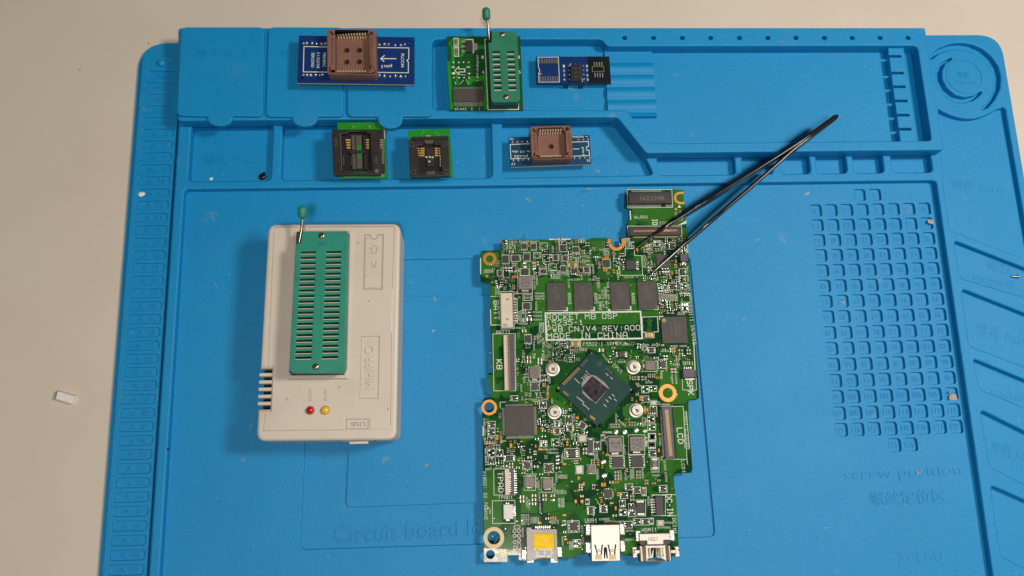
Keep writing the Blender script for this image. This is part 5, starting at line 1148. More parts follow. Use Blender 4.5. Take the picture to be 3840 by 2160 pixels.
# ---- soldered parts -------------------------------------------------------------
USED = []
def reserve(x, y, w, h): USED.append((x - w / 2, y - h / 2, x + w / 2, y + h / 2))
def free(x, y, w, h):
    for a, b, c, d in USED:
        if x + w / 2 > a and x - w / 2 < c and y + h / 2 > b and y - h / 2 < d: return False
    return True
def comp(name, fr, x0, y0, x1, y1, h, m_, ch=0.12, pins=None, pm="solder", mark=None, rot=0.0, outline=None, label=None, z0=0.0):
    """chip body from its photo rectangle; pins = {side: (count, length mm, width mm)}"""
    x, y, w, hh = px(fr, x0, y0, x1, y1, ZK + h)
    g = Geo(); g.box(x, y, w, hh, ZK + z0, ZK + h, rot, min(ch, w * .2, hh * .2)); o = g.build(name, m_, mb, 30, label=label)
    reserve(x, y, w + .3, hh + .3)
    if pins:
        g = Geo()
        for s_, (n, L, pw) in pins.items():
            chip_pins(g, x, y, w, hh, ZK + 0.03, n, s_, L, pw, rot, 0.14)
            if s_ in 'tb': reserve(x, y + (hh / 2 + L / 2) * (1 if s_ == 't' else -1), w, L)
            else: reserve(x + (w / 2 + L / 2) * (1 if s_ == 'r' else -1), y, L, hh)
        g.build("leads", pm, o, 0, kind="stuff")
    if mark:
        g = Geo()
        for (s_, dx_, dy_, L, ht, a) in mark: g.text(s_, x + dx_ * w, y + dy_ * hh, ZK + h + 0.015, L * w, ht * hh, a)
        g.build("marking", "chip_print", o, 0, kind="stuff")
    if outline:
        m_o = outline; SK.line([(x + a * (w / 2 + m_o[0]), y + b * (hh / 2 + m_o[1])) for a, b in ((-1, -1), (1, -1), (1, 1), (-1, 1))] if not rot else
                               [(x + math.cos(rot) * a * (w / 2 + m_o[0]) - math.sin(rot) * b * (hh / 2 + m_o[1]), y + math.sin(rot) * a * (w / 2 + m_o[0]) + math.cos(rot) * b * (hh / 2 + m_o[1])) for a, b in ((-1, -1), (1, -1), (1, 1), (-1, 1))], 0.22, ZS, True)
    return o
R90 = math.pi / 2
# memory
for i, (x0, y0, x1, y1, code) in enumerate(((205, 80, 490, 494, "5YLV"), (612, 75, 898, 488, "5YLV"), (1168, 66, 1452, 484, "5YLV"), (1578, 58, 1868, 478, "5N7G"))):
    o = comp("memory_chip", 'M3', x0, y0, x1, y1, 1.1, "chip_grey", 0.08, mark=[("D9STQ", .10, -.02, .35 * 1.0, .10, -90), ("6JA47", -.05, -.02, .35, .10, -90), (code, -.25, -.42, .3, .045, 0)])
    x, y, w, h = px('M3', x0, y0, x1, y1, ZK + 1.1); z = ZK + 1.12; g = Geo()
    for k in range(3):
        th = [i_ * 2 * math.pi / 20 for i_ in range(20)]; a = math.radians(60)
        g.line([(x - .06 * w + (1.5 - .1 * k) * math.cos(t) * math.cos(a) - (.45 + .25 * k) * math.sin(t) * math.sin(a), y + .25 * h + (1.5 - .1 * k) * math.cos(t) * math.sin(a) + (.45 + .25 * k) * math.sin(t) * math.cos(a)) for t in th], .1, z, True)
    g.ring(x + .42 * w, y - .42 * h, 0.0, .4, z, z + .005, 14); g.build("emblem", "chip_print", o, 0, kind="stuff")
o = comp("controller_chip", 'M3', 1938, 592, 2320, 995, 1.0, "chip_grey", .08, mark=[("SC44C05", .2, .05, .5, .06, -90), ("A2948CIEM", .05, .05, .6, .06, -90), ("1 640 649", -.12, .05, .5, .06, -90)])
x, y, w, h = px('M3', 1938, 592, 2320, 995, ZK + 1); g = Geo(); g.ring(x - .38 * w, y + .36 * h, .45, .85, ZK + 1.01, ZK + 1.03, 14); g.build("paint_dot", "gold", o, 0)
g = Geo(); g.line([(x - w / 2 - .5, y + h / 2 - 1.2), (x - w / 2 - .5, y + h / 2 + .4), (x - w / 2 + 1.2, y + h / 2 + .4)], .5, ZS); g.build("corner_mark", "silkscreen", o, 0)
# large flat pack and small ones
o = comp("flat_pack_chip", 'M4', 345, 980, 672, 1305, 1.4, "chip_grey", .15, pins={'t': (32, 1.2, .2), 'b': (32, 1.4, .22), 'l': (32, 1.2, .2), 'r': (32, 1.3, .2)}, pm="slot_steel")
x, y, w, h = px('M4', 345, 980, 672, 1305, ZK + 1.4); g = Geo(); g.cyl(x + .38 * w, y - .32 * h, ZK + 1.3, ZK + 1.42, .5, 14); g.build("dimple", "chip_black", o, 0)
qf = lambda n, L=.35, w=.18: {'t': (n, L, w), 'b': (n, L, w), 'l': (n, L, w), 'r': (n, L, w)}
for fr, a, n in (('M2', (905, 950, 1075, 1108), 9), ('M3', (1912, 1262, 1995, 1350), 5), ('M4', (650, 716, 718, 782), 5), ('M6', (498, 360, 562, 416), 5), ('M6', (715, 386, 780, 446), 5), ('M6', (956, 965, 1040, 1046), 7), ('M7', (283, 632, 370, 718), 8)):
    comp("quad_chip", fr, *a, .9, "chip_grey", .06, pins=qf(n), outline=(.7, .7) if n < 8 else None)
sop = lambda n, L=.9, w=.35: {'l': (n, L, w), 'r': (n, L, w)}
sopv = lambda n, L=.6, w=.3: {'t': (n, L, w), 'b': (n, L, w)}
comp("memory_flash_chip", 'M2', 508, 1018, 640, 1145, 1.5, "chip_black", .2, pins=sop(4, 1.6, .45))
comp("small_outline_chip", 'M3', 1292, 1115, 1382, 1202, 1.2, "chip_grey", .15, pins=sop(4, 1.4, .35))
comp("small_outline_chip", 'M6', 945, 232, 1018, 310, 1.4, "chip_grey", .2, pins=sop(4, 1.1, .5), outline=(1.7, .5))
for fr, a in (('M1', (610, 185, 672, 245)), ('M1', (735, 188, 795, 248)), ('M1', (362, 342, 440, 425)), ('M2', (220, 1018, 303, 1100)), ('M1', (1275, 232, 1347, 285)), ('M4', (573, 175, 637, 250)), ('M1', (865, 520, 925, 560))):
    comp("power_chip", fr, *a, .9, "chip_black", .1, pins=sopv(5, .55, .25), outline=(.25, .7))
for fr, a in (('M1', (492, 334, 572, 402)), ('M1', (1035, 328, 1070, 392)), ('M1', (1155, 340, 1190, 400)), ('M1', (312, 528, 350, 590)), ('M1', (612, 508, 690, 585)), ('M1', (642, 950, 712, 1028)), ('M1', (1430, 485, 1478, 545)), ('M3', (1758, 1062, 1820, 1128)), ('M7', (362, 305, 475, 408)), ('M7', (557, 292, 675, 403)), ('M7', (258, 800, 300, 858)), ('M7', (132, 812, 170, 876)), ('M6', (312, 295, 388, 340)), ('M4', (920, 1145, 945, 1200)), ('M4', (915, 1230, 955, 1285)), ('M4', (1062, 1198, 1105, 1250))):
    comp("power_chip", fr, *a, .95, "chip_black", .1, pins=sop(4, .6, .32), outline=(.8, .25))
# three lead transistors
for fr, a in (('M1', (1122, 200, 1172, 275)), ('M1', (1125, 485, 1185, 530)), ('M1', (1262, 510, 1325, 555)), ('M2', (1092, 795, 1132, 862)), ('M2', (1222, 1130, 1265, 1205)), ('M2', (1228, 1228, 1258, 1300)), ('M2', (1088, 1318, 1145, 1385)), ('M4', (760, 640, 822, 668)), ('M4', (748, 948, 808, 980)), ('M4', (175, 1155, 215, 1210)), ('M4', (170, 1240, 210, 1300)), ('M4', (155, 1345, 220, 1380)), ('M4', (1040, 1105, 1100, 1160)), ('M4', (432, 862, 470, 905)),
              ('M5', (1215, 750, 1262, 815)), ('M5', (1312, 905, 1382, 962)), ('M5', (1300, 1260, 1352, 1325)), ('M5', (1282, 1372, 1362, 1418)), ('M7', (190, 170, 245, 212)), ('M7', (738, 168, 795, 200)), ('M7', (755, 245, 790, 295)), ('M7', (515, 585, 555, 628)), ('M7', (595, 615, 635, 662)), ('M7', (860, 600, 892, 650)), ('M7', (465, 672, 505, 715)), ('M7', (450, 760, 492, 788)), ('M7', (540, 795, 580, 832)), ('M7', (545, 858, 582, 895)), ('M7', (600, 935, 638, 982)), ('M7', (685, 935, 722, 982)), ('M7', (508, 962, 552, 1012)), ('M6', (225, 250, 278, 282)), ('M6', (145, 332, 200, 362)), ('M7', (748, 80, 790, 128))):
    x, y, w, h = px(fr, *a, ZK + .9)
    comp("transistor", fr, *a, .9, "chip_black", .1, pins=({'t': (1, .7, .5), 'b': (2, .7, .45)} if w > h else {'r': (1, .7, .5), 'l': (2, .7, .45)}), outline=((.35, .85) if w > h else (.85, .35)))
comp("transistor", 'M4', 1200, 1170, 1250, 1220, .9, "chip_black", .1, rot=math.radians(-40), pins=sop(3, .6, .3), outline=(.9, .4))
# unpopulated footprints: printed box with bare pads
def bare(fr, x0, y0, x1, y1, pads):
    sbox(fr, x0, y0, x1, y1); x, y, w, h = px(fr, x0, y0, x1, y1, ZK); reserve(x, y, w, h)
    g = Geo()
    for a, b, c, d in pads: g.box(x + a * w, y + b * h, c * w, d * h, ZK + .02, ZK + .12, 0, .03)
    g.build("bare_pads", "solder", mb, 30, kind="stuff")
p3 = [(-.25, .28, .22, .2), (-.25, -.28, .22, .2), (.28, 0, .24, .22)]; p4 = [(-.3, .22, .2, .3), (0, .22, .2, .3), (.3, .22, .2, .3), (-.3, -.22, .2, .3), (.3, -.22, .2, .3)]; p2 = [(-.28, 0, .25, .4), (.28, 0, .25, .4)]
for fr, a, p in (('M1', (845, 175, 942, 258), p3), ('M1', (762, 300, 857, 372), p4), ('M1', (880, 325, 970, 418), p3), ('M1', (958, 447, 1055, 530), p3), ('M1', (988, 537, 1100, 582), p2), ('M1', (600, 1048, 660, 1195), [(0, .3, .5, .25), (0, -.3, .5, .25)]), ('M2', (867, 765, 955, 838), p4), ('M2', (1210, 1315, 1300, 1395), p3), ('M3', (2230, 375, 2345, 510), p4), ('M5', (1182, 605, 1280, 700), p3), ('M5', (1287, 605, 1388, 680), p3), ('M5', (1260, 1012, 1360, 1100), p3), ('M5', (1265, 1122, 1372, 1210), p3), ('M4', (870, 1345, 955, 1425), p3), ('M4', (740, 1365, 820, 1435), p4), ('M6', (130, 225, 205, 300), p3), ('M6', (990, 1135, 1070, 1215), p3), ('M7', (435, 830, 505, 895), p3), ('M7', (2, 1140, 50, 1215), p3)):
    bare(fr, *a, p)
# inductors
def inductor(fr, x0, y0, x1, y1, h, mark=None, ol=None, lip=None):
    o = comp("inductor", fr, x0, y0, x1, y1, h, "inductor_grey", .35)
    x, y, w, hh = px(fr, x0, y0, x1, y1, ZK + h)
    g = Geo()
    if lip == 'b': g.box(x, y - hh / 2 - .45, w * .55, 1.2, ZK + .02, ZK + 1.1, 0, .2)
    elif lip == 'l': g.box(x - w / 2 - .45, y, 1.2, hh * .5, ZK + .02, ZK + 1.1, 0, .2)
    else: g.box(x, y + hh / 2 + .1, w * .6, .6, ZK + .02, ZK + .8, 0, .1); g.box(x, y - hh / 2 - .1, w * .6, .6, ZK + .02, ZK + .8, 0, .1)
    g.build("terminal", "tin", o, 30)
    if mark:
        g = Geo()
        for i, s_ in enumerate(mark[0]):
            k = (len(mark[0]) - 1) / 2 - i
            if mark[1] == 180: g.text(s_, x, y - k * hh * .26, ZK + h + .02, w * .62, hh * .2, 180)
            else: g.text(s_, x + k * w * .26, y, ZK + h + .02, hh * .66, w * .2, mark[1])
        g.build("marking", "chip_black", o, 0, kind="stuff")
    if ol: sbox(fr, *ol)
    return o
inductor('M1', 565, 608, 740, 772, 3.0, (["2R2", "R629", "C45F"], 180), (555, 602, 747, 830), 'b')
inductor('M3', 1692, 1258, 1845, 1398, 2.4, (["1R2", "R53", "6H1"], -90), (1650, 1262, 1870, 1420), 'l')
inductor('M4', 622, 542, 735, 658, 2.4, (["1RD", "R50", "RM1"], 180), (612, 532, 740, 690), 'b')
inductor('M6', 502, 508, 605, 610, 2.2, None, (497, 495, 612, 640)); inductor('M6', 682, 524, 785, 624, 2.2, None, (670, 512, 787, 660))
inductor('M7', 328, 108, 466, 256, 3.2, (["1R5", "M"], 180), (315, 95, 475, 288), 'b'); inductor('M7', 543, 100, 686, 244, 3.2, (["R622", "R31", "RE9"], -90), (528, 82, 692, 280), 'b'); inductor('M7', 118, 390, 188, 466, 1.8, (["R22"], 60), (112, 384, 194, 474))
# two terminal parts with metal ends
def two_end(name, fr, x0, y0, x1, y1, h, mb_, me_="tin", frac=.24, outline=None, txt=None, along=None):
    x, y, w, hh = px(fr, x0, y0, x1, y1, ZK + h); g = Geo(); horiz = w > hh if along is None else along == 'x'
    if horiz:
        g.m = 0; g.box(x, y, w * (1 - 2 * frac) + .05, hh, ZK, ZK + h, 0, .1); g.m = 1
        for k in (-1, 1): g.box(x + k * w * (.5 - frac / 2), y, w * frac, hh * .9, ZK, ZK + h * .8, 0, .1)
    else:
        g.m = 0; g.box(x, y, w, hh * (1 - 2 * frac) + .05, ZK, ZK + h, 0, .1); g.m = 1
        for k in (-1, 1): g.box(x, y + k * hh * (.5 - frac / 2), w * .9, hh * frac, ZK, ZK + h * .8, 0, .1)
    o = g.build(name, [mb_, me_], mb, 30); reserve(x, y, w + .2, hh + .2)
    if txt: g = Geo(); g.text(txt[0], x, y, ZK + h + .02, txt[1] * max(w, hh), txt[2] * min(w, hh), txt[3]); g.build("marking", "silkscreen", o, 0)
    if outline: sbox(fr, x0 - outline, y0 - outline, x1 + outline, y1 + outline)
    return o
two_end("sense_resistor", 'M1', 632, 855, 740, 912, .7, "resistor_black", "tin", .18, 8, ("R010", .5, .4, 0))
two_end("diode", 'M1', 645, 312, 708, 405, .9, "resistor_black", "slot_steel", .15, 10)
two_end("sense_resistor", 'M7', 762, 320, 828, 424, .8, "resistor_black", "steel_shell", .2, 7, ("P 1124", .5, .5, -90))
two_end("diode", 'M7', 612, 745, 692, 890, 2.0, "chip_black", "tin", .16, 9); two_end("sense_resistor", 'M5', 1305, 815, 1385, 855, .6, "connector_cream", "tin", .12, 6, ("150", .5, .6, 0)); two_end("sense_resistor", 'M7', 820, 950, 876, 988, .6, "connector_cream", "tin", .12, 6, ("150", .5, .6, 0))
two_end("crystal", 'M7', 25, 88, 102, 146, .8, "connector_cream", "pale_gold", .1, 7); two_end("crystal", 'M7', 130, 122, 168, 278, 1.4, "connector_black", "tin", .1, 6); two_end("fuse", 'M6', 1020, 398, 1085, 468, 1.0, "white_foam", "white_foam", .4, 6); two_end("resistor_array", 'M7', 668, 615, 704, 692, .5, "capacitor_brown", "tin", .15, 3); two_end("resistor_array", 'M3', 1645, 1055, 1715, 1092, .5, "resistor_black", "tin", .2, 6); two_end("resistor_array", 'M2', 985, 1354, 1048, 1390, .5, "resistor_black", "tin", .2, 5); two_end("resistor_array", 'M7', 748, 922, 775, 978, .5, "resistor_black", "tin", .2, 4); two_end("resistor_array", 'M7', 255, 85, 285, 138, .5, "resistor_black", "tin", .2, 4); two_end("resistor_array", 'M7', 100, 732, 130, 780, .5, "resistor_black", "tin", .2, 4); two_end("resistor_array", 'M6', 888, 948, 914, 988, .5, "resistor_black", "tin", .2, 4)
for fr, a in (('M3', (1690, 832, 1815, 906)), ('M3', (575, 960, 705, 1036)), ('M1', (1205, 430, 1325, 486))):
    o = two_end("spring_contact", fr, *a, 1.6, "gold", "pale_gold", .3, 8, None, 'x')
# bare solder lands, large
for fr, a in (('M5', (800, 1195, 870, 1272)), ('M5', (918, 1195, 988, 1272)), ('M5', (1075, 1176, 1146, 1242)), ('M5', (1192, 1190, 1266, 1248)), ('M7', (245, 332, 306, 380)), ('M7', (255, 468, 316, 520)), ('M1', (672, 1060, 735, 1090)), ('M1', (672, 1105, 735, 1132)), ('M5', (1115, 472, 1160, 500)), ('M5', (1115, 505, 1160, 532)), ('M5', (1212, 472, 1255, 500)), ('M5', (1212, 505, 1255, 532)), ('M6', (808, 282, 858, 312)), ('M6', (808, 320, 858, 348)), ('M6', (808, 356, 858, 384)), ('M6', (770, 722, 810, 760)), ('M1', (735, 490, 800, 525)), ('M5', (1110, 1100, 1140, 1150)), ('M5', (1150, 1095, 1180, 1150))):
    x, y, w, h = px(fr, *a, ZK); g = Geo(); g.lathe(0, 0, [(1, 0), (.97, .12), (.6, .3), (.01, .36)], 10); V = [(x + vx * w / 2 * 1.05, y + vy * h / 2 * 1.05, ZK + .02 + vz) for vx, vy, vz in g.V]; g2 = Geo(); g2.add(V, g.F); g2.build("solder_land", "solder", mb, 60); reserve(x, y, w, h)
# processor
zc_ = ZK + 1.2
cp = QQ('M5', [(500, 132), (27, 640), (580, 1155), (1063, 652)], zc_)
g = Geo(); g.prism(cp, ZK + .1, zc_, .06); cpu = g.build("processor", "package_teal", mb, 30, label="teal processor package turned by 45 degrees")
xs = [p[0] for p in cp]; ysq = [p[1] for p in cp]; cc = (sum(xs) / 4, sum(ysq) / 4)
for i in range(-6, 7):
    s_ = abs(i) / 6.0; reserve(cc[0], cc[1] + i * (max(ysq) - min(ysq)) / 13, (max(xs) - min(xs)) * (1 - s_ * .92), (max(ysq) - min(ysq)) / 13)
g = Geo(); pr = QQ('M5', [(500, 455), (560, 470), (680, 560), (745, 640), (720, 650), (560, 850), (530, 825), (440, 770), (375, 700), (360, 640), (365, 560), (420, 490)], zc_)
g.prism(pr, zc_, zc_ + .25, .12); g.build("paste_residue", "paste_residue", cpu, 30)
g = Geo(); g.prism(QQ('M5', [(512, 472), (362, 640), (558, 832), (724, 645)], zc_ + .8), zc_, zc_ + .8, .05); g.build("die", "die_dark", cpu, 30)
g = Geo()
def golddot(x, y, r): g.flat(circ(*Q('M5', x, y, zc_), r, 8), zc_ + .015)
for r_ in range(3):
    for i in range(11): golddot(110 + i * 20.5 + r_ * 12 - (r_ == 2) * 2, 568 - i * 20.5 + r_ * 9, .30)
for i in range(4):
    for r_ in range(2): golddot(125 + i * 15 + r_ * 16 - 4, 685 + i * 13 + r_ * 4, .30); golddot(490 + i * 17, 1012 + i * 12 + r_ * 16, .30)
golddot(50, 632, .55); golddot(503, 160, .3); golddot(1037, 655, .35); g.build("test_pads", "gold", cpu, 0, kind="stuff")
for x, y in ((440, 420), (455, 440), (425, 462), (410, 490), (380, 505), (285, 520), (320, 555), (710, 450), (768, 500), (795, 735), (752, 768), (710, 808), (822, 795), (685, 875), (315, 770), (345, 790), (382, 820), (390, 862), (422, 885), (450, 910)):
    c = Q('M5', x, y, zc_); g = Geo(); g.m = 0; g.box(c[0], c[1], .5, .5, zc_, zc_ + .4, math.pi / 4); g.m = 1; g.box(c[0] - .38, c[1] + .38, .5, .4, zc_, zc_ + .4, -math.pi / 4); g.box(c[0] + .38, c[1] - .38, .5, .4, zc_, zc_ + .4, -math.pi / 4); g.build("capacitor", ["slot_steel", "tin"], cpu, 0)
g = Geo(); silk_text(g, "B22M84", 'M5', 405, 290, 120, 26, 43, zc_ + .02); u = Q('M5', 612, 305, zc_); g.ring(u[0], u[1], .75, .95, zc_ + .01, zc_ + .02, 20); silk_text(g, "7952N", 'M5', 740, 400, 110, 24, -45, zc_ + .02); g.build("marking", "silkscreen_faint", cpu, 0, kind="stuff")
for x, y in ((478, 130), (1065, 680), (45, 665), (545, 1150), (620, 1140)):
    c = Q('M5', x, y, ZK + .6); g = Geo(); g.lathe(c[0], c[1], [(1.0, ZK), (.9, ZK + .5), (.5, ZK + .9), (.01, ZK + 1.0)], 12); g.build("corner_glue", "debris_black", cpu, 60)
# heat sink stand-offs
for u, v in ((2378, 1375), (2388, 1538), (2073, 1382), (2080, 1544.5)):
    zs_ = ZK + 2.4; x, y = P(u, v, zs_); r = 27 * mmpx(u, v, zs_); g = Geo(); g.m = 0
    g.lathe(x, y, [(r, ZK), (r, ZK + .35), (r * .93, ZK + .45), (r * .76, ZK + .5), (r * .72, ZK + .8), (r * .70, zs_ - .2), (r * .64, zs_), (r * .34, zs_), (r * .30, zs_ - .3), (r * .22, zs_ - .35)], 32); g.m = 1; g.cyl(x, y, ZK + .5, zs_ - .4, r * .3, 14)
    g.build("stand_off", ["steel_shell", "chip_print"], mb, 40); reserve(x, y, 2 * r, 2 * r)
# ---- connectors
def conn(name, fr, x0, y0, x1, y1, h, m_, label=None, ch=.2): return comp(name, fr, x0, y0, x1, y1, h, m_, ch, label=label)
def pin_row(o, fr, x0, y0, x1, y1, n, h, m_, vert=False, fill=.5):
    x, y, w, hh = px(fr, x0, y0, x1, y1, ZK + h); g = Geo()
    for i in range(n):
        k = (i + .5) / n - .5
        if vert: g.box(x, y + k * hh, w, hh / n * fill, ZK + h - .25, ZK + h)
        else: g.box(x + k * w, y, w / n * fill, hh, ZK + h - .25, ZK + h)
    reserve(x, y, w, hh)
    return g.build("pins", m_, o, 0, kind="stuff")
o = conn("card_connector", 'M2', 545, 138, 1100, 288, 3.2, "connector_black"); pin_row(o, 'M2', 580, 292, 965, 335, 36, .3, "tin"); pin_row(o, 'M2', 1020, 292, 1075, 335, 5, .3, "tin"); pin_row(o, 'M2', 580, 116, 960, 136, 36, .5, "tin")
g = Geo(); silk_text(g, "162224B", 'M2', 848, 218, 310, 56, 1, ZK + 3.22); g.build("marking", "silkscreen_faint", o, 0)
for x in (562, 1090): c = Q('M2', x, 316, ZK); place("solder_joint", blob_mesh(), mb, c[0], c[1], ZK, 0, (1.0, 1.2, .8))
o = conn("ribbon_connector", 'M2', 545, 585, 1220, 700, 2.2, "connector_black"); pin_row(o, 'M2', 605, 628, 1175, 650, 46, 2.24, "copper_gold"); pin_row(o, 'M2', 600, 704, 1175, 730, 46, .3, "pale_gold")
o = conn("battery_connector", 'M1', 340, 818, 492, 1275, 3.2, "connector_cream", "cream battery connector"); pin_row(o, 'M1', 500, 885, 542, 1205, 9, .4, "solder", True, .62)
for y in (905, 1163): x, yy, w, h = px('M1', 405, y - 14, 440, y + 14, ZK + 3.2); g = Geo(); g.box(x, yy, w, h, ZK + 3.0, ZK + 3.215); g.build("latch_slot", "case_grime", o, 0)
g = Geo(); x, yy, w, h = px('M1', 365, 1225, 425, 1275, ZK + 1); g.box(x, yy, w, h, ZK, ZK + 3.3, 0, .2); g.build("clip", "tin", o, 30)
so('M1', [(330, 808), (500, 805), (505, 890), (548, 892), (555, 1210), (510, 1215), (510, 1285), (342, 1292)], .25)
o = conn("keyboard_connector", 'M4', 332, 168, 382, 790, 1.6, "connector_cream", "long keyboard ribbon connector, cream and dark"); pin_row(o, 'M4', 362, 175, 380, 780, 40, 1.64, "chip_print", True, .35)
g = Geo(); x, y, w, h = px('M4', 384, 160, 446, 790, ZK + 1.9); g.box(x, y, w, h, ZK, ZK + 1.9, 0, .15); reserve(x, y, w, h); g.build("flip_bar", "connector_violet", o, 30); pin_row(o, 'M4', 384, 168, 400, 782, 40, 1.94, "copper_gold", True, .3); pin_row(o, 'M4', 448, 165, 468, 785, 40, .3, "tin", True, .4)
o = conn("touchpad_connector", 'M6', 304, 430, 352, 682, 1.6, "connector_cream", "short touchpad ribbon connector, cream and dark"); g = Geo(); x, y, w, h = px('M6', 353, 426, 394, 682, ZK + 1.8); g.box(x, y, w, h, ZK, ZK + 1.8, 0, .15); reserve(x, y, w, h); g.build("flip_bar", "connector_violet", o, 30); pin_row(o, 'M6', 348, 460, 364, 660, 10, 1.84, "tin", True, .3); pin_row(o, 'M6', 396, 440, 425, 670, 10, .3, "tin", True, .35)
o = conn("led_connector", 'M6', 290, 786, 388, 928, 1.6, "white_foam", "small white block connector"); pin_row(o, 'M6', 310, 765, 352, 783, 2, .4, "tin"); pin_row(o, 'M6', 315, 930, 352, 948, 2, .4, "tin"); pin_row(o, 'M6', 390, 800, 412, 900, 5, .3, "tin", True, .4)
o = conn("speaker_connector", 'M5', 1745, 375, 1905, 492, 2.4, "connector_violet", "small dark speaker connector"); g = Geo(); x, y, w, h = px('M5', 1722, 395, 1925, 500, ZK + 1.4); g.box(x, y, w, h, ZK, ZK + 1.4, 0, .15); g.build("shroud", "connector_black", o, 30); pin_row(o, 'M5', 1750, 350, 1865, 372, 4, .3, "tin"); pin_row(o, 'M5', 1765, 500, 1910, 520, 1, .4, "tin", False, .9)
o = conn("display_connector", 'M5', 1455, 890, 1632, 1449, 2.2, "connector_violet", "long dark display connector with gold contacts")
x, y, w, h = px('M5', 1455, 890, 1632, 1449, ZK + 2.2); xb_, yb_ = Q('M7', 945, 315, ZK + 2.2)
g = Geo(); q = [Q('M5', 1452, 888, ZK + 2.2), Q('M5', 1590, 884, ZK + 2.2), Q('M7', 1000, 322, ZK + 2.2), Q('M7', 900, 326, ZK + 2.2)]
o.data.clear_geometry(); g.prism(q, ZK, ZK + 2.2, .2); tmpo = g.build("housing", "connector_violet", o, 30); reserve((q[0][0] + q[2][0]) / 2, (q[0][1] + q[2][1]) / 2, q[2][0] - q[0][0], q[0][1] - q[2][1])
g = Geo(); A_, B_ = Q('M5', 1512, 935, ZK + 2.2), Q('M7', 948, 290, ZK + 2.2); n = 46
for i in range(n): t = i / (n - 1); g.box(A_[0] + (B_[0] - A_[0]) * t + .3, A_[1] + (B_[1] - A_[1]) * t, 1.7, .26, ZK + 2.0, ZK + 2.24)
g.build("contacts", "gold", o, 0, kind="stuff"); g = Geo()
A_, B_ = Q('M5', 1443, 925, ZK), Q('M7', 880, 300, ZK)
for i in range(n): t = i / (n - 1); g.box(A_[0] + (B_[0] - A_[0]) * t, A_[1] + (B_[1] - A_[1]) * t, 1.0, .22, ZK, ZK + .3)
g.build("leads", "tin", o, 0, kind="stuff"); so('M5', [(1440, 885), (1600, 880)], .25, False)
o = conn("power_connector", 'M7', 802, 702, 880, 886, 2.6, "connector_black", "black power inlet connector"); pin_row(o, 'M7', 752, 725, 798, 870, 6, .4, "tin", True, .45); sbox('M7', 765, 690, 900, 893)
o = conn("clock_battery_connector", 'M2', 1212, 938, 1308, 1035, 2.4, "connector_violet", "tiny dark clock battery connector"); pin_row(o, 'M2', 1232, 1038, 1285, 1085, 3, .4, "solder", False, .6)
# card slot, usb and display sockets on the lower edge
zq = ZK + 1.9
g = Geo(); win = rp(QQ('M6', [(592, 1082), (795, 1078), (800, 1232), (598, 1236)], zq), .5)
g.slab(rp(QQ('M6', [(520, 1012), (570, 1012), (572, 1030), (600, 1030), (828, 1030), (836, 1345), (822, 1358), (790, 1330), (700, 1322), (640, 1328), (570, 1352), (524, 1356)], zq), .3), [win], ZK, zq, .15, 1); sd = g.build("card_slot", "slot_steel", mb, 30, label="grey metal memory card slot with yellow tape")
x, y, w, h = px('M6', 520, 1010, 835, 1350, zq); reserve(x, y, w, h)
g = Geo(); g.prism(QQ('M6', [(588, 1078), (800, 1074), (806, 1238), (592, 1242)], zq), ZK + .9, zq - .15); tp = g.build("yellow_tape", "yellow_tape", sd, 0)
g = Geo()
for i in range(7): g.line(QQ('M6', [(622 + i * 25, 1110), (626 + i * 25, 1195)], zq), .16, zq - .13)
g.build("tape_creases", "bronze_dark", tp, 0, kind="stuff"); pin_row(sd, 'M6', 605, 1000, 765, 1030, 8, .5, "tin", False, .45)
g = Geo()
for x in (640, 690, 755): g.box(*Q('M6', x - 5, 1303, zq), 2.2, .9, zq - .05, zq + .02)
for x in (630, 705, 778): g.box(*Q('M6', x, 1268, zq), .5, 1.8, zq - .05, zq + .02); g.box(*Q('M6', x, 1270, zq), 1.7, .5, zq - .05, zq + .024)
for x in (605, 650, 675, 700, 725, 748, 770): g.box(*Q('M6', x, 1236, zq), .9, .9, zq - .05, zq + .02)
g.build("stamped_marks", "white_foam", sd, 0, kind="stuff")
for x, y in ((498, 1285), (852, 1258)): c = Q('M6', x, y, ZK); g = Geo(); g.box(c[0], c[1], 2.4, 4.6, ZK, ZK + 1.2, 0, .4); g.build("mounting_tab", "solder", sd, 40)
for x0 in (560, 800): c = Q('M6', x0, 1345, zq - .4); g = Geo(); g.box(c[0], c[1], 3.2, 2.0, zq - .9, zq - .3, 0, .1); g.build("lip", "steel_shell", sd, 30)
zu = ZK + 6.2
q = QQ('M7', [(148, 988), (440, 984), (446, 1352), (158, 1356)], zu)
tong = [QQ('M7', p, zu) for p in ([(188, 1192), (196, 1192), (222, 1300), (212, 1300)], [(262, 1190), (270, 1190), (256, 1300), (246, 1300)], [(322, 1190), (330, 1190), (352, 1300), (342, 1300)], [(396, 1188), (404, 1188), (390, 1298), (380, 1298)], [(284, 1222), (296, 1212), (308, 1222), (318, 1322), (308, 1322), (298, 1240), (290, 1322), (280, 1322)])]
usb = Geo().slab(rp(q, .4), tong, ZK + .3, zu, .25, 2).build("usb_socket", "steel_shell", mb, 40, label="silver usb socket"); x, y, w, h = px('M7', 100, 980, 480, 1360, zu); reserve(x, y, w, h)
for x, y in ((228, 1312), (368, 1312)): c = Q('M7', x, y, zu); g = Geo(); g.box(c[0], c[1], 3.6, 2.6, zu - 1.2, zu + .05, 0, .3); g.build("spring", "pale_gold", usb, 30)
for x, y in ((230, 1245), (362, 1245)): c = Q('M7', x, y, zu); g = Geo(); g.ring(c[0], c[1], .35, .75, zu, zu + .03, 14); g.build("dimple", "slot_steel", usb, 0)
g = Geo(); silk_text(g, "USB", 'M7', 292, 1085, 70, 26, 0, zu + .01); g.build("stamp", "silkscreen_faint" if False else "steel_shell", usb, 0)
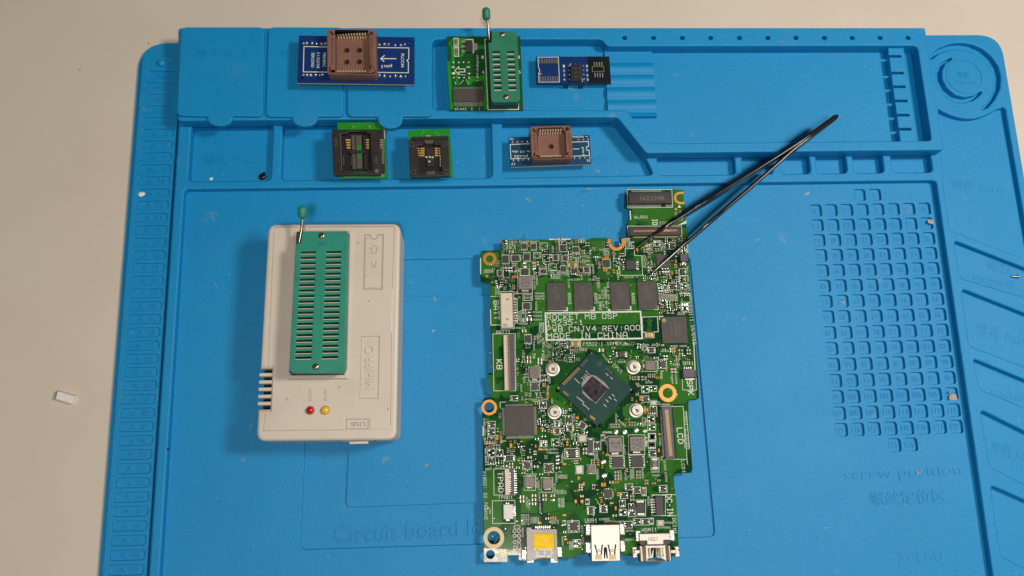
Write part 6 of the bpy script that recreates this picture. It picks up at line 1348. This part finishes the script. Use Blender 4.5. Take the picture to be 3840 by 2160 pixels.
for x, y in ((118, 1035), (460, 1030), (118, 1215), (465, 1200)): c = Q('M7', x, y, ZK); g = Geo(); g.box(c[0], c[1], 2.6, 5.2, ZK, ZK + 1.4, 0, .5); g.build("mounting_tab", "solder", usb, 40)
zhd = ZK + 4.6
hd_ = Geo().slab(rp(QQ('M7', [(636, 1078), (945, 1072), (950, 1140), (880, 1142), (882, 1185), (715, 1188), (714, 1148), (638, 1150)], zhd), .2), [], ZK + .2, zhd, .2, 2).build("display_socket", "steel_shell", mb, 40, label="silver display socket stamped 1621")
x, y, w, h = px('M7', 575, 1060, 1025, 1360, zhd); reserve(x, y, w, h)
g = Geo(); g.slab(rp(QQ('M7', [(690, 1186), (720, 1192), (880, 1188), (906, 1182), (918, 1358), (700, 1362)], zhd - .4), .4), [QQ('M7', p, zhd - .4) for p in ([(732, 1230), (742, 1228), (745, 1305), (735, 1308)], [(760, 1230), (768, 1230), (765, 1306), (757, 1308)], [(838, 1228), (846, 1226), (850, 1304), (842, 1306)], [(868, 1228), (876, 1226), (876, 1300), (868, 1302)])], ZK + .2, zhd - .4, .5, 3); fs = g.build("front_shell", "steel_shell", hd_, 40)
g = Geo(); g.m = 0; g.prism(QQ('M7', [(628, 1195), (700, 1195), (708, 1358), (640, 1362)], zhd - 1.2), ZK + .2, zhd - 1.2, .4); g.m = 1; g.prism(QQ('M7', [(645, 1200), (662, 1200), (676, 1356), (658, 1358)], zhd - 1.1), ZK + 1, zhd - 1.05, .1); g.build("side_shell", ["bronze_dark", "steel_shell"], hd_, 30)
g = Geo(); g.m = 0; g.prism(QQ('M7', [(900, 1195), (955, 1190), (972, 1350), (912, 1356)], zhd - 1.2), ZK + .2, zhd - 1.2, .4); g.m = 1; g.prism(QQ('M7', [(930, 1195), (942, 1195), (958, 1350), (945, 1352)], zhd - 1.1), ZK + 1, zhd - 1.05, .1); g.build("side_shell", ["bronze_dark", "steel_shell"], hd_, 30)
g = Geo(); g.prism(QQ('M7', [(640, 1140), (720, 1140), (720, 1190), (880, 1186), (880, 1140), (948, 1138), (950, 1170), (905, 1200), (690, 1202), (640, 1178)], zhd - 1.5), ZK, zhd - 1.4); g.build("inner_body", "connector_black", hd_, 0)
g = Geo(); silk_text(g, "1621", 'M7', 774, 1130, 88, 38, 0, zhd + .02); g.build("stamp", "chip_black", hd_, 0)
g = Geo(); silk_text(g, "JOOX", 'M7', 806, 1265, 110, 26, 90, zhd - .38); g.build("stamp", "silkscreen_faint", fs, 0)
for p in ([(735, 1228), (768, 1226), (766, 1306), (738, 1310)], [(842, 1226), (878, 1224), (876, 1300), (845, 1304)]): g = Geo(); g.prism(QQ('M7', p, zhd - .5), zhd - 1.6, zhd - .6); g.build("spring", "pale_gold", hd_, 0)
for x0, x1 in ((585, 690), (912, 1015)): xx, yy, w, h = px('M7', x0, 1240, x1, 1275, ZK + 3.2); g = Geo(); g.box(xx, yy, w, h, ZK + 2.4, ZK + 3.3, 0, .2); g.build("side_strap", "steel_shell", hd_, 30)
for x, y in ((622, 1098), (962, 1090), (590, 1262), (1010, 1255)): c = Q('M7', x, y, ZK); g = Geo(); g.box(c[0], c[1], 2.4, 5.0, ZK, ZK + 1.3, 0, .4); g.build("mounting_tab", "solder", hd_, 40)
# tinned corner
g = Geo(); g.flat(QQ('M6', [(92, 1215), (118, 1235), (200, 1228), (330, 1235), (330, 1300), (440, 1290), (470, 1230), (520, 1260), (520, 1345), (442, 1342), (442, 1292), (328, 1295), (328, 1360), (100, 1362)], ZK), ZK + .02)
GH = Geo(); GH.slab(QQ('M6', [(92, 1222), (330, 1232), (330, 1296), (330, 1360), (100, 1362), (92, 1350)], ZK + .05), [circ(*K(1839, 2079.7), 2.05, 24), circ(*Q('M6', 287, 1268, ZK), .8, 14)], ZK - .1, ZK + .06, .02, 0).build("tinned_corner", "tinned_dull", mb, 0)
Geo().prism(QQ('M6', [(334, 1240), (470, 1225), (518, 1262), (518, 1344), (444, 1342), (444, 1290), (334, 1292)], ZK), ZK - .1, ZK + .05).build("tinned_strip", "tinned_dull", mb, 0)
c = Q('M6', 287, 1268, ZK); Geo().ring(*c, .3, .8, ZK - .05, ZK + .1, 16).build("test_ring", "copper_gold", mb, 0)
c = Q('M1', 158, 605, ZK); g = Geo(); g.cyl(c[0], c[1], ZK, ZK + .05, .7, 16); g.build("test_point", "copper_gold", mb, 0)
c = Q('M2', 1155, 360, ZK); g = Geo(); g.cyl(c[0], c[1], ZK, ZK + .05, .6, 16); g.build("test_point", "copper_gold", mb, 0)
for x, y in ((412, 1008), (440, 1008), (400, 1050), (445, 1050), (402, 1098), (445, 1098), (402, 1160), (447, 1145), (445, 1185), (405, 1215), (445, 1215)):
    xx, yy, w, h = px('M6', x - 12, y - 15, x + 12, y + 15, ZK); g = Geo(); g.ring(xx, yy, .5, .95, ZK + .02, ZK + .06, 12); g.build("plated_hole", "slot_steel", mb, 0)

# ---- small passives, each its own part: those picked out in the photograph first, then the crowded fields
def passive_mesh(name, body, end):
    g = Geo(); g.m = 0; g.box(0, 0, .56, .92, 0, .8, 0, .08); g.m = 1; g.box(-.39, 0, .22, 1, 0, .84, 0, .06); g.box(.39, 0, .22, 1, 0, .84, 0, .06)
    me = bpy.data.meshes.new(name); me.from_pydata([(x / 1000, y / 1000, z / 1000) for x, y, z in g.V], [], g.F)
    me.materials.append(MATS[body]); me.materials.append(MATS[end]); me.polygons.foreach_set("material_index", g.M); me.update(); return me
PM = dict(c=("capacitor", passive_mesh("capacitor", "capacitor_brown", "tin")), r=("resistor", passive_mesh("resistor", "resistor_black", "tin")), o=("resistor", passive_mesh("resistor_bare", "resistor_orange", "resistor_orange")), s=("solder_pads", passive_mesh("solder_pads", "dark_solder_mask", "solder")))
def passive(kind, x, y, L, W_, H_, rot):
    nm, me = PM[kind]; place(nm, me, mb, x, y, ZK + .02, rot, (L, W_, H_ if kind != 's' else .15)); reserve(x, y, *((L, W_) if abs(math.cos(rot)) > .7 else (W_, L)))
def plist(kind, fr, items):
    for a in items:
        x, y, w, h = px(fr, *a, ZK + .5)
        if w >= h: passive(kind, x, y, w, h, .8, 0)
        else: passive(kind, x, y, h, w, .8, R90)
plist('c', 'M1', [(510, 805, 550, 845), (485, 715, 520, 745), (485, 748, 520, 780), (630, 425, 672, 490), (475, 430, 518, 478), (745, 425, 795, 480), (1530, 598, 1575, 630), (1395, 425, 1430, 455), (440, 270, 490, 305), (610, 1295, 665, 1335), (668, 1142, 735, 1185), (765, 1380, 795, 1430), (560, 865, 590, 895)])
plist('o', 'M1', [(480, 598, 512, 628), (515, 598, 545, 628), (682, 195, 702, 228), (1338, 530, 1358, 566), (1365, 470, 1378, 510)])
plist('c', 'M2', [(880, 868, 905, 908), (912, 866, 940, 902), (948, 855, 972, 898), (790, 932, 826, 958), (790, 965, 826, 992), (893, 1170, 915, 1210), (933, 1165, 960, 1205), (985, 1225, 1025, 1252), (1063, 1222, 1100, 1260), (1145, 1150, 1172, 1190), (1140, 1015, 1165, 1050), (1105, 755, 1150, 778), (950, 1232, 975, 1250), (1140, 960, 1165, 985), (1130, 1105, 1170, 1122), (630, 1222, 665, 1245)])
plist('o', 'M2', [(230, 965, 256, 1002), (260, 965, 286, 1002), (188, 985, 225, 1000), (212, 1132, 240, 1168), (243, 1132, 270, 1168), (638, 868, 668, 905), (1095, 1160, 1112, 1208), (1130, 1068, 1168, 1092), (330, 1140, 365, 1160), (335, 1170, 370, 1188)])
plist('c', 'M3', [(690, 1070, 742, 1112), (752, 1070, 802, 1112), (985, 1080, 1060, 1128), (62, 1218, 130, 1262), (62, 1268, 130, 1312), (1178, 1048, 1235, 1080), (2068, 1385, 2105, 1440), (2120, 1385, 2160, 1440), (2190, 1090, 2216, 1165), (2234, 1090, 2260, 1165), (2312, 1090, 2336, 1162), (2350, 1090, 2374, 1162), (1815, 1202, 1890, 1230), (550, 1080, 605, 1120)])
plist('o', 'M3', [(2110, 1058, 2146, 1092), (2110, 1098, 2146, 1132)]); plist('s', 'M3', [(2065, 1060, 2102, 1090), (2065, 1100, 2102, 1130), (290, 1120, 360, 1180)])
plist('c', 'M4', [(590, 408, 636, 445), (590, 450, 636, 490), (712, 428, 758, 465), (712, 470, 758, 505), (608, 825, 646, 865), (565, 822, 600, 858), (528, 870, 552, 905), (765, 712, 805, 738), (535, 108, 580, 142), (745, 1015, 790, 1040), (670, 180, 692, 215)])
plist('o', 'M4', [(765, 740, 800, 758), (745, 1212, 780, 1240), (860, 1240, 885, 1260), (860, 1265, 885, 1282), (235, 1300, 270, 1322), (235, 1330, 270, 1352), (1150, 1095, 1180, 1122), (1035, 1368, 1060, 1395), (1035, 1400, 1060, 1425), (285, 1372, 320, 1395), (395, 1395, 418, 1445)])
plist('c', 'M5', [(1265, 442, 1308, 466), (1265, 470, 1308, 495), (1322, 442, 1362, 466), (1322, 470, 1362, 495), (1010, 465, 1034, 512), (1045, 480, 1072, 526), (1080, 480, 1106, 526), (1175, 472, 1206, 530), (1575, 368, 1612, 424), (1620, 368, 1658, 424), (1100, 562, 1145, 595), (1118, 592, 1165, 622), (1100, 702, 1142, 742), (752, 1122, 782, 1170), (788, 1122, 818, 1170), (824, 1122, 852, 1170), (858, 1122, 888, 1170), (1005, 1095, 1030, 1145), (1040, 1097, 1066, 1145), (1076, 1097, 1100, 1145), (1400, 820, 1430, 862), (330, 85, 372, 128), (385, 90, 430, 130), (595, 95, 660, 138), (1340, 212, 1385, 235)])
plist('o', 'M5', [(1150, 735, 1175, 775), (1150, 780, 1175, 805), (1260, 970, 1295, 990), (290, 1022, 325, 1050), (1405, 1250, 1440, 1275)])
plist('c', 'M6', [(575, 678, 618, 705), (575, 718, 618, 748), (575, 760, 618, 790), (683, 675, 722, 705), (683, 718, 722, 746), (765, 680, 806, 705), (455, 690, 497, 725), (455, 732, 497, 764), (530, 296, 572, 322), (590, 242, 625, 282), (415, 400, 452, 424), (595, 388, 640, 415), (815, 402, 856, 426), (472, 455, 508, 474), (650, 468, 688, 486), (995, 338, 1018, 372), (1022, 338, 1044, 372), (1090, 212, 1124, 236), (1090, 250, 1124, 278), (1048, 578, 1085, 596), (1048, 602, 1085, 620), (1048, 626, 1085, 644), (1062, 686, 1095, 710), (890, 1048, 922, 1072), (712, 912, 748, 934)])
plist('o', 'M6', [(1003, 735, 1030, 770), (1065, 735, 1095, 770), (360, 170, 378, 212), (920, 145, 942, 165), (920, 172, 942, 192), (605, 182, 622, 210), (212, 85, 240, 105), (212, 112, 240, 132), (900, 1120, 930, 1145)])
plist('c', 'M7', [(388, 445, 430, 470), (388, 480, 430, 505), (388, 512, 430, 535), (606, 442, 648, 466), (606, 474, 648, 498), (606, 504, 648, 522), (690, 532, 726, 552), (690, 560, 726, 582), (850, 302, 876, 338), (818, 530, 850, 550), (68, 212, 112, 240), (68, 252, 112, 280), (150, 328, 188, 348), (150, 355, 188, 372), (545, 685, 585, 712), (545, 722, 585, 748), (368, 882, 410, 905), (160, 575, 190, 600), (160, 612, 190, 632), (30, 572, 62, 592), (30, 598, 62, 618), (30, 624, 62, 642), (335, 545, 378, 575), (765, 560, 800, 580), (0, 340, 20, 370)])
plist('o', 'M7', [(252, 565, 275, 602), (278, 565, 300, 602), (45, 690, 72, 712), (45, 740, 72, 768), (410, 660, 438, 676), (410, 682, 438, 698)])
count = {'c': 0, 'r': 0, 's': 0, 'o': 0}
rnd = random.Random(21)
FIELDS = [('M1', 340, 150, 1500, 600, 120), ('M1', 230, 440, 560, 800, 26), ('M2', 120, 760, 480, 1200, 30), ('M2', 740, 740, 1290, 1440, 60), ('M3', 1900, 60, 2330, 560, 34), ('M4', 800, 240, 1150, 480, 44), ('M3', 1150, 980, 2350, 1330, 34), ('M4', 480, 180, 850, 950, 36), ('M4', 700, 1000, 1260, 1440, 60),
          ('M4', 110, 1110, 300, 1440, 18), ('M6', 100, 140, 480, 430, 44), ('M6', 410, 140, 900, 500, 64), ('M6', 880, 330, 1120, 900, 44), ('M7', 0, 160, 320, 640, 50), ('M7', 200, 540, 520, 900, 54), ('M7', 480, 420, 860, 1000, 44), ('M6', 620, 860, 1110, 1230, 34), ('M5', 950, 430, 1420, 1250, 50), ('M5', 560, 1050, 1250, 1200, 24), ('M5', 100, 900, 620, 1200, 30), ('M5', 1380, 120, 1720, 420, 16), ('M7', 730, 0, 860, 320, 12)]
for fr, x0, y0, x1, y1, n in FIELDS:
    for i in range(n):
        for tries in range(12):
            kx_, ky_ = rnd.uniform(x0, x1), rnd.uniform(y0, y1); x, y = Q(fr, kx_, ky_, ZK)
            kd = rnd.choices('crso', (4, 2, 3, .2))[0]; L = rnd.choice((1.0, 1.2, 1.7)); W_ = L * .52; rot = rnd.choice((0, R90))
            w, h = (L, W_) if rot == 0 else (W_, L)
            if count[kd] < 210 and free(x, y, w + .25, h + .25):
                rep = rnd.choice((1, 1, 2, 3))           # they come in little rows
                for j in range(rep):
                    ox, oy = (0, j * (W_ + .45)) if rot == 0 else (j * (W_ + .45), 0)
                    if free(x + ox, y + oy, w + .2, h + .2): passive(kd, x + ox, y + oy, L, W_, .55, rot); count[kd] += 1
                break
SK.build("silkscreen", "silkscreen", pcb, 0, kind="stuff")

# ------------------------------------------------------------------ black tweezers lying open across the board and the tray rim
def leg_pts(pts): return [(f('T', x, y)) for x, y in pts]
L1 = [(175, 1174), (420, 995), (670, 832), (930, 668), (1200, 502), (1500, 310), (1660, 200), (1833, 74)]
L2 = [(322, 1368), (550, 1167), (780, 963), (985, 785), (1190, 610), (1350, 468), (1500, 336), (1665, 212), (1838, 82)]
tip = Q('T', 175, 1174, ZK + 1)
tw = thing("tweezers", "open black metal tweezers with tips on the green board", "tweezers", *Q('T', 1000, 650, ZT), ZK)
def blade(pts, side):
    n = len(pts); d = [0.0]
    for i in range(1, n): d.append(d[-1] + math.dist(pts[i], pts[i - 1]))
    g = Geo(); rings = []; top = []
    for i, (x, y) in enumerate(pts):
        t = d[i] / d[-1]
        zb = ZK + 1.3 + (ZT + 4.6 - ZK - 1.3) * t                     # underside climbs from the board to the tray rim and beyond
        hh = 0.8 + 8.6 * min(1, max(0.0, (t - 0.02) / 0.36)) ** 0.9    # blade stands on edge: narrow tip, wide grip
        if t > 0.86: hh *= 1 - 0.35 * (t - 0.86) / 0.14
        zt_ = zb + hh; th = 0.75 + 1.05 * min(1, t / 0.3)
        px_ = Vector(Q('T', x, y, zt_))
        a = Vector(Q('T', *pts[max(i - 1, 0)], zt_)); b = Vector(Q('T', *pts[min(i + 1, n - 1)], zt_)); tt = (b - a).normalized(); nn = Vector((-tt.y, tt.x)) * th / 2
        if t < 0.02: nn *= 0.5
        ins = nn * 0.6
        rings.append([(*(px_ - nn), zb), (*(px_ + nn), zb), (*(px_ + nn), zt_ - .25), (*(px_ + ins), zt_), (*(px_ - ins), zt_), (*(px_ - nn), zt_ - .25)])
        top.append((px_, zt_))
    V = [p for r in rings for p in r]; k = 6
    F = [(i * k + j, i * k + (j + 1) % k, (i + 1) * k + (j + 1) % k, (i + 1) * k + j) for i in range(n - 1) for j in range(k)]
    F += [tuple(range(k))[::-1], tuple(range((n - 1) * k, n * k))]
    g.add(V, F); o = g.build("arm", "tweezer_black", tw, 40)
    return o, top
def subdivide(pts):
    """smooth curve through the traced points"""
    out = []; n = len(pts)
    for i in range(n - 1):
        p0, p1, p2, p3 = (Vector(pts[max(0, min(n - 1, j))]) for j in (i - 1, i, i + 1, i + 2))
        for k in range(6):
            t = k / 6; out.append((0.5 * ((2 * p1) + (p2 - p0) * t + (2 * p0 - 5 * p1 + 4 * p2 - p3) * t * t + (3 * p1 - p0 - 3 * p2 + p3) * t ** 3))[:])
    return out + [pts[-1]]
a1, top1 = blade(subdivide(L1), 1); a2, top2 = blade(subdivide(L2), -1)
def wear(top, segs, parent, name="worn_edge"):
    for s0, s1, w in segs:
        g = Geo(); q = top[s0:s1]
        for i in range(len(q) - 1):
            (p, z), (r, zr) = q[i], q[i + 1]; t = (r - p).normalized(); nn = Vector((-t.y, t.x)) * w / 2
            g.add([(*(p + nn), z + .02), (*(p - nn), z + .02), (*(r - nn), zr + .02), (*(r + nn), zr + .02)], [(0, 1, 2, 3)])
        g.build(name, "tweezer_worn", parent, 0)
wear(top1, [(0, 5, .14), (12, 14, .2)], a1); wear(top2, [(0, 7, .34), (11, 13, .28), (24, 25, .35)], a2)
p, z = top1[-1]; p2, z2 = top2[-1]; pb = (p + p2) / 2
pv, zv_ = top1[-4]
g = Geo(); t = (p - pv).normalized(); nn = Vector((-t.y, t.x))
g.prism([tuple(pv + nn * .9), tuple(pb + nn * 1.0), tuple(pb + t * 1.6 + nn * .4), tuple(pb + t * 1.6 - nn * .6), tuple(pb - nn * 1.3), tuple(pv - nn * 1.6)], z - 4.6, z - .15, .4)
g.build("joint", "tweezer_black", tw, 30)

# ------------------------------------------------------------------ loose bits
def crumb(name, label, cat, u, v, z, r, m_, seed, flat=.5, group=None):
    rd = random.Random(seed); x, y = P(u, v, z); g = Geo(); n = 9
    V = []
    for k, (rr, zz_) in enumerate(((1, 0), (1.05, .45), (.6, .9))):
        for i in range(n): a = 2 * math.pi * i / n; q = r * rr * rd.uniform(.65, 1.15); V.append((x + q * math.cos(a), y + q * .75 * math.sin(a), z + zz_ * r * flat))
    F = [(k * n + i, k * n + (i + 1) % n, (k + 1) * n + (i + 1) % n, (k + 1) * n + i) for k in range(2) for i in range(n)] + [tuple(range(n))[::-1], tuple(range(2 * n, 3 * n))]
    g.add(V, F); o = g.build(name, m_, None, 50); o["label"] = label; o["category"] = cat
    if group: o["group"] = group
    return o
q = QQ('Y', [(905, 690), (1158, 768), (1122, 888), (872, 812)], 1.8)
g = Geo(); g.m = 0; g.prism(q, 0.0, 2.3, .12); g.m = 1
g.prism([q[0], q[3], tuple(Vector(q[3]) - Vector((.9, -.2))), tuple(Vector(q[0]) - Vector((.9, -.2)))], 0, 2.0)
o = g.build("foam_scrap", ["white_foam", "inductor_grey"], None, 0); o["label"] = "small white foam scrap with grey end, lying on the bare table"; o["category"] = "scrap"
crumb("solder_crumb", "tiny pale crumb in the small parts tray by the ruler", "crumb", 792, 671, 2.0, 1.1, "debris_white", 1)
crumb("plaster_chip", "white plaster chip on the ruler edge", "crumb", 531, 728, ZR - 1.0, 1.7, "debris_white", 2)
crumb("glue_flake", "tan glue flake at the rim of the screw pockets", "flake", 3490, 832, ZP, 1.8, "debris_pale", 3, .3)
crumb("glue_flake", "long tan glue flake in a lower screw pocket beside the panel edge", "flake", 3572, 1489, 2.4, 2.6, "debris_pale", 4, .16)
crumb("glue_flake", "small tan flake in a worn screw pocket of the second column", "flake", 3160, 1135, 1.45, 1.0, "debris_pale", 5, .3)
crumb("black_speck", "black speck on the mat frame next to the ruler groove", "speck", 630, 1684, ZM, .6, "debris_black", 6, .3)
# two loose screws
x, y = P(983, 661, 3)
lo = thing("loose_screw", "small black screw in the corner of the first parts tray", "screw", x, y, 2.0)
g = Geo(); g.lathe(x, y, [(0.01, 2.0), (1.75, 2.0), (1.85, 2.5), (1.5, 3.1), (.6, 3.4), (.01, 3.4)], 16); g.build("head", "debris_black", lo, 60)
g = Geo(); g.tube([(x + .2, y + .3, 3.1), (x + 1.4, y + 1.3, 4.9)], [.7, .55], 10); g.build("shank", "debris_black", lo, 60)
x, y = P(3812, 1037, 5)
l2 = thing("loose_screw", "tiny steel screw on its head in the magnetic side tray", "screw", x, y, 3.9)
g = Geo(); g.tube([(x + 1.0, y, 4.9), (x + .7, y + .02, 4.9)], 1.0, 14); g.build("head", "tin", l2, 60)
g = Geo(); g.tube([(x + .7, y, 4.9), (x - 2.2, y + .2, 4.6)], [.5, .4], 10); g.build("shank", "rod_metal", l2, 60)

# scuffs rubbed into the mat, thin films with their own outline
mat("scuff_film", (0.19, 0.29, 0.36), 0.6, var=0.3, vscale=900)
SC = Geo(); rsc = random.Random(13)
for fr, x, y, z, L, w_, ang in (('E', 1420, 840, 2.0, 4.2, 1.2, -30), ('E', 1655, 860, 2.0, 2.2, .7, -70), ('E', 1330, 1055, ZM, 5.2, .7, 2), ('E', 580, 1185, ZP, 5.0, 1.2, -40), ('E', 990, 1195, ZP, 2.2, .6, -50), ('G', 2200, 320, ZT, 3.2, .7, -20), ('L', 1395, 672, ZP, 4.6, 2.0, 35), ('N', 810, 1072, ZP, 4.6, .45, -58), ('N', 940, 1600, ZP, 5.6, .8, 75), ('N', 1630, 1120, 2.95, 3.6, 1.2, -65), ('N', 1625, 1240, 2.95, 2.6, 1.6, 20), ('N', 2790, 1195, ZP, 3.6, .7, 50), ('T', 1185, 1095, ZP, 3.0, 1.2, 10), ('K', 3000, 700, ZP, 2, 1, 0), ('N', 3565, 1470, ZP, 2.2, 1.2, 30), ('N', 1600, 1745, 2.95, 3.2, 1.6, 20), ('N', 3450, 1770, ZP, 5, 2.4, 50), ('N', 3100, 1980, ZP, 2, 1, 0)):
    c = Q(fr, x, y, z); a = math.radians(ang); pts = []
    for i in range(16):
        t = 2 * math.pi * i / 16; r = rsc.uniform(.55, 1.0); px_, py_ = L / 2 * math.cos(t) * r, w_ / 2 * math.sin(t) * r
        pts.append((c[0] + math.cos(a) * px_ - math.sin(a) * py_, c[1] + math.sin(a) * px_ + math.cos(a) * py_))
    SC.flat(pts, z + .012)
SC.build("scuff_marks", "scuff_film", mat_t, 0, kind="stuff")

# ------------------------------------------------------------------ dust and lint settled on the mat
bpy.context.view_layer.update()
dg = bpy.context.evaluated_depsgraph_get(); dg.update()
rnd = random.Random(3)
DU = Geo(); DK = Geo()
silset = {o.name for o in bpy.data.objects if o.parent == mat_t}
placed = 0; tries = 0
while placed < 520 and tries < 2500:
    tries += 1
    x, y = rnd.uniform(-172, 283), rnd.uniform(-60, 222)
    if rnd.random() < .35 and y < 60: x = rnd.uniform(60, 283)
    hit, loc, nor, idx, ob, mt = scene.ray_cast(dg, Vector((x / 1000, y / 1000, .2)), Vector((0, 0, -1)))
    if not hit or ob.name not in silset or nor.z < .9: continue
    z = loc.z * 1000; s = rnd.choice((.14, .17, .2, .26, .34)) * rnd.uniform(.7, 1.1); a = rnd.random() * 6.3
    G_ = DK if rnd.random() < .14 else DU
    q = [(x + s * math.cos(a + k * 2.1) * rnd.uniform(.5, 1.2), y + s * math.sin(a + k * 2.1), z - .01) for k in range(3)] + [(x, y, z + s * .8)]
    G_.add(q, [(0, 1, 3), (1, 2, 3), (2, 0, 3)]); placed += 1
for G_, nm, m_ in ((DU, "dust_specks", "debris_white"), (DK, "dark_specks", "debris_black")):
    o = G_.build(nm, m_, None, 0, kind="stuff"); o["label"] = "fine %s dust specks scattered over the blue mat" % ("pale" if G_ is DU else "dark"); o["category"] = "dust"

# ------------------------------------------------------------------ done: drop the text helper
bpy.data.objects.remove(_tmpo); bpy.data.curves.remove(_tmp)
